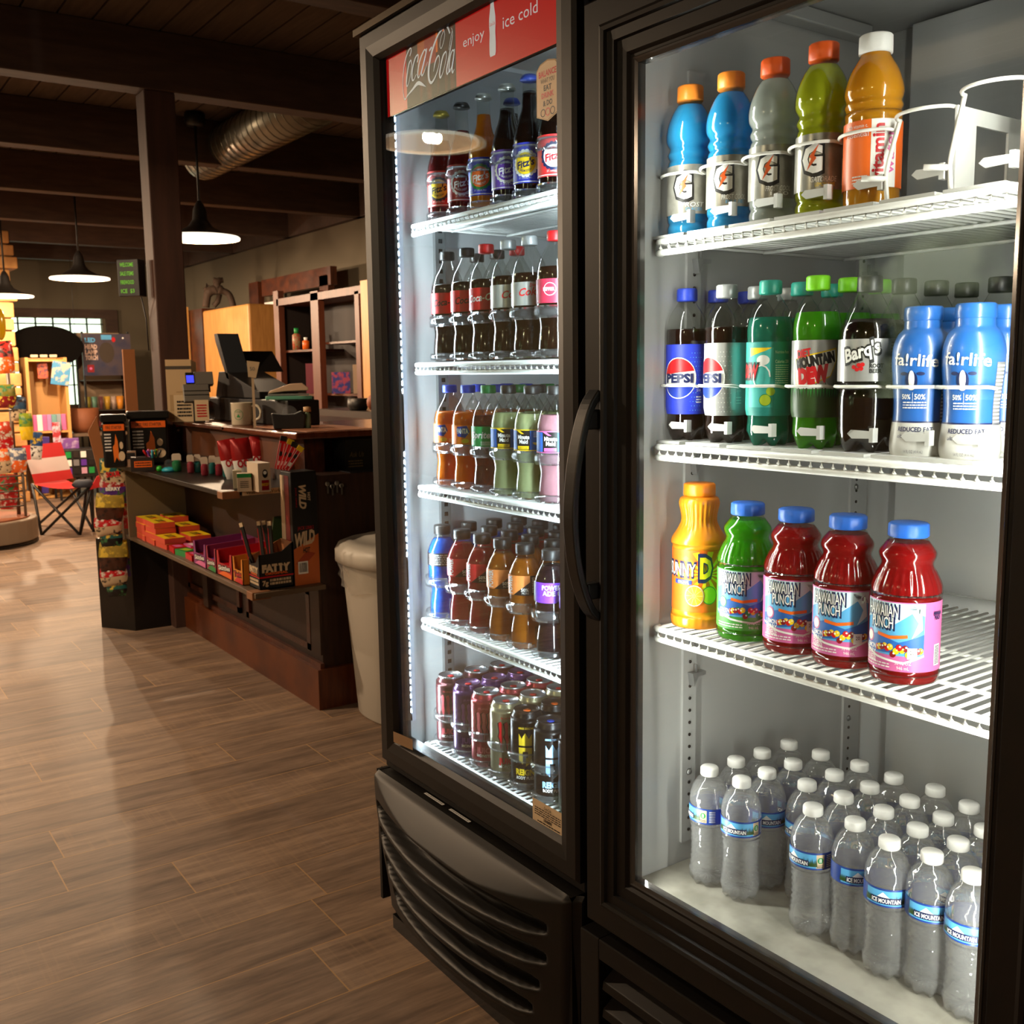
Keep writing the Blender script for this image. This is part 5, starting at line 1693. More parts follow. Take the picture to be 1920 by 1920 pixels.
# things on the counter
def tag1(o, label, cat, group=None):
    return tag(o, label, cat, group)


# cash register: drawer, body, card reader, screen
t = thing('cash_register', 'black cash register with raised screen and lit card reader', 'cash register', (-4.45, 1.62, 1.006))
BK2 = mat('register_black', '151313', 0.5)
MB().box(-0.43, 0, 0.0, 0.55, 0.14, 0.105, BK2).obj('cash_drawer', t, bevel=0.006)
MB().prism([(-0.36, 0.106), (0.2, 0.106), (0.2, 0.135), (-0.2, 0.225), (-0.30, 0.225)], 'y', 0.02, 0.2, BK2).obj('body', t, bevel=0.004)
MB().prism([(-0.32, 0.36), (-0.19, 0.19), (-0.16, 0.19), (-0.29, 0.40), (-0.335, 0.40)], 'y', 0.02, 0.12, mat('screen_grey', '35383c', 0.3)).obj('screen', t)
MB().prism([(-0.38, 0.30), (-0.33, 0.32), (-0.2, 0.22), (-0.24, 0.22)], 'y', 0.14, 0.3, BK2).obj('screen_bracket', t)
p_, rz_, k_ = spot(382, 735, X=-4.62)
e = thing('card_reader', 'grey card payment terminal with blue lit display', 'card reader', p_ - Vector((0, 0, 0.03)), rz_ + 0.15)
T_ = Matrix.Translation((0, 0, 0.0)) @ Matrix.Rotation(-0.35, 4, 'X')
MB().box(-36 * k_, -0.01, -6 * k_, 10 * k_, 0.02, 28 * k_, mat('reader_grey', '6f6a62', 0.4), T_).box(-14 * k_, -0.012, 27 * k_, 20 * k_, 0.02, 52 * k_, mat('reader_grey', ''), T_).obj('body', e, bevel=0.002)
MB().box(-20 * k_, 0.0, 1.004 - p_[2] + 0.03, 0.0, 0.02, 0.0, BK2).obj('stand', e)
MB().box(-30 * k_, -0.015, 29 * k_, -15 * k_, 0.0, 50 * k_, BK2, T_).box(-29 * k_, -0.0165, 30 * k_, -16 * k_, -0.0145, 44 * k_, mat('lcd_blue', '3a40e8', 0.3, emit=1.6), T_).obj('display', e)
MB().box(-36 * k_, -0.0125, 6 * k_, 10 * k_, -0.009, 7 * k_, BK2, T_).box(-36 * k_, -0.0125, 14 * k_, 10 * k_, -0.009, 15 * k_, BK2, T_).obj('key_row', e)
# brochures
p_, rz_, k_ = spot(342, 788, X=-4.78)
t = thing('map_brochure_rack', 'stack of tall tan folded map brochures standing on the counter', 'brochures', (p_[0], p_[1], 1.004), rz_)
for i in range(4):
    MB().box((-25 + i * 3) * k_, i * 0.006, 0, (21 + i * 3) * k_, i * 0.006 + 0.003, (115 - i * 1.5) * k_, mat('brochure_paper', 'c9aa80', 0.7)).obj('folded_map', t)
a = Art().rect(-25 * k_, 97 * k_, 21 * k_, 103 * k_, mat('brochure_band', '4a4238'), 1)
for x0_, z0_, x1_, z1_ in ((-20, 20, 0, 50), (2, 10, 16, 38), (-22, 5, 10, 8), (-8, 54, 14, 56)):
    a.rect(x0_ * k_, z0_ * k_, x1_ * k_, z1_ * k_, mat('brochure_print', 'b39468'), 1)
a.flat(MB(), (0, -0.0005, 0), (1, 0, 0), (0, 0, 1)).obj('map_print', t)
# notes hanging from the drawer
for x0_, y0_, x1_, y1_, lb, red in ((331, 747, 364, 797, 'white paper note with printed lines taped to the cash register', 0), (368, 750, 391, 789, 'small white price note with red lettering on the cash register', 1)):
    p_, rz_, k_ = spot((x0_ + x1_) / 2, y1_, Y=1.475)
    w_, h_ = (x1_ - x0_) / 2 * k_ * 1.1, (y1_ - y0_) * k_
    a = Art().lines(-w_ * 0.7, h_ * 0.15, w_ * 0.7, h_ * 0.8, 5, RED if red else K0, 1, fill=0.55)
    mb = MB().box(-w_, 0, 0, w_, 0.0015, h_, mat('note_paper', 'd9bf98', 0.7))
    a.flat(mb, (0, 0, 0), (1, 0, 0), (0, 0, 1))
    tag(mb.obj('paper_note', None, (p_[0], p_[1], max(1.0035, p_[2])), rz_), lb, 'note')
# mug
p_, rz_, k_ = spot(455, 797, Y=1.54)
t = thing('coffee_mug', 'cream mug with green emblem standing at the counter edge', 'mug', (p_[0], p_[1], 1.006), rz_)
MUG = mat('mug_cream', 'd9cdb4', 0.3, coat=0.4)
MB().lathe([(0, 0.003), (0.041, 0), (0.044, 0.004), (0.045, 0.09), (0.047, 0.094), (0.044, 0.094), (0.0425, 0.088), (0.041, 0.01), (0, 0.008)], MUG, 32, cap=False).obj('cup', t)
MB().tube(cr([(0.042, -0.02, 0.078), (0.062, -0.03, 0.08), (0.075, -0.034, 0.06), (0.07, -0.033, 0.03), (0.044, -0.022, 0.018)], 4), 0.006, MUG, 10).obj('handle', t)
a = Art().rib([(-0.016 + 0.019 * math.cos(i * 0.4), 0.045 + 0.021 * math.sin(i * 0.4)) for i in range(17)], 0.0015, GRN, 1).text('STATE PARK', -0.016, 0.056, 0.006, GRN, 1, w=0.024).poly([(-0.024, 0.034), (-0.008, 0.034), (-0.016, 0.048)], GRN, 1)
mb = MB()
a.wrap(mb, lambda z: 0.0452, 0.0452)
mb.obj('emblem', t)
# sign on a stick
p_, rz_, k_ = spot(478, 800, Y=1.50)
t = thing('stick_sign', 'small tan card sign on a thin wooden stick at the counter edge', 'sign', (p_[0], p_[1], 1.0), rz_)
MB().box(-2.4 * k_, 0, -0.01, 2.4 * k_, 0.004, 100 * k_, TAN).obj('stick', t)
mb = MB().prism([(-8 * k_, 97 * k_), (6 * k_, 95 * k_), (14 * k_, 124 * k_), (-9 * k_, 127 * k_)], 'y', -0.003, 0.0, mat('note_paper', ''))
Art().text('50', 0, 112 * k_, 7 * k_, GRY, 1).flat(mb, (0, -0.003, 0), (1, 0, 0), (0, 0, 1)).obj('card', t)
# receipt roll, stapler, tray, tape dispenser, bottle, paper, scissors
p_, rz_, k_ = spot(443, 712, Y=1.7)
tag(MB().lathe([(0.018, 0), (0.045, 0), (0.045, 0.06), (0.018, 0.06)], mat('receipt_paper', 'd8bfa0', 0.7), 24, Matrix.Rotation(PI / 2, 4, 'X')).obj('receipt_roll', None, (p_[0], p_[1] + 0.02, p_[2] - 0.02), rz_), 'white paper receipt roll on top of the cash register', 'paper roll')
p_, rz_, k_ = spot(543, 746, Y=1.66)
p_[2] = 1.1135
tag(MB().box(-44 * k_, -0.02, -0.001, 42 * k_, 0.06, 6 * k_, mat('mint_plastic', '6fb89c', 0.4)).obj('mint_tray', None, (p_[0], p_[1], p_[2]), rz_, bevel=0.003), 'mint green flat case under the white stapler', 'case')
t = thing('stapler', 'white and steel stapler lying on the mint green case', 'stapler', (p_[0] - 0.01, p_[1] + 0.01, p_[2] + 7 * k_), rz_)
MB().prism([(-42 * k_, 4 * k_), (-38 * k_, 9 * k_), (0, 22 * k_), (22 * k_, 23 * k_), (33 * k_, 14 * k_), (33 * k_, 9 * k_), (-10 * k_, 8 * k_)], 'y', 0.0, 0.035, mat('stapler_cream', 'e3bfa0', 0.35)).obj('top_arm', t, bevel=0.003)
MB().box(-42 * k_, -0.002, 0.0, 34 * k_, 0.037, 3 * k_, STEEL).obj('base', t)
p_, rz_, k_ = spot(540, 800, Y=1.54)
t = thing('tape_dispenser', 'black desk tape dispenser with a curl of clear tape', 'tape dispenser', (p_[0], p_[1], 1.007), rz_)
MB().prism([(-26 * k_, 0), (30 * k_, 0), (34 * k_, 26 * k_), (26 * k_, 34 * k_), (12 * k_, 28 * k_), (-6 * k_, 27 * k_), (-30 * k_, 30 * k_)], 'y', 0, 0.06, BK2).obj('body', t, bevel=0.005)
MB().lathe([(0.012, 0), (0.028, 0), (0.028, 0.02), (0.012, 0.02)], CLEAR, 20, Matrix.Translation((4 * k_, 0.04, 30 * k_)) @ Matrix.Rotation(PI / 2, 4, 'X')).obj('tape_roll', t)
p_, rz_, k_ = spot(577, 797, Y=1.62)
t = thing('small_bottle', 'small pale green sanitizer bottle behind the tape dispenser', 'bottle', (p_[0], p_[1], 1.007), rz_)
MB().lathe([(0.0, 0), (6 * k_, 0.001), (6 * k_, 26 * k_), (3 * k_, 30 * k_), (3 * k_, 32 * k_)], liq('pale_green_gel', '9cc0a0', 0.4), 18).obj('bottle_body', t)
MB().lathe([(7 * k_, 31 * k_), (7 * k_, 40 * k_), (0, 41 * k_)], mat('cap_tan', 'd9b080', 0.5), 16).obj('cap', t)
tag(MB().box(-4.0, 1.52, 1.0065, -3.49, 1.80, 1.008, mat('pink_paper', 'c98a68', 0.4)).obj('paper_sheet'), 'pinkish paper sheet lying on the counter slab end', 'paper')
t = thing('laptop_stand', 'dark folded card stand with scribbled lettering in the counter cubby', 'card stand', (-3.47, 1.66, 0.8565))
mb = MB().prism([(0.0, 0.0), (0.012, 0.0), (0.0, 0.115), (-0.006, 0.115)], 'x', -0.1, -0.0, BK2).prism([(0.0, 0.0), (0.18, 0.0), (0.13, 0.115), (0, 0.115)], 'x', 0.0, 0.004, mat('stand_dark', '141310', 0.5))
mb.obj('card', t)
Art().text('Ask Us', 0.045, 0.06, 0.02, mat('stand_gold', '6a5a34'), 1, shear=0.3, w=0.06).lines(0.01, 0.01, 0.07, 0.04, 3, mat('stand_gold', ''), 1).flat(MB(), (0.004, 0, 0), (0, 1, 0), (0, 0, 1)).obj('lettering', t)
t = thing('tape_roll', 'dark blue packing tape gun lying in the counter cubby', 'tape gun', (-3.44, 2.0, 0.8565))
MB().lathe([(0.03, 0), (0.062, 0), (0.062, 0.055), (0.03, 0.055)], mat('tape_navy', '0f1730', 0.3), 26).obj('roll', t)
MB().box(-0.02, -0.12, 0.01, 0.0, -0.05, 0.05, mat('tape_navy', '')).box(-0.02, 0.05, 0.02, 0.01, 0.16, 0.045, mat('tape_navy', '')).obj('handle', t)
Art().rect(0.0, 0, 0.05, 0.03, TAN, 0).bars(0.004, 0.004, 0.046, 0.026, K0).flat(MB(), (0.063, -0.025, 0.012), (0, 1, 0), (0, 0, 1)).obj('price_label', t)
tag(MB().box(-3.6, 1.64, 0.8555, -3.39, 2.1, 0.858, mat('desk_mat', '2a2a2e', 0.4)).obj('desk_mat'), 'thin dark mat under the tape gun in the cubby', 'mat')
for k, (yy, zz) in enumerate(((1.545, 0.80), (1.56, 0.79), (1.575, 0.805))):
    pass
t = thing('key_bunch', 'bunch of shiny keys hanging at the counter corner', 'keys', (-3.372, 1.57, 0.825))
for k in range(4):
    MB().lathe([(0.004, 0), (0.009, 0), (0.009, 0.002), (0.004, 0.002)], STEEL, 12, Matrix.Translation((0, -0.03 + k * 0.018, -0.01 * (k % 2))) @ Matrix.Rotation(PI / 2, 4, 'Y')).box(-0.001, -0.032 + k * 0.018, -0.035 - 0.008 * (k % 2), 0.002, -0.027 + k * 0.018, -0.008, STEEL).obj('key', t)

# ---- bin
t = thing('trash_can', 'white swing-lid trash can with clear liner beside the counter', 'trash can', (-3.16, 1.72, 0))
TRW = mat('bin_white', 'c9c2b6', 0.45)
def sq(r, z, a):
    k = 1.0 / max(abs(math.cos(a)) ** 4 + abs(math.sin(a)) ** 4, 1e-6) ** 0.25
    return (r * (0.35 + 0.65 * k), z)
MB().lathe([(0, 0.0), (0.15, 0.0), (0.158, 0.01), (0.192, 0.5), (0.197, 0.56), (0.2, 0.565)], TRW, 48, fn=sq, cap=False).obj('bin_body', t)
MB().lathe([(0.205, 0.56), (0.218, 0.562), (0.218, 0.60), (0.205, 0.625), (0.17, 0.64), (0.165, 0.635), (0.12, 0.652), (0, 0.656)], TRW, 48, fn=sq, cap=False).obj('lid', t)
rd = random.Random(3)
MB().lathe([(0.203, 0.575), (0.21, 0.55), (0.2, 0.53), (0.206, 0.51), (0.198, 0.485), (0.2, 0.47)], thin('bin_liner', 'f2efe8', 1.3, 0.25, body=0.25), 60, fn=lambda r, z, a: (lambda q: (q[0] + 0.004 * math.sin(a * 17 + z * 90) + 0.003 * math.sin(a * 31), z + 0.012 * math.sin(a * 5) * (z < 0.5)))(sq(r, z, a)), cap=False).obj('bag_liner', t)
tag(MB().tube([(-3.33, 1.83, 0.60), (-3.30, 1.90, 1.02)], 0.009, mat('stick_grey', '8a7f74', 0.5), 8).obj('broom_stick'), 'thin grey stick leaning behind the trash can', 'stick')

# ---- lower shelf stock
def carton(name, x0, y0, z0, x1, y1, z1, m, inner, label, art=None, cut=0.5, group='open candy cartons on the lower shelf', hback=None):
    """open display carton, front facing the aisle"""
    t = thing(name, label, 'carton', (x0, y0, z0), 0, group)
    w_, d_, h_ = x1 - x0, y1 - y0, z1 - z0
    T = 0.003
    b = MB().box(0, 0, 0, w_, d_, T, m)
    c_ = h_ * cut
    b.prism([(0, 0), (w_, 0), (w_, h_ * 0.95), (w_ * 0.88, h_ * 0.95), (w_ * 0.82, c_), (w_ * 0.18, c_), (w_ * 0.12, h_ * 0.95), (0, h_ * 0.95)], 'y', 0, T, m)
    b.prism([(0, 0), (d_, 0), (d_, h_ * 1.05), (0, h_ * 0.95)], 'x', 0, T, m)
    b.prism([(0, 0), (d_, 0), (d_, h_ * 1.05), (0, h_ * 0.95)], 'x', w_ - T, w_, m)
    b.box(0, d_ - T, 0, w_, d_, h_ * 1.08, m)
    b.obj('box', t)
    MB().box(T, T, T, w_ - T, d_ - T, h_ * 0.45, inner).obj('contents', t)
    if art:
        art(w_, h_).flat(MB(), (0, -0.0005, 0), (1, 0, 0), (0, 0, 1)).obj('front_print', t)
    return t


def candy_art(word, col, c2=W0):
    def f(w_, h_):
        a = Art().poly([(w_ * 0.1, h_ * 0.06), (w_ * 0.95, h_ * 0.02), (w_ * 0.95, h_ * 0.2), (w_ * 0.5, h_ * 0.26)], col, 1)
        return a.text(word, w_ * 0.5, h_ * 0.36, h_ * 0.2, K0, 2, bold=0.1, rot=0.08, w=w_ * 0.82).text(word, w_ * 0.5, h_ * 0.36, h_ * 0.17, c2, 3, bold=0.02, rot=0.08, w=w_ * 0.76)
    return f


zS = 0.4705
for k, (a0, a1, m, inn, wd, c_, lb) in enumerate((
        (-4.04, -3.89, mat('carton_violet', '8a3a78', 0.5), DRD, 'Skittles', PNK, 'violet and red open candy carton, leftmost of the open cartons'),
        (-3.885, -3.775, mat('carton_magenta', 'a0304e', 0.5), PUR, 'Gummies', GRN, 'magenta open candy carton beside the violet one'),
        (-3.765, -3.60, mat('carton_red', 'b4202a', 0.5), RED, 'Skittles', ORG, 'red open candy carton with yellow edge stripe'),
        (-3.59, -3.49, mat('carton_gold', 'd8862a', 0.5), mat('carton_inner', '6a4020', 0.6), 'Twix', RED, 'gold caramel bar carton'))):
    carton('candy_carton', a0, 1.255, zS, a1, 1.455, zS + 0.098, m, inn, lb + ' on the lower shelf' if k > 2 else lb, candy_art(wd, c_, W0 if k < 3 else RED))
# stacks of flat candy boxes
def flatbox(x, y, z, m, top, label, rz=0.0, w_=0.15, d_=0.09, h_=0.024, grp='flat candy boxes on the lower shelf', name='candy_box'):
    b = MB().box(-w_ / 2, -d_ / 2, 0, w_ / 2, d_ / 2, h_, m)
    a = Art().rect(-w_ / 2, -d_ / 2, w_ / 2, d_ / 2, top, 0).text('DOTS', 0, 0, d_ * 0.35, K0, 1, bold=0.05, w=w_ * 0.5).ell(w_ * 0.33, 0, d_ * 0.2, d_ * 0.2, ORG, 1)
    a.flat(b, (0, 0, h_), (1, 0, 0), (0, 1, 0))
    return tag(b.obj(name, None, (x, y, z), rz), label, 'box', grp)


rd = random.Random(4)
CRL = mat('candy_coral', 'd8503a', 0.45)
rows_ = (('far', -4.80), ('middle', -4.648), ('near', -4.496))
for i, (nm, x) in enumerate(rows_):
    for j in range((4, 4, 2)[i]):
        flatbox(x, 1.30 + rd.uniform(-0.003, 0.003), zS + j * 0.025, CRL, YEL, f'yellow-topped coral candy box, {nm} front stack, {("bottom", "second", "third", "top")[j]} of the stack', rd.uniform(-0.04, 0.04), w_=0.145)
    for j in range((4, 3, 2)[i]):
        flatbox(x, 1.41, zS + j * 0.025, CRL, YEL, f'yellow-topped coral candy box, {nm} back stack, {("bottom", "second", "third", "top")[j]} of the stack', rd.uniform(-0.03, 0.03), w_=0.145)
PACK = [(RED, PNK), (PNK, W0), (RED, YEL), (GRN, mat('lime_print', '')), (RED, W0), (GRY, PNK), (RED, PNK), (GRN, YEL), (PNK, RED)]
n_ = 0
for i in range(3):
    for j in range(3):
        m1_, m2_ = PACK[n_ % 9]
        x, yy = -4.36 + i * 0.115, 1.29 + j * 0.066
        b = MB().box(-0.05, -0.028, 0, 0.05, 0.028, 0.024, m1_)
        Art().poly([(-0.03, -0.02), (0.03, -0.012), (0.02, 0.018), (-0.034, 0.012)], m2_, 0).flat(b, (0, 0, 0.024), (1, 0, 0), (0, 1, 0))
        tag(b.obj('candy_pack', None, (x, yy, zS + (0.0)), rd.uniform(-0.15, 0.15)), f'small {("red", "pink", "red and yellow", "lime green", "red and white", "grey", "pink-topped red", "green and yellow", "bright pink")[n_ % 9]} candy pack between stacked boxes and open cartons', 'candy', 'loose candy packs on the lower shelf')
        n_ += 1
# beef stick cartons
t = thing('meat_stick_carton', 'torn black meat stick carton reading fatty, at the shelf corner', 'carton', (-3.473, 1.272, zS), 0.0)
BC = mat('carton_black', '121212', 0.5)
b = MB().box(0, 0, 0, 0.10, 0.125, 0.004, BC)
b.prism([(0, 0), (0.10, 0), (0.10, 0.125), (0.085, 0.11), (0.07, 0.095), (0.05, 0.09), (0.02, 0.085), (0, 0.105)], 'y', 0, 0.003, BC)
b.prism([(0, 0), (0.125, 0), (0.125, 0.16), (0.085, 0.13), (0.03, 0.125), (0.0, 0.125)], 'x', 0.097, 0.10, BC)
b.prism([(0, 0), (0.125, 0), (0.125, 0.16), (0.0, 0.105)], 'x', 0, 0.003, CARD).box(0, 0.122, 0, 0.1, 0.125, 0.16, CARD).obj('box', t)
mb = MB()
a = Art().text('FATTY', 0.05, 0.068, 0.02, TAN, 1, bold=0.08, w=0.08).rect(0, 0.042, 0.1, 0.046, RED, 1).text('ORIGINAL', 0.05, 0.053, 0.007, ORG, 1, bold=0.04, w=0.06).lines(0.01, 0.012, 0.09, 0.036, 2, TAN, 1, fill=0.7)
a.flat(mb, (0, -0.0005, 0), (1, 0, 0), (0, 0, 1))
a = Art().text('FATTY', 0.062, 0.075, 0.024, TAN, 1, bold=0.08, w=0.105).rect(0, 0.042, 0.125, 0.047, RED, 1).text('ORIGINAL', 0.062, 0.056, 0.008, ORG, 1, bold=0.04, w=0.085).text('7g', 0.02, 0.024, 0.016, TAN, 1, bold=0.05).lines(0.037, 0.012, 0.115, 0.036, 2, TAN, 1, fill=0.7)
a.flat(mb, (0.1005, 0, 0), (0, 1, 0), (0, 0, 1)).obj('printed_face', t)
for k, (dx, dy, tl) in enumerate(((0.03, 0.03, -0.5), (0.055, 0.07, -0.22), (0.08, 0.10, -0.12), (0.05, 0.12, -0.3))):
    b = MB().box(-0.007, -0.003, 0, 0.007, 0.003, 0.21, K0, Matrix.Rotation(tl * 0.6, 4, 'Y') @ Matrix.Rotation(-0.05, 4, 'X'))
    b.box(-0.0075, -0.0035, 0, -0.0055, -0.0028, 0.2, RED, Matrix.Rotation(tl * 0.6, 4, 'Y') @ Matrix.Rotation(-0.05, 4, 'X')).box(-0.007, -0.003, 0.21, 0.007, 0.003, 0.225, TAN, Matrix.Rotation(tl * 0.6, 4, 'Y') @ Matrix.Rotation(-0.05, 4, 'X'))
    tag(b.obj('meat_stick', None, (-3.473 + dx, 1.272 + dy * 0.6, zS + 0.01), 0.6), 'black wrapped meat stick standing in the torn fatty carton', 'snack', 'meat sticks in the black carton')
t = thing('tall_carton', 'tall black and orange meat stick carton reading wild hot', 'carton', (-3.372, 1.401, zS), 0.02)
MB().box(-0.088, 0.0, 0.0, 0.0, 0.097, 0.405, BC).obj('box', t, bevel=0.002)
WO = mat('carton_orange', 'c8662a', 0.5)
a = Art().poly([(0, 0), (0.14, 0), (0.14, 0.18), (0, 0.13)], WO, 1).poly([(0.01, 0.08), (0.07, 0.12), (0.12, 0.11), (0.04, 0.06)], mat('carton_rust', 'a8401c'), 2).rect(0.02, 0.04, 0.075, 0.085, W0, 3).bars(0.026, 0.046, 0.07, 0.08, K0, 4)
a.text('WILD', 0.065, 0.168, 0.045, TAN, 3, bold=0.05, shear=0.3, rot=0.12, w=0.11).text('HOT', 0.07, 0.125, 0.018, K0, 3, bold=0.04, shear=0.2, w=0.04).text('JACK LINKS', 0.07, 0.205, 0.012, RED, 3, w=0.09)
a.text('WILD', 0.06, 0.315, 0.036, TAN, 3, bold=0.05, shear=0.3, rot=-PI / 2, w=0.085).text('HOT', 0.095, 0.315, 0.014, TAN, 3, bold=0.04, rot=-PI / 2, w=0.03).text('JACK LINKS', 0.025, 0.315, 0.008, RED, 3, rot=-PI / 2, w=0.07)
a.p = [([(x * 0.69, z) for x, z in q], m_, ly) for q, m_, ly in a.p]
a.flat(MB(), (0.0008, 0, 0), (0, 1, 0), (0, 0, 1)).obj('printed_face', t)
MB().box(-0.092, -0.001, 0.13, -0.06, 0.0, 0.39, TAN).box(-0.055, -0.001, 0.13, -0.02, 0.0, 0.39, DRD).obj('window_edge', t)
tag(MB().box(-3.60, 1.46, zS, -3.53, 1.498, zS + 0.13, WO).obj('orange_carton'), 'small orange carton behind the tall black carton', 'carton')
tag(MB().prism([(0, 0), (0.05, 0.005), (0.075, 0.1), (0.02, 0.1)], 'x', 0, 0.012, mat('green_wrapper', '3c5a34', 0.35)).box(-0.06, 0.02, 0, 0.08, 0.06, 0.006, mat('green_wrapper', '')).obj('green_packet', None, (-3.70, 1.44, zS + 0.108), 0.0), 'dull green packet leaning on the counter front', 'packet')

# ---- upper shelf stock
zU = 0.8155
def bucket(px0, px1, pyb, pyt, Y, label, word):
    p, rz, k = spot((px0 + px1) / 2, pyb, Z=zU)
    w_, h_ = (px1 - px0) / 2 * k, (pyb - pyt) * k
    t = thing('fire_starter_tub', label, 'tub', (p[0], p[1] + 0.02, zU), rz, 'black fire starter tubs on the upper shelf')
    BT = mat('tub_black', '121110', 0.3)
    MB().box(-w_ * 0.9, 0, 0, w_ * 0.9, w_ * 1.5, h_ * 0.86, BT).obj('tub_body', t, bevel=0.01)
    MB().box(-w_, -0.008, h_ * 0.86, w_, w_ * 1.56, h_, BT).obj('lid', t, bevel=0.006)
    a = Art().rect(-w_ * 0.8, h_ * 0.70, w_ * 0.8, h_ * 0.82, ORG, 1).text(word, 0, h_ * 0.76, h_ * 0.06, K0, 2, w=w_ * 1.2)
    a.poly([(-w_ * 0.1, h_ * 0.1), (w_ * 0.1, h_ * 0.2), (w_ * 0.3, h_ * 0.12), (w_ * 0.25, h_ * 0.5), (w_ * 0.1, h_ * 0.64), (0.0, h_ * 0.45), (-w_ * 0.15, h_ * 0.4)], mat('flame_orange', 'e8741c'), 1)
    a.ell(w_ * 0.5, h_ * 0.22, w_ * 0.25, h_ * 0.09, TAN, 2).ell(w_ * 0.5, h_ * 0.42, w_ * 0.14, h_ * 0.07, TAN, 2).lines(-w_ * 0.75, h_ * 0.3, -w_ * 0.25, h_ * 0.66, 6, W0, 1)
    a.flat(MB(), (0, -0.0008, 0), (1, 0, 0), (0, 0, 1)).obj('front_print', t)
    return t


bucket(186, 232, 878, 778, 1.2, 'black tub with orange banner, left of two behind the candy strips', 'FIRE STARTER')
bucket(236, 312, 872, 772, 1.25, 'wider black tub with orange banner, right of the two', 'EASY FIRE STARTER')
# assorted small things at the far end of the upper shelf
def small(name, px, py, w_, h_, m, label, cat, Y=None, depth=0.03, grp=None, art=None, dz=0.0, tilt=0.0):
    p, rz, k = spot(px, py, Z=zU)
    mb = MB().box(-w_ / 2 * k, 0, 0, w_ / 2 * k, depth, h_ * k, m)
    if art:
        art(w_ * k, h_ * k).flat(mb, (-w_ / 2 * k, 0, 0), (1, 0, 0), (0, 0, 1))
    o = mb.obj(name, None, (p[0], p[1], zU + dz), rz, bevel=0.001)
    o.rotation_euler = (0, tilt, rz)
    return tag(o, label, cat, grp)


small('lighter_box', 268, 884, 42, 26, mat('box_dark', '241a16', 0.5), 'dark open box of novelty lighters in front of the tubs', 'box', depth=0.09, art=lambda w_, h_: Art().rect(w_ * 0.15, h_ * 0.3, w_ * 0.9, h_ * 0.75, ORG, 1).lines(w_ * 0.2, h_ * 0.35, w_ * 0.85, h_ * 0.7, 2, K0, 2))
p, rz, k = spot(268, 884, Z=zU)
for i, m_ in enumerate((RED, PNK, W0, PUR, CYN, YEL, PNK, GRN, K0)):
    T_ = Matrix.Translation((0, 0, 0)) @ Matrix.Rotation((i % 3 - 1) * 0.5, 4, 'Y')
    tag(MB().lathe([(0.0045, 0), (0.0045, 0.03), (0.003, 0.034), (0.0, 0.035)], m_, 8, T_).obj('novelty_lighter', None, (p[0] - 0.025 + (i % 5) * 0.018, p[1] + 0.03 + 0.025 * (i // 5), zU + 26 * k), rz), f'small {("red", "pink", "white", "purple", "teal", "yellow", "rose", "green", "black")[i]} lighter sticking out of the dark box', 'lighter', 'novelty lighters in the open box')
small('sleeve_box', 247, 876, 18, 30, mat('box_pale', '9a7a62', 0.6), 'narrow pale printed box at the left of the lighter box', 'box', art=lambda w_, h_: Art().rect(w_ * 0.1, h_ * 0.5, w_ * 0.9, h_ * 0.9, K0, 1))
p, rz, k = spot(318, 884, Z=zU)
t = thing('snow_globe_toy', 'blue toy with a clear bubble dome and green ball', 'toy', (p[0], p[1], zU), rz)
MB().lathe([(0, 0.0), (0.03, 0.0), (0.034, 0.008), (0.02, 0.018), (0, 0.02)], CYN, 20).obj('base', t)
MB().lathe([(0.018, 0.016)] + [(0.02 * math.cos(a_), 0.032 + 0.02 * math.sin(a_)) for a_ in [(-0.7 + i * 0.25) for i in range(9)]] + [(0, 0.052)], CLEAR, 18, cap=False).obj('dome', t)
MB().lathe([(0.013 * math.cos(a_), 0.013 + 0.013 * math.sin(a_)) for a_ in [-PI / 2 + i * PI / 8 for i in range(9)]], mat('ball_green', '2fae34', 0.3), 14, Matrix.Translation((-0.04, 0, 0)), cap=False).obj('ball', t)
for k, (px_, py_, c_) in enumerate(((332, 884, 'green'), (358, 887, 'red'), (371, 886, 'teal'), (384, 892, 'red'), (399, 889, 'teal'), (411, 892, 'red'), (425, 895, 'teal'))):
    p, rz, kk = spot(px_, py_, Z=zU)
    col_ = {'green': liq('gel_green', '2f8a58'), 'red': liq('gel_red', '9a3444'), 'teal': liq('gel_teal', '2a7a78')}[c_]
    t = thing('hand_gel_bottle', f'small {c_} hand gel bottle in a white hang tag, {("first", "second", "third", "fourth", "fifth", "sixth", "seventh")[k]} from left', 'bottle', (p[0], p[1], zU), rz, 'little hand gel bottles on the upper shelf')
    w_ = (0.019, 0.014)[k > 0]
    t.scale = (1, 1, 1.3)
    MB().lathe([(0, 0), (w_ * 0.9, 0.001), (w_, 0.006), (w_, 0.03), (w_ * 0.6, 0.037)], col_, 16).obj('bottle_body', t)
    MB().prism([(-w_, 0.036), (w_, 0.036), (w_, 0.052), (w_ * 0.7, 0.058), (-w_ * 0.7, 0.058), (-w_, 0.052)], 'y', -0.004, 0.004, mat('tag_white', 'd9c8b4', 0.5)).obj('hang_tag', t)
# bags and meat sticks near the aisle end
_bn = {}


def bagmat(m):
    """printed foil version of a colour, blotched like busy packaging"""
    if m.name not in _bn:
        c = m.node_tree.nodes['Principled BSDF'].inputs['Base Color'].default_value
        h = ''.join('%02x' % int(255 * min(1, max(0, v)) ** (1 / 2.2)) for v in c[:3])
        _bn[m.name] = mat('bag_' + m.name, h, 0.28, 0.0, noise=(38, ('e8c84a', '2a1a18', 'e0d8cc', '3a7a4a')[len(_bn) % 4], 0.52, 0.6, (1, 1, 1)), coat=0.3)
    return _bn[m.name]


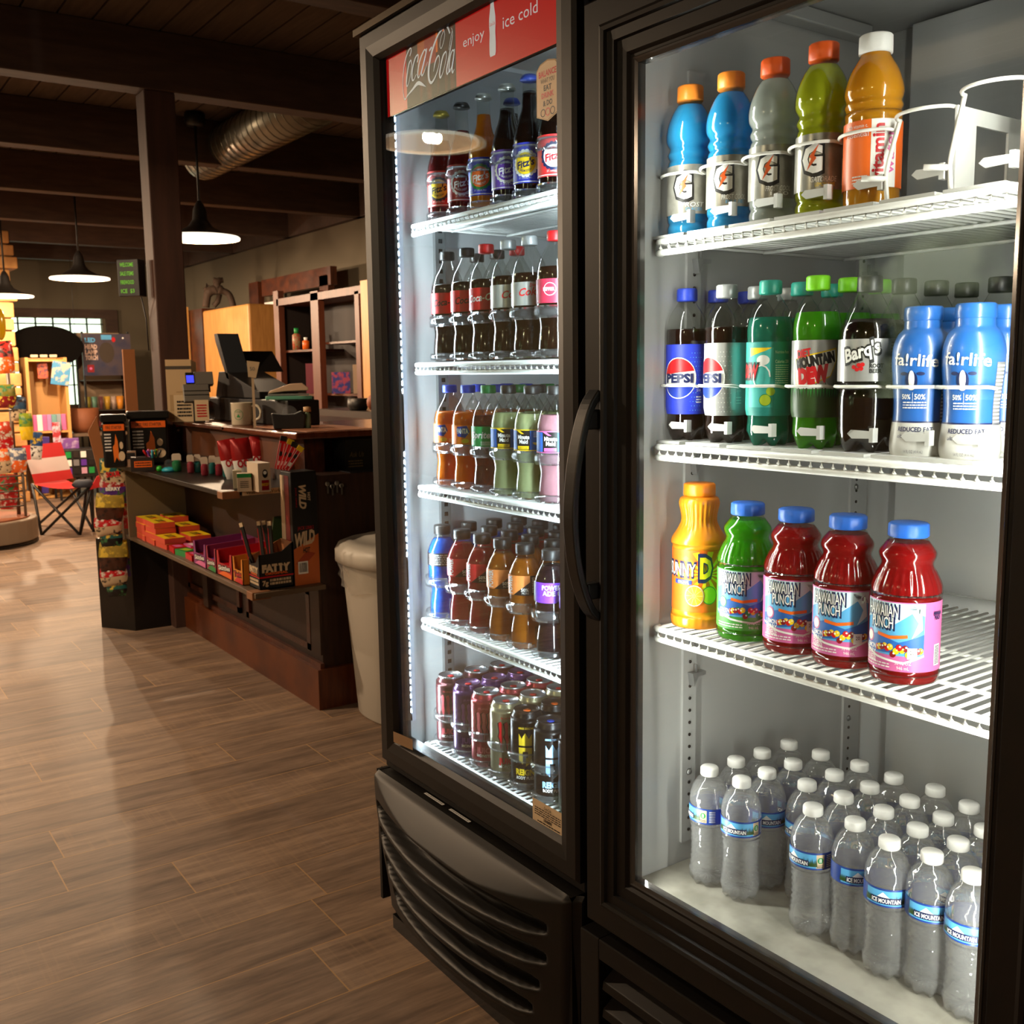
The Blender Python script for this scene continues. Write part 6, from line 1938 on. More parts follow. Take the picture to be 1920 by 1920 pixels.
def bag(px, py, w_, h_, m, m2, label, word, rot=0.0, name='snack_bag', grp='red snack bags on the upper shelf', X=None, Y=None, z=None, cat='bag', fat=0.3):
    p, rz, k = spot(px, py, X=X, Y=Y, Z=z)
    nx_, nz_ = 10, 12
    vs, fs = [], []
    for s_ in (-1, 1):
        for j in range(nz_ + 1):
            for i in range(nx_ + 1):
                u, v = i / nx_ * 2 - 1, j / nz_
                th = fat * w_ / 2 * k * (1 - u * u) ** 0.6 * math.sin(PI * min(1, max(0, v))) ** 0.5
                wr = 0.05 * w_ * k * math.sin(u * 9 + v * 13 + px) * (1 - v * 0.3)
                vs.append((u * w_ / 2 * k * (0.86 + 0.14 * math.sin(PI * v) + 0.1 * v), s_ * (th + 0.0008) + 0.35 * wr * (abs(u) < 0.99), v * h_ * k))
    n1 = (nx_ + 1) * (nz_ + 1)
    for s_ in (0, 1):
        for j in range(nz_):
            for i in range(nx_):
                q = s_ * n1 + j * (nx_ + 1) + i
                f = (q, q + 1, q + nx_ + 2, q + nx_ + 1)
                fs.append(f if s_ == 0 else f[::-1])
    mb = MB()
    R_ = Matrix.Rotation(rot, 4, 'Y')
    lo = [f for f in fs if (f[0] % n1) // (nx_ + 1) >= nz_ * 0.45]
    hi = [f for f in fs if (f[0] % n1) // (nx_ + 1) < nz_ * 0.45]
    mb.add(vs, lo, bagmat(m) if name != 'snack_bag' else m, R_, True)
    mb.add(vs, hi, bagmat(m2) if name != 'snack_bag' else m2, R_, True)
    o = mb.obj(name, None, p, rz)
    if word:
        a = Art().text(word, 0, h_ * k * 0.42, h_ * k * 0.17, RED if m2 is W0 or m2 is TAN else W0, 1, bold=0.05, w=w_ * k * 0.6)
        bm = a.flat(MB(), (0, -(fat * w_ / 2 * k + 0.003), 0), (math.cos(rot), 0, -math.sin(rot)), (math.sin(rot), 0, math.cos(rot)))
        bm.obj('front_print', o)
    return tag(o, label, cat, grp)


FOIL = mat('foil_red', 'a81e20', 0.25, 0.2)
for k, (px_, py_, w_, h_, r_) in enumerate(((441, 898, 34, 76, -0.18), (462, 901, 36, 80, -0.12), (486, 892, 36, 74, 0.04))):
    bag(px_, py_, w_, h_, FOIL, W0, f'red and white foil snack bag, {("left", "middle", "right")[k]} of three on the upper shelf', 'OO', rot=r_, z=zU, fat=0.4)
p, rz, k = spot(499, 922, Z=zU)
t = thing('stick_display_box', 'white box with bearded face logo holding red meat sticks', 'box', (p[0], p[1], zU), rz + 0.35)
MB().box(-14 * k, 0, 0, 10 * k, 0.11, 54 * k, mat('box_white', 'c8b49c', 0.6)).obj('box', t)
a = Art().ell(-1 * k, 34 * k, 5 * k, 8 * k, K0, 1).ell(-1 * k, 36 * k, 3.4 * k, 3.4 * k, W0, 2).rect(-8 * k, 3 * k, 6 * k, 22 * k, DRD, 1).text('BEEF', -1 * k, 14 * k, 5 * k, YEL, 2)
a.flat(MB(), (0, -0.0006, 0), (1, 0, 0), (0, 0, 1)).obj('front_print', t)
Art().rect(0.005, 42 * k, 0.10, 52 * k, RED, 1).flat(MB(), (10.2 * k, 0, 0), (0, 1, 0), (0, 0, 1)).obj('side_print', t)
for i, (dx, rt) in enumerate(((-8, 0.22), (2, 0.38), (11, 0.45), (20, 0.62))):
    R_ = Matrix.Rotation(rt, 4, 'Y')
    b = MB().box(-6 * k, 0, 0, 6 * k, 0.006, (54 - i * 4) * k, RED, R_).box(-6 * k, -0.001, (54 - i * 4) * k, 6 * k, 0.005, (64 - i * 4) * k, (K0, YEL)[i % 2], R_)
    Art().rect(-2.5 * k, 8 * k, 2.5 * k, 16 * k, W0, 1).rect(-4 * k, 0, -3 * k, 50 * k, W0, 1).rect(3 * k, 0, 4 * k, 50 * k, W0, 1).ell(0, 30 * k, 3 * k, 5 * k, K0, 1).flat(b, (0, 0, 0), (math.cos(rt), 0, -math.sin(rt)), (math.sin(rt), 0, math.cos(rt)))
    tag(b.obj('red_meat_stick', None, (p[0] + dx * k * 0.6, p[1] + 0.05 + i * 0.006, zU + 40 * k), rz + 0.1), f'red and white wrapped meat stick fanned out of the white box, {("leftmost", "second", "third", "rightmost")[i]}', 'snack', 'meat sticks in the white box')
small('green_lid_box', 459, 922, 26, 34, mat('box_white', ''), 'small white box with green lid beside the white stick box', 'box', depth=0.05, art=lambda w_, h_: Art().rect(0, h_ * 0.78, w_, h_, GRN, 1).lines(w_ * 0.2, h_ * 0.2, w_ * 0.8, h_ * 0.6, 4, K0, 2))
small('pale_box', 446, 916, 16, 34, mat('box_cream', 'b8b094', 0.6), 'pale narrow box behind the green-lidded box', 'box', depth=0.04)
# cardboard pieces behind the tubs
t = MB()
fx(t, 234, 655, 256, 775, -4.99, 0.02, CARD)
tag(t.obj('cardboard_sheet'), 'tall upright brown cardboard flap behind the black tubs', 'cardboard')
b = MB()
p0 = P(165, 800, X=-5.08)
b.prism([(P(165, 810, X=-5.08)[1], P(165, 810, X=-5.08)[2]), (P(181, 780, X=-5.08)[1], P(181, 780, X=-5.08)[2]), (P(200, 875, X=-5.08)[1], P(200, 875, X=-5.08)[2]), (P(190, 905, X=-5.08)[1], P(190, 905, X=-5.08)[2]), (P(183, 880, X=-5.08)[1], P(183, 880, X=-5.08)[2])], 'x', -5.085, -5.08, CARD)
tag(b.obj('cardboard_flap'), 'brown curved cardboard side flap beside the left tub', 'cardboard')
# hanging rack of keychains by the brochures
t = thing('keychain_stand', 'small easel stand with carded pens and lighters by the post', 'display stand', (-4.9, 1.62, 1.004))
MB().tube([(0.0, -0.15, 0.02), (0.0, -0.06, 0.23)], 0.006, OAK, 6).tube([(0.02, -0.12, 0.0), (0.02, -0.04, 0.2)], 0.006, OAK, 6).obj('easel_leg', t)
for z, y_ in ((0.1, -0.045), (0.2, -0.035), (0.01, -0.16)):
    b = MB().box(0.0, y_, z - 0.07, 0.01, y_ + 0.06, z, K0)
    Art().rect(0.008, 0.03, 0.052, 0.055, ORG, 1).rect(0.01, 0.06, 0.05, 0.066, W0, 1).ell(0.02, 0.015, 0.006, 0.006, W0, 1).flat(b, (0.01, y_, z - 0.07), (0, 1, 0), (0, 0, 1))
    b.obj('carded_goods', t)

# ---- candy bag strips and their black stand at the counter end
b = MB().prism([(-5.165, 1.136), (-4.985, 1.25), (-4.985, 1.465), (-5.2, 1.40)], 'z', 0.0, 0.44, mat('stand_black', '0e0c0b', 0.35))
tag(b.obj('candy_stand'), 'black floor stand under the hanging candy bags at the counter end', 'display stand')
b = MB().prism([(-5.13, 1.17), (-5.0, 1.25), (-5.01, 1.262), (-5.14, 1.182)], 'z', 0.44, 0.86, EDG)
tag(b.obj('strip_holder'), 'thin brown upright board carrying the hanging candy bags', 'board')
CB_ = [(215, 905, 42, 54, mat('bag_teal', '1f5f5c', 0.3), TAN, 'SOUR'), (213, 925, 44, 36, FOIL, PUR, 'BERRY'), (206, 972, 48, 54, mat('bag_olive', 'a8903a', 0.4), BRN, None), (205, 998, 46, 36, RED, TAN, None), (210, 1020, 38, 34, mat('bag_teal', ''), K0, None), (212, 1066, 48, 56, mat('bag_olive', ''), BRN, None), (216, 1092, 46, 36, RED, TAN, None), (220, 1112, 34, 28, mat('bag_teal', ''), K0, None),
       (240, 985, 16, 96, PUR, RED, None), (238, 1075, 16, 70, YEL, PUR, None)]
for k, (px_, py_, w_, h_, m1_, m2_, wd) in enumerate(CB_):
    X_ = -4.97 + (0.012 * (8 - k) * 0.4 if k < 8 else 0.0)
    bag(px_, py_ + 6, w_, h_, m1_, m2_, f'{("teal", "red and purple", "olive", "red", "dark teal", "olive", "red", "teal", "narrow purple", "narrow yellow")[k]} candy bag hanging at the counter end, {("topmost", "second from top", "third from top", "fourth from top", "fifth from top", "sixth from top", "seventh from top", "lowest", "upper side strip", "lower side strip")[k]}', wd, rot=(k % 3 - 1) * 0.06, name='candy_bag', grp='hanging candy bags', X=X_, fat=0.22)

# ---- behind the counter
b = MB()
fy(b, 385, 575, 470, 800, 3.35, 0.45, OAK, 0)
tag(b.obj('oak_cabinet', bevel=0.02), 'light oak cabinet behind the counter with a carved figure on top', 'cabinet')
b = MB()
fy(b, 352, 580, 384, 800, 3.5, 0.3, WOOD, 0)
fy(b, 345, 575, 352, 800, 3.45, 0.04, OAK)
tag(b.obj('dark_cupboard'), 'dark open cupboard left of the light oak cabinet', 'cupboard')
# carved figure (driftwood bear on a log)
p, rz, k = spot(415, 576, Y=3.5)
DW = mat('driftwood', '3c2a1c', 0.8, bump=(40, 0.6, (1, 1, 1)))
t = thing('wood_carving', 'gnarled dark wood carving of an animal on the oak cabinet', 'sculpture', p, rz)
MB().tube(cr([(-28 * k, 0, 0), (-22 * k, 0, 26 * k), (-8 * k, 0, 32 * k), (4 * k, 0, 30 * k), (16 * k, 0, 22 * k), (22 * k, 0, 0)], 4), [7 * k] * 4 + [9 * k] * 8 + [6 * k] * 9, DW, 9).tube([(-6 * k, 0, 30 * k), (-6 * k, 0.0, 44 * k), (2 * k, 0, 52 * k)], [8 * k, 7 * k, 5 * k], DW, 9).tube([(-12 * k, 0, 50 * k), (-6 * k, 0, 48 * k), (6 * k, 0, 50 * k)], 5 * k, DW, 8).tube([(-20 * k, 0, 22 * k), (-28 * k, 0, 34 * k), (-22 * k, 0, 42 * k)], 4 * k, DW, 8).tube([(-2 * k, 0.02, 24 * k), (-6 * k, 0.0, 10 * k), (-14 * k, 0, 2 * k)], 5 * k, DW, 8).obj('figure', t)
# doorway on the back wall
D1 = thing('door_1', None, None)
D1['kind'] = 'structure'
b = MB()
fy(b, 473, 528, 490, 830, 3.78, 0.06, WOOD)
fy(b, 490, 512, 620, 545, 3.78, 0.06, WOOD)
fy(b, 604, 515, 620, 830, 3.78, 0.06, WOOD)
b.obj('door_frame', D1)
b = MB()
fy(b, 497, 566, 516, 624, 3.80, 0.01, mat('window_glow', 'cdbfae', 0.4, emit=0.5))
fy(b, 498, 628, 518, 686, 3.80, 0.01, mat('window_glow', ''))
fy(b, 499, 690, 520, 790, 3.80, 0.01, mat('window_glow', ''))
b.obj('glass_pane', D1)
b = MB()
fy(b, 520, 570, 604, 830, 3.81, 0.03, mat('door_dark', '2c1a14', 0.5))
b.obj('door_leaf', D1)
# glazed display cabinet
CW = mat('cherry_wood', '4e2512', 0.5, noise=(6, '63301a', 0.3, 0.7, (6, 6, 0.8)))
Yc = 3.30
t = thing('display_cabinet', 'tall cherry wood display cabinet with two open glass bays', 'cabinet')
b = MB()
fy(b, 517, 548, 676, 562, Yc, 0.3, CW)
for x0_, x1_ in ((517, 526), (586, 600), (668, 676)):
    fy(b, x0_, 545, x1_, 800, Yc, 0.05, CW)
fy(b, 517, 790, 676, 830, Yc, 0.3, CW, 0)
b.obj('frame', t)
b = MB()
b.box(P(517, 670, Y=Yc)[0], Yc + 0.3, 0.6, P(676, 670, Y=Yc)[0], Yc + 0.32, P(596, 548, Y=Yc)[2], mat('cabinet_back', '1c0f0a', 0.7))
b.box(P(517, 670, Y=Yc)[0], Yc + 0.05, 0.6, P(517, 670, Y=Yc)[0] + 0.02, Yc + 0.3, P(596, 548, Y=Yc)[2], mat('cabinet_back', ''))
b.obj('back_panel', t)
b = MB()
for x0_, x1_, yy in ((526, 590, 656), (600, 672, 640), (526, 590, 738), (600, 672, 738)):
    fy(b, x0_, yy, x1_, yy + 4, Yc + 0.05, 0.25, WOOD)
b.obj('shelf', t)
b = MB()
fy(b, 680, 524, 702, 830, Yc - 0.05, 0.3, OAK, 0)
tag(b.obj('oak_side_panel'), 'light oak upright panel beside the display cabinet', 'cabinet')


def stock(px, py, w_, h_, Y, m, label, cat, name, rnd=False, grp=None, m2=None):
    p, rz, k = spot(px, py, Y=Y)
    if rnd:
        t = thing(name, label, cat, p, rz, grp)
        MB().lathe([(0, 0), (w_ / 2 * k, 0.001), (w_ / 2 * k, h_ * 0.68 * k), (w_ / 4 * k, h_ * 0.76 * k)], m, 16).obj('bottle_body', t)
        MB().lathe([(w_ / 4 * k, h_ * 0.74 * k), (w_ / 3.6 * k, h_ * k), (0, h_ * k)], m2 or m, 12).obj('cap', t)
        return t
    return tag(MB().box(-w_ / 2 * k, 0, 0, w_ / 2 * k, 0.08, h_ * k, m).obj(name, None, p, rz), label, cat, grp)


stock(557, 656, 16, 40, Yc + 0.08, mat('mottled_pack', '8a8a60', 0.5, noise=(60, 'a8402c', 0.4, 0.6, (1, 1, 1))), 'spray bottle with green cap on the cabinet shelf', 'bottle', 'spray_bottle', True, m2=GRN)
stock(574, 655, 13, 22, Yc + 0.08, ORG, 'small orange bottle beside the green-capped one', 'bottle', 'orange_bottle', True, m2=W0)
stock(582, 738, 14, 56, Yc + 0.08, mat('pack_maroon', '7a2c3c', 0.5), 'maroon boxes stacked at the cabinet centre post', 'box', 'maroon_box')
stock(640, 738, 34, 40, Yc + 0.06, mat('pack_blue', '28347e', 0.5, noise=(25, 'a04058', 0.45, 0.55, (1, 1, 1))), 'blue and red boxed goods on the right cabinet shelf', 'box', 'blue_box')
stock(672, 738, 18, 54, Yc + 0.05, mat('tissue_white', 'a89078', 0.7), 'pale stacked cups at the right end of the cabinet shelf', 'cups', 'cup_stack')
b = MB()
fy(b, 590, 770, 706, 830, 2.9, 0.3, mat('back_counter', '29231f', 0.4), 0)
tag(b.obj('back_counter'), 'dark low back counter below the display cabinet', 'counter')
p, rz, k = spot(672, 771, Y=2.98)
tag(MB().lathe([(0, 0), (14 * k, 0), (20 * k, 10 * k), (19 * k, 24 * k), (16 * k, 24 * k), (0, 20 * k)], BK2, 20).obj('black_bowl', None, p, rz), 'black round bowl on the back counter', 'bowl')
p, rz, k = spot(702, 771, Y=2.98)
tag(MB().lathe([(14 * k * math.cos(a_), 16 * k * (1 + math.sin(a_))) for a_ in [-PI / 2 + i * PI / 8 for i in range(9)]], mat('terracotta', '8a4526', 0.6), 18, cap=False).obj('orange_ball', None, p, rz), 'brown orange round pot at the edge of the left cooler', 'pot')
# led sign on the post
p, rz, k = spot(268, 572, X=-5.06)
t = thing('led_sign', 'black box sign with green glowing lettering on the post', 'sign', (-5.02, 1.375, 1.585), 0.75)
MB().box(-0.09, -0.03, 0.0, 0.02, 0.03, 0.17, BK2).obj('housing', t, bevel=0.003)
GL_ = mat('led_green', '5ca828', 0.6, emit=0.5)
a = Art()
for i, wd in enumerate(('WELCOME', 'SALE ITEMS', 'FIREWOOD', 'ICE  $3')):
    a.text(wd, 0.045, 0.145 - i * 0.04, 0.018, GL_, 1, bold=0.02, w=0.07)
a.flat(MB(), (-0.085, -0.031, 0.0), (1, 0, 0), (0, 0, 1)).obj('lettering', t)
MB().tube([(-0.01, 0.03, 0.0), (-0.01, 0.06, -0.1), (0.0, 0.05, -0.25)], 0.003, BK2, 6).obj('cord', t)
# ---------------------------------------------------------------- merchandise at the far left
STN = mat('tan_stone', 'd09a5c', 0.8, noise=(7, 'b07c46', 0.35, 0.65, (1, 1, 1)), bump=(14, 0.8, (1, 1, 1)))
b = MB()
rd = random.Random(9)
z = 0.0
yR = P(35, 640, X=-10.9)[1] + 0.02
while z < 2.5:
    h_ = rd.uniform(0.08, 0.16)
    y_ = yR + rd.uniform(-0.05, 0.03)
    x_ = -10.9 + rd.uniform(-0.03, 0.02)
    b.box(-11.4, yR - 0.75, z, x_, y_ - 0.3, z + h_ - 0.012, STN).box(-11.4, y_ - 0.29, z, x_ + 0.015, y_, z + h_ - 0.012, STN)
    z += h_
b.box(-11.39, yR - 0.7, 0, -10.96, yR - 0.06, 2.5, mat('mortar', '8a6238', 0.9))
struct(b.obj('stone_pillar', bevel=0.012))


def pbox(mb, x0, y0, x1, y1, X, d, m, rz=0.0):
    return fx(mb, x0, y0, x1, y1, X, d, m)


# pine shelf unit
t = thing('pine_shelf', 'light pine display shelf with colourful goods at the far left', 'shelf')
b = MB()
XPn = -11.05
yl, yr = P(62, 800, X=XPn)[1], P(128, 800, X=XPn)[1]
zt = P(95, 670, X=XPn)[2]
b.box(XPn - 0.35, yl - 0.03, 0, XPn, yl, zt, PINE).box(XPn - 0.35, yr, 0, XPn, yr + 0.03, zt, PINE).obj('side_board', t)
MB().box(XPn - 0.36, yl, 0, XPn - 0.34, yr, zt, mat('pine_back', 'b88a50', 0.6)).obj('back_board', t)
zs_ = [P(95, y_, X=XPn)[2] for y_ in (808, 846, 930)] + [zt - 0.02]
for z in zs_:
    MB().box(XPn - 0.34, yl, z - 0.02, XPn - 0.01, yr, z, PINE).obj('shelf_board', t)
zs0 = zs_[0]


def goods(name, px, py, w_, h_, X, m, label, cat='package', grp='packaged goods at the far left', d=0.06, tilt=0.0, m2=None, z=None):
    p, rz, k = spot(px, py, X=X)
    if z is not None:
        p[2] = z
    b = MB().box(-w_ / 2 * k, 0, 0, w_ / 2 * k, d, h_ * k, m, Matrix.Rotation(tilt, 4, 'Y'))
    if m2:
        Art().rect(-w_ * 0.36 * k, h_ * 0.2 * k, w_ * 0.36 * k, h_ * 0.72 * k, m2, 0).ell(0, h_ * 0.45 * k, w_ * 0.22 * k, h_ * 0.16 * k, m, 1, 12).flat(b, (0, 0, 0), (math.cos(tilt), 0, -math.sin(tilt)), (math.sin(tilt), 0, math.cos(tilt)))
    return tag(b.obj(name, None, p, rz, bevel=0.004), label, cat, grp)


for i, (m_, w_) in enumerate(((PNK, 7), (W0, 9), (PNK, 8), (mat('soft_violet', 'a880b8'), 8), (mat('soft_teal', '6a9a98'), 9), (mat('soft_grey', '8a98a0'), 8), (PNK, 8))):
    goods('toy_package', 67 + i * 9, 808, w_, 30, XPn - 0.05, m_, f'upright {("pink", "white", "rose", "violet", "teal", "grey", "magenta")[i]} toy package on the pine shelf', z=zs0 + 0.001)
goods('orange_book', 81, 710, 18, 30, XPn - 0.1, mat('book_orange', 'c0502a', 0.5, noise=(30, '4a2438', 0.45, 0.6, (1, 1, 1))), 'orange and purple package hanging high on the pine shelf', m2=None)
goods('flip_toy', 112, 722, 32, 44, XPn + 0.01, mat('toy_blue', '3a88b8', 0.4, noise=(14, 'c8b8a0', 0.48, 0.56, (1, 1, 1))), 'blue and white toy pack hanging on the pine shelf', tilt=0.15)
goods('purple_tube', 85, 925, 12, 106, XPn + 0.02, mat('tube_purple', '3a2a78', 0.35), 'tall purple tube toy leaning on the pine shelf', tilt=0.08, d=0.05)
goods('flag_pack', 108, 838, 14, 46, XPn + 0.02, mat('pack_flag', 'b03038', 0.4, noise=(12, 'c8c0d0', 0.46, 0.54, (1, 1, 1))), 'red and white hanging pack at the right of the pine shelf')
goods('purple_bag', 132, 848, 32, 26, XPn + 0.1, mat('bag_purple', '7a4a98', 0.4, noise=(12, 'b8a0c0', 0.5, 0.6, (1, 1, 1))), 'purple and pink bag of goods beside the pine shelf', d=0.12)
goods('green_bag', 132, 866, 32, 16, XPn + 0.1, mat('bag_green', '4a8a3a', 0.4), 'green pack below the purple bag', d=0.12)
for i in range(3):
    goods('small_tag', 64 + i * 18, 669, 13, 5, XPn - 0.02, TAN, f'small pale card on top of the pine shelf, {("left", "middle", "right")[i]}', 'card', z=zt + 0.001, d=0.02)

# black oval board in front of the window
p, rz, k = spot(84, 650, X=-11.7)
b = MB()
ov = [(68 * k * math.copysign(abs(math.cos(a_)) ** 0.9, math.cos(a_)), 39 * k * math.copysign(abs(math.sin(a_)) ** 1.15, math.sin(a_))) for a_ in [i * PI / 20 for i in range(40)]]
b.prism(ov, 'y', 0, 0.05, mat('board_black', '0a0807', 0.9, spec=0.05))
b.tube([(-0.3, 0.02, 30 * k), (-0.3, 0.02, 2.5 - p[2])], 0.002, K0, 5).tube([(0.3, 0.02, 25 * k), (0.3, 0.02, 2.5 - p[2])], 0.002, K0, 5)
tag(b.obj('oval_board', None, p, rz), 'large black pointed oval board hanging before the far window', 'board')
# yellow balloon
p, rz, k = spot(0, 608, X=-7.6)
tag(MB().lathe([(10 * k * math.cos(a_), 30 * k * math.sin(a_)) for a_ in [-PI / 2 + i * PI / 10 for i in range(11)]], mat('balloon_gold', 'c89a10', 0.15, coat=0.6), 20, cap=False).tube([(0, 0, 30 * k), (0, 0, 2.5 - p[2])], 0.002, K0, 5).obj('gold_ornament', None, p, rz), 'shiny gold hanging ornament at the left picture edge', 'ornament')

# display case with poster and little cups
t = thing('display_case', 'shelved display case with dark blue poster beside the far window', 'display case')
XC = -11.9
ya, yb = P(157, 700, X=XC)[1], P(246, 700, X=XC)[1]
zc = P(200, 622, X=XC)[2]
b = MB()
for yy in (ya, yb - 0.02):
    b.box(XC - 0.35, yy, 0, XC - 0.32, yy + 0.02, zc, K0).box(XC - 0.02, yy, 0, XC, yy + 0.02, zc, K0)
b.obj('frame', t)
MB().box(XC - 0.36, ya, 0.6, XC - 0.35, yb, zc, mat('pegboard', '8a7258', 0.7)).obj('back_panel', t)
b = MB()
fx(b, 155, 626, 246, 704, XC + 0.02, 0.015, mat('poster_navy', '28304e', 0.4, noise=(5, '4a4048', 0.4, 0.6, (1, 1, 1))))
pw, ph_ = yb - ya, P(200, 626, X=XC)[2] - P(200, 704, X=XC)[2]
a = Art().text('LED', pw * 0.17, ph_ * 0.85, ph_ * 0.1, LBL, 1, bold=0.05, w=pw * 0.22)
for i, wd in enumerate(('HEAD', 'LAMP', 'TORCH')):
    a.text(wd, pw * 0.18, ph_ * (0.69 - i * 0.13), ph_ * 0.1, mat('poster_cream', 'd8b8a8'), 1, bold=0.06, w=pw * 0.26)
a.rect(pw * 0.08, ph_ * 0.08, pw * 0.22, ph_ * 0.26, DRD, 1).ell(pw * 0.15, ph_ * 0.17, pw * 0.03, pw * 0.03, PNK, 2).ell(pw * 0.5, ph_ * 0.55, pw * 0.16, ph_ * 0.25, mat('poster_brown', '3c3024'), 1).rect(pw * 0.4, ph_ * 0.86, pw * 0.62, ph_ * 0.97, LBL, 1).ell(pw * 0.66, ph_ * 0.86, pw * 0.04, ph_ * 0.06, RED, 1).ell(pw * 0.86, ph_ * 0.9, pw * 0.02, pw * 0.02, W0, 1)
a.flat(b, (XC + 0.0205, P(155, 665, X=XC + 0.02)[1], P(200, 704, X=XC + 0.02)[2]), (0, 1, 0), (0, 0, 1))
b.obj('poster', t)
for y_ in (712, 768, 800):
    b = MB()
    z = P(200, y_, X=XC)[2]
    MB().box(XC - 0.34, ya + 0.02, z - 0.012, XC - 0.0, yb - 0.02, z, mat('case_shelf', '3a342c', 0.5)).obj('shelf_board', t)
zc1, zc2 = P(200, 768, X=XC)[2], P(200, 800, X=XC)[2]
for i, (m_, w_) in enumerate(((mat('cup_olive', 'a8983c', 0.4), 11), (mat('cup_mint', '7aa890', 0.4), 11), (mat('cup_rose', '986060', 0.4), 8), (mat('cup_yellow', 'd8a83c', 0.4), 12), (mat('cup_pale', 'b8a090', 0.4), 10), (mat('cup_orange', 'e09030', 0.4), 14))):
    p, rz, k = spot(166 + i * 12, 768, X=XC - 0.08)
    r0_ = w_ / 2 * k
    tag(MB().lathe([(0, 0), (r0_ * 0.7, 0), (r0_, 24 * k), (r0_ * 0.9, 24 * k), (r0_ * 0.6, 2 * k)], m_, 16, cap=False).obj('plastic_cup', None, (p[0], p[1], zc1 + 0.001), rz), f'small {("olive", "mint", "rose", "yellow", "pale", "orange")[i]} cup on the display case shelf', 'cup', 'small cups on the display case shelf')
for i in range(3):
    goods('pink_pack', 190 + i * 14, 800, 12, 12, XC - 0.05, (DRD, PNK, mat('soft_pink', 'c898b0'))[i], f'{("crimson", "pink", "pale pink")[i]} pack on the lowest display case shelf', z=zc2 + 0.001)
t2 = thing('goods_table', 'low dark table of goods between the pine shelf and the tubs', 'table', (0, 0, 0))
tb = P(160, 812, X=-11.15)
MB().box(-11.5, tb[1] - 0.14, tb[2] - 0.03, -11.1, tb[1] + 0.4, tb[2], mat('table_top', '6a5644', 0.5)).obj('table_top', t2)
for dx, dy in ((-11.48, -0.12), (-11.14, -0.12), (-11.48, 0.34), (-11.14, 0.34)):
    MB().box(dx, tb[1] + dy, 0, dx + 0.03, tb[1] + dy + 0.03, tb[2] - 0.03, K0).obj('leg', t2)
tag(MB().lathe([(0, 0), (0.11, 0), (0.14, 0.06), (0.15, 0.25), (0.14, 0.25), (0.12, 0.02)], mat('basket_brown', '7a4424', 0.7), 22, cap=False).obj('round_basket', None, (-11.3, tb[1] + 0.03, tb[2])), 'round brown basket on the low table', 'basket')
tag(MB().lathe([(0, 0), (0.03, 0), (0.045, 0.04), (0.04, 0.04), (0.025, 0.005)], CYN, 16, cap=False).obj('teal_bowl', None, (-11.14, tb[1] + 0.2, tb[2])), 'small teal bowl beside the round basket', 'bowl')
# black crate of gadgets
cx_ = P(138, 898, X=-10.75)
t = thing('gadget_crate', 'black crate packed with small toys behind the camp chair', 'crate', (-10.95, cx_[1], 0))
MB().box(-0.1, -0.14, 0.22, 0.2, 0.3, 0.5, mat('crate_black', '171412', 0.5)).obj('crate_body', t, bevel=0.01)
for dx, dy in ((-0.09, -0.13), (0.17, -0.13), (-0.09, 0.27), (0.17, 0.27)):
    MB().box(dx, dy, 0, dx + 0.02, dy + 0.02, 0.22, K0).obj('leg', t)
for i in range(14):
    MB().box(0.2, -0.13 + (i % 5) * 0.07, 0.26 + (i // 5) * 0.08, 0.215, -0.08 + (i % 5) * 0.07, 0.32 + (i // 5) * 0.08, (GRY, PUR, K0, mat('soft_pink', ''), GRN, mat('box_dark', ''), W0)[i % 7]).obj('carded_toy', t)

# camp chair
p0, p1, p2 = P(150, 1003, Z=0), P(176, 997, Z=0), P(86, 985, Z=0)
t = thing('camp_chair', 'folding camp chair in red, white and blue with thin black legs', 'chair', (0, 0, 0))
sz = 0.38
q0 = P(62, 932, X=-8.75)
SL, SR = Vector((-8.75, q0[1], sz)), Vector((-8.2, P(172, 905, X=-8.2)[1], sz + 0.02))
LG = K0
sr2 = SR + Vector((-0.35, 0.05, 0))
sl2 = SL + Vector((-0.3, 0.3, 0))
for a_, b_ in ((SL, p0), (sl2, p1), (SR, P(78, 1003, Z=0)), (sr2, P(70, 985, Z=0)), (SR, p0), (sr2, p1), (SL, P(78, 1003, Z=0)), (SR, p1), (sr2, p0)):
    MB().tube([a_, b_], 0.011, LG, 7).obj('leg', t)
FR_, FW = mat('fabric_red', 'c02424', 0.8), mat('fabric_white', 'd8ccc8', 0.8)
b = MB()
n = 8
vs, fs = [], []
for j in range(n + 1):
    for i in range(n + 1):
        u, v = i / n, j / n
        p = SL.lerp(SR, u).lerp(sl2.lerp(sr2, u), v)
        p = p + Vector((0, 0, -0.06 * math.sin(PI * u) * (0.6 + 0.4 * math.sin(PI * v))))
        vs.append(p)
for j in range(n):
    for i in range(n):
        k0 = j * (n + 1) + i
        fs.append((k0, k0 + 1, k0 + n + 2, k0 + n + 1))
b.add(vs, fs, FR_, smooth=True)
b.obj('seat', t)
b = MB()
vs, fs = [], []
bl, br_ = SL + Vector((0, 0.02, 0.0)), SL + Vector((-0.25, 0.36, 0))
for j in range(9):
    for i in range(5):
        p = bl.lerp(br_, i / 4) + Vector((-0.08 * j / 8, -0.06 * j / 8, 0.3 * j / 8))
        vs.append(p)
for j in range(8):
    for i in range(4):
        fs.append((j * 5 + i, j * 5 + i + 1, j * 5 + i + 6, j * 5 + i + 5))
b.add(vs, fs[:8], FR_, smooth=True).add(vs, fs[8:20], FW, smooth=True).add(vs, fs[20:], FR_, smooth=True)
b.obj('backrest', t)
b = MB()
b.lathe([(0.07, 0), (0.085, 0.02), (0.06, 0.05), (0.03, 0.06)], mat('chair_navy', '1a2030', 0.7), 14, Matrix.Translation(SR - Vector((0.05, 0.05, 0.02))), cap=False)
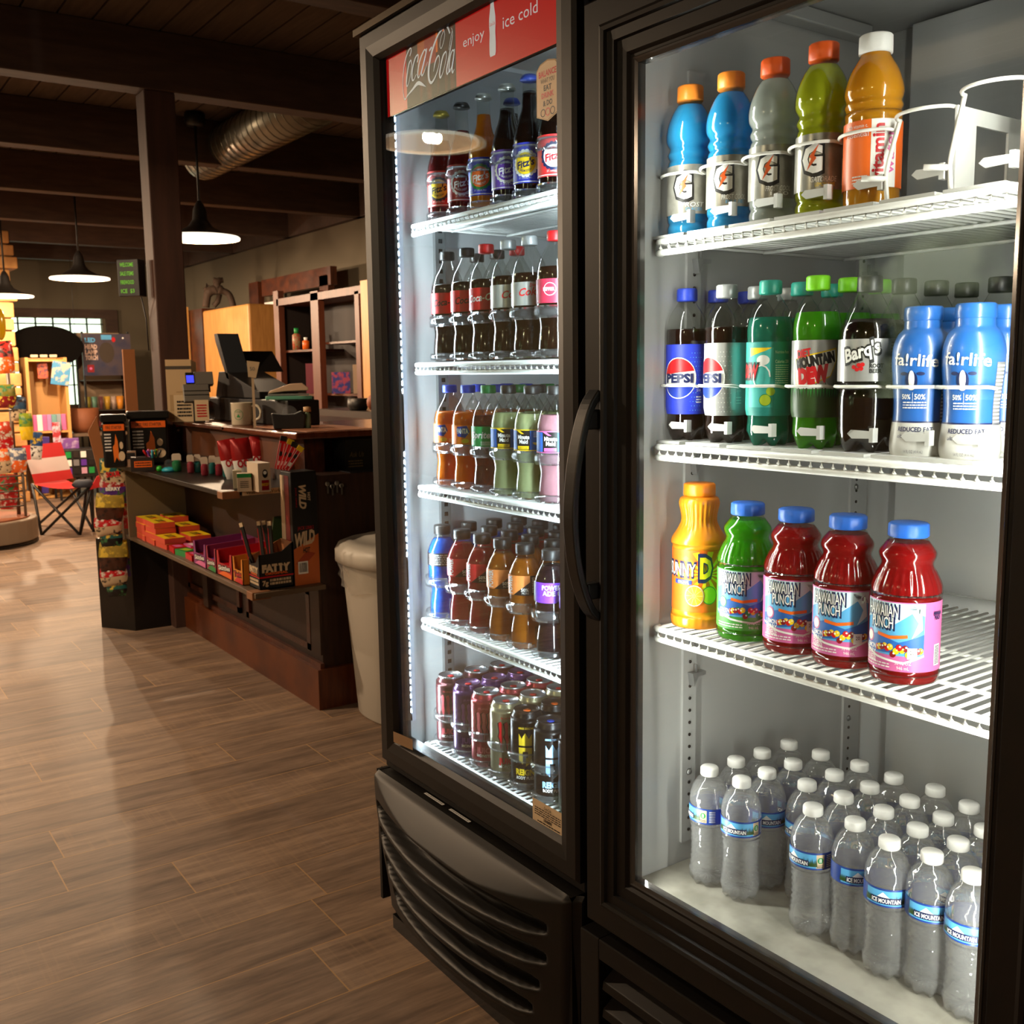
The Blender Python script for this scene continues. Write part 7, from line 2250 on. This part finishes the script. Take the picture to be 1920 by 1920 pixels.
b.prism([(0, 0), (0.1, 0.02), (0.15, 0.12), (0.06, 0.1)], 'x', -8.2, -8.19, FR_, Matrix.Translation((0, SR[1] - 0.02, sz - 0.02)))
b.obj('arm_pad', t)

# wire rack of snack bags at the left edge
rb_ = P(30, 1010, Z=0.06)
t = thing('wire_rack', 'grey wire merchandise rack on a rounded base at the left edge', 'rack', (rb_[0] - 0.3, rb_[1] - 0.22, 0))
RK = mat('rack_grey', '6e645a', 0.4, 0.3)
outl = [(0.42 * math.cos(a_) * (1 if math.cos(a_) > 0 else 0.9), 0.42 * math.sin(a_)) for a_ in [i * PI / 16 for i in range(32)]]
b = MB().prism(outl, 'z', 0.03, 0.19, mat('rack_base', '8a7a68', 0.5)).prism([(x * 0.93, y) for x, y in outl], 'z', 0, 0.03, K0)
b.obj('base', t, bevel=0.01)
b = MB().prism([(x * 0.88, y * 0.88) for x, y in outl], 'z', 0.19, 0.2, mat('rack_tray', '8a4a28', 0.6))
b.obj('tray', t)
b = MB()
for yy in (-0.3, 0.0, 0.3):
    b.tube([(0.0, yy, 0.19), (0.0, yy, 1.45)], 0.014, RK, 8)
b.tube([(0.0, -0.3, 1.42), (0.0, 0.3, 1.32)], 0.012, RK, 8)
b.obj('upright', t)
b = MB()
for i in range(8):
    z = 0.28 + i * 0.055
    b.tube([(0.16, -0.32, z), (0.16, 0.32, z), (-0.1, 0.34, z)], 0.006, RK, 6)
b.tube([(0.16, 0.32, 0.2), (0.16, 0.32, 0.68)], 0.01, RK, 6)
for zz in (0.67, 0.98):
    b.tube([(0.16, -0.32, zz), (0.16, 0.32, zz), (0.0, 0.34, zz)], 0.008, RK, 6)
b.obj('wire_panel', t)
XR = rb_[0] - 0.3 + 0.15
BGS = [(14, 700, 30, 60, mat('bag_red2', 'b82a22', 0.5), ORG, 'red hanging bag at the top of the wire rack'), (12, 765, 34, 44, mat('bag_olive2', '8a8028', 0.5), DRD, 'olive and red bag on the wire rack'), (34, 790, 26, 46, mat('bag_blue2', '2a4a68', 0.5), TAN, 'blue and tan bag on the wire rack'),
       (10, 855, 34, 64, mat('bag_orange2', 'c83a1a', 0.5), RED, 'bright red-orange cloth hanging on the wire rack'), (51, 825, 22, 50, mat('bag_lime', '8a9a18', 0.5), YEL, 'lime green hanging bag on the wire rack'), (68, 862, 20, 52, mat('cloth_star', '1f4a88', 0.6), W0, 'blue star cloth hanging beside the wire rack'),
       (8, 888, 26, 46, ORG, TAN, 'orange and cream snack bag, left of two on the rack'), (34, 886, 32, 46, mat('bag_cream_blue', '5a6a88', 0.5), ORG, 'blue and orange snack bag, right of two on the rack'), (16, 955, 30, 66, mat('cloth_red', 'b02018', 0.7), RED, 'red cloth hanging behind the rack wires'), (22, 1000, 44, 12, DRD, PNK, 'small dark red packs lying in the rack tray')]
for k, (px_, py_, w_, h_, m1_, m2_, lb) in enumerate(BGS):
    bag(px_, py_, w_, h_, m1_, m2_, lb, None, rot=((k % 3) - 1) * 0.08, name='hanging_bag', grp='goods on the wire rack', X=XR + (0.03 if k in (4, 6, 7) else -0.04), fat=0.3)
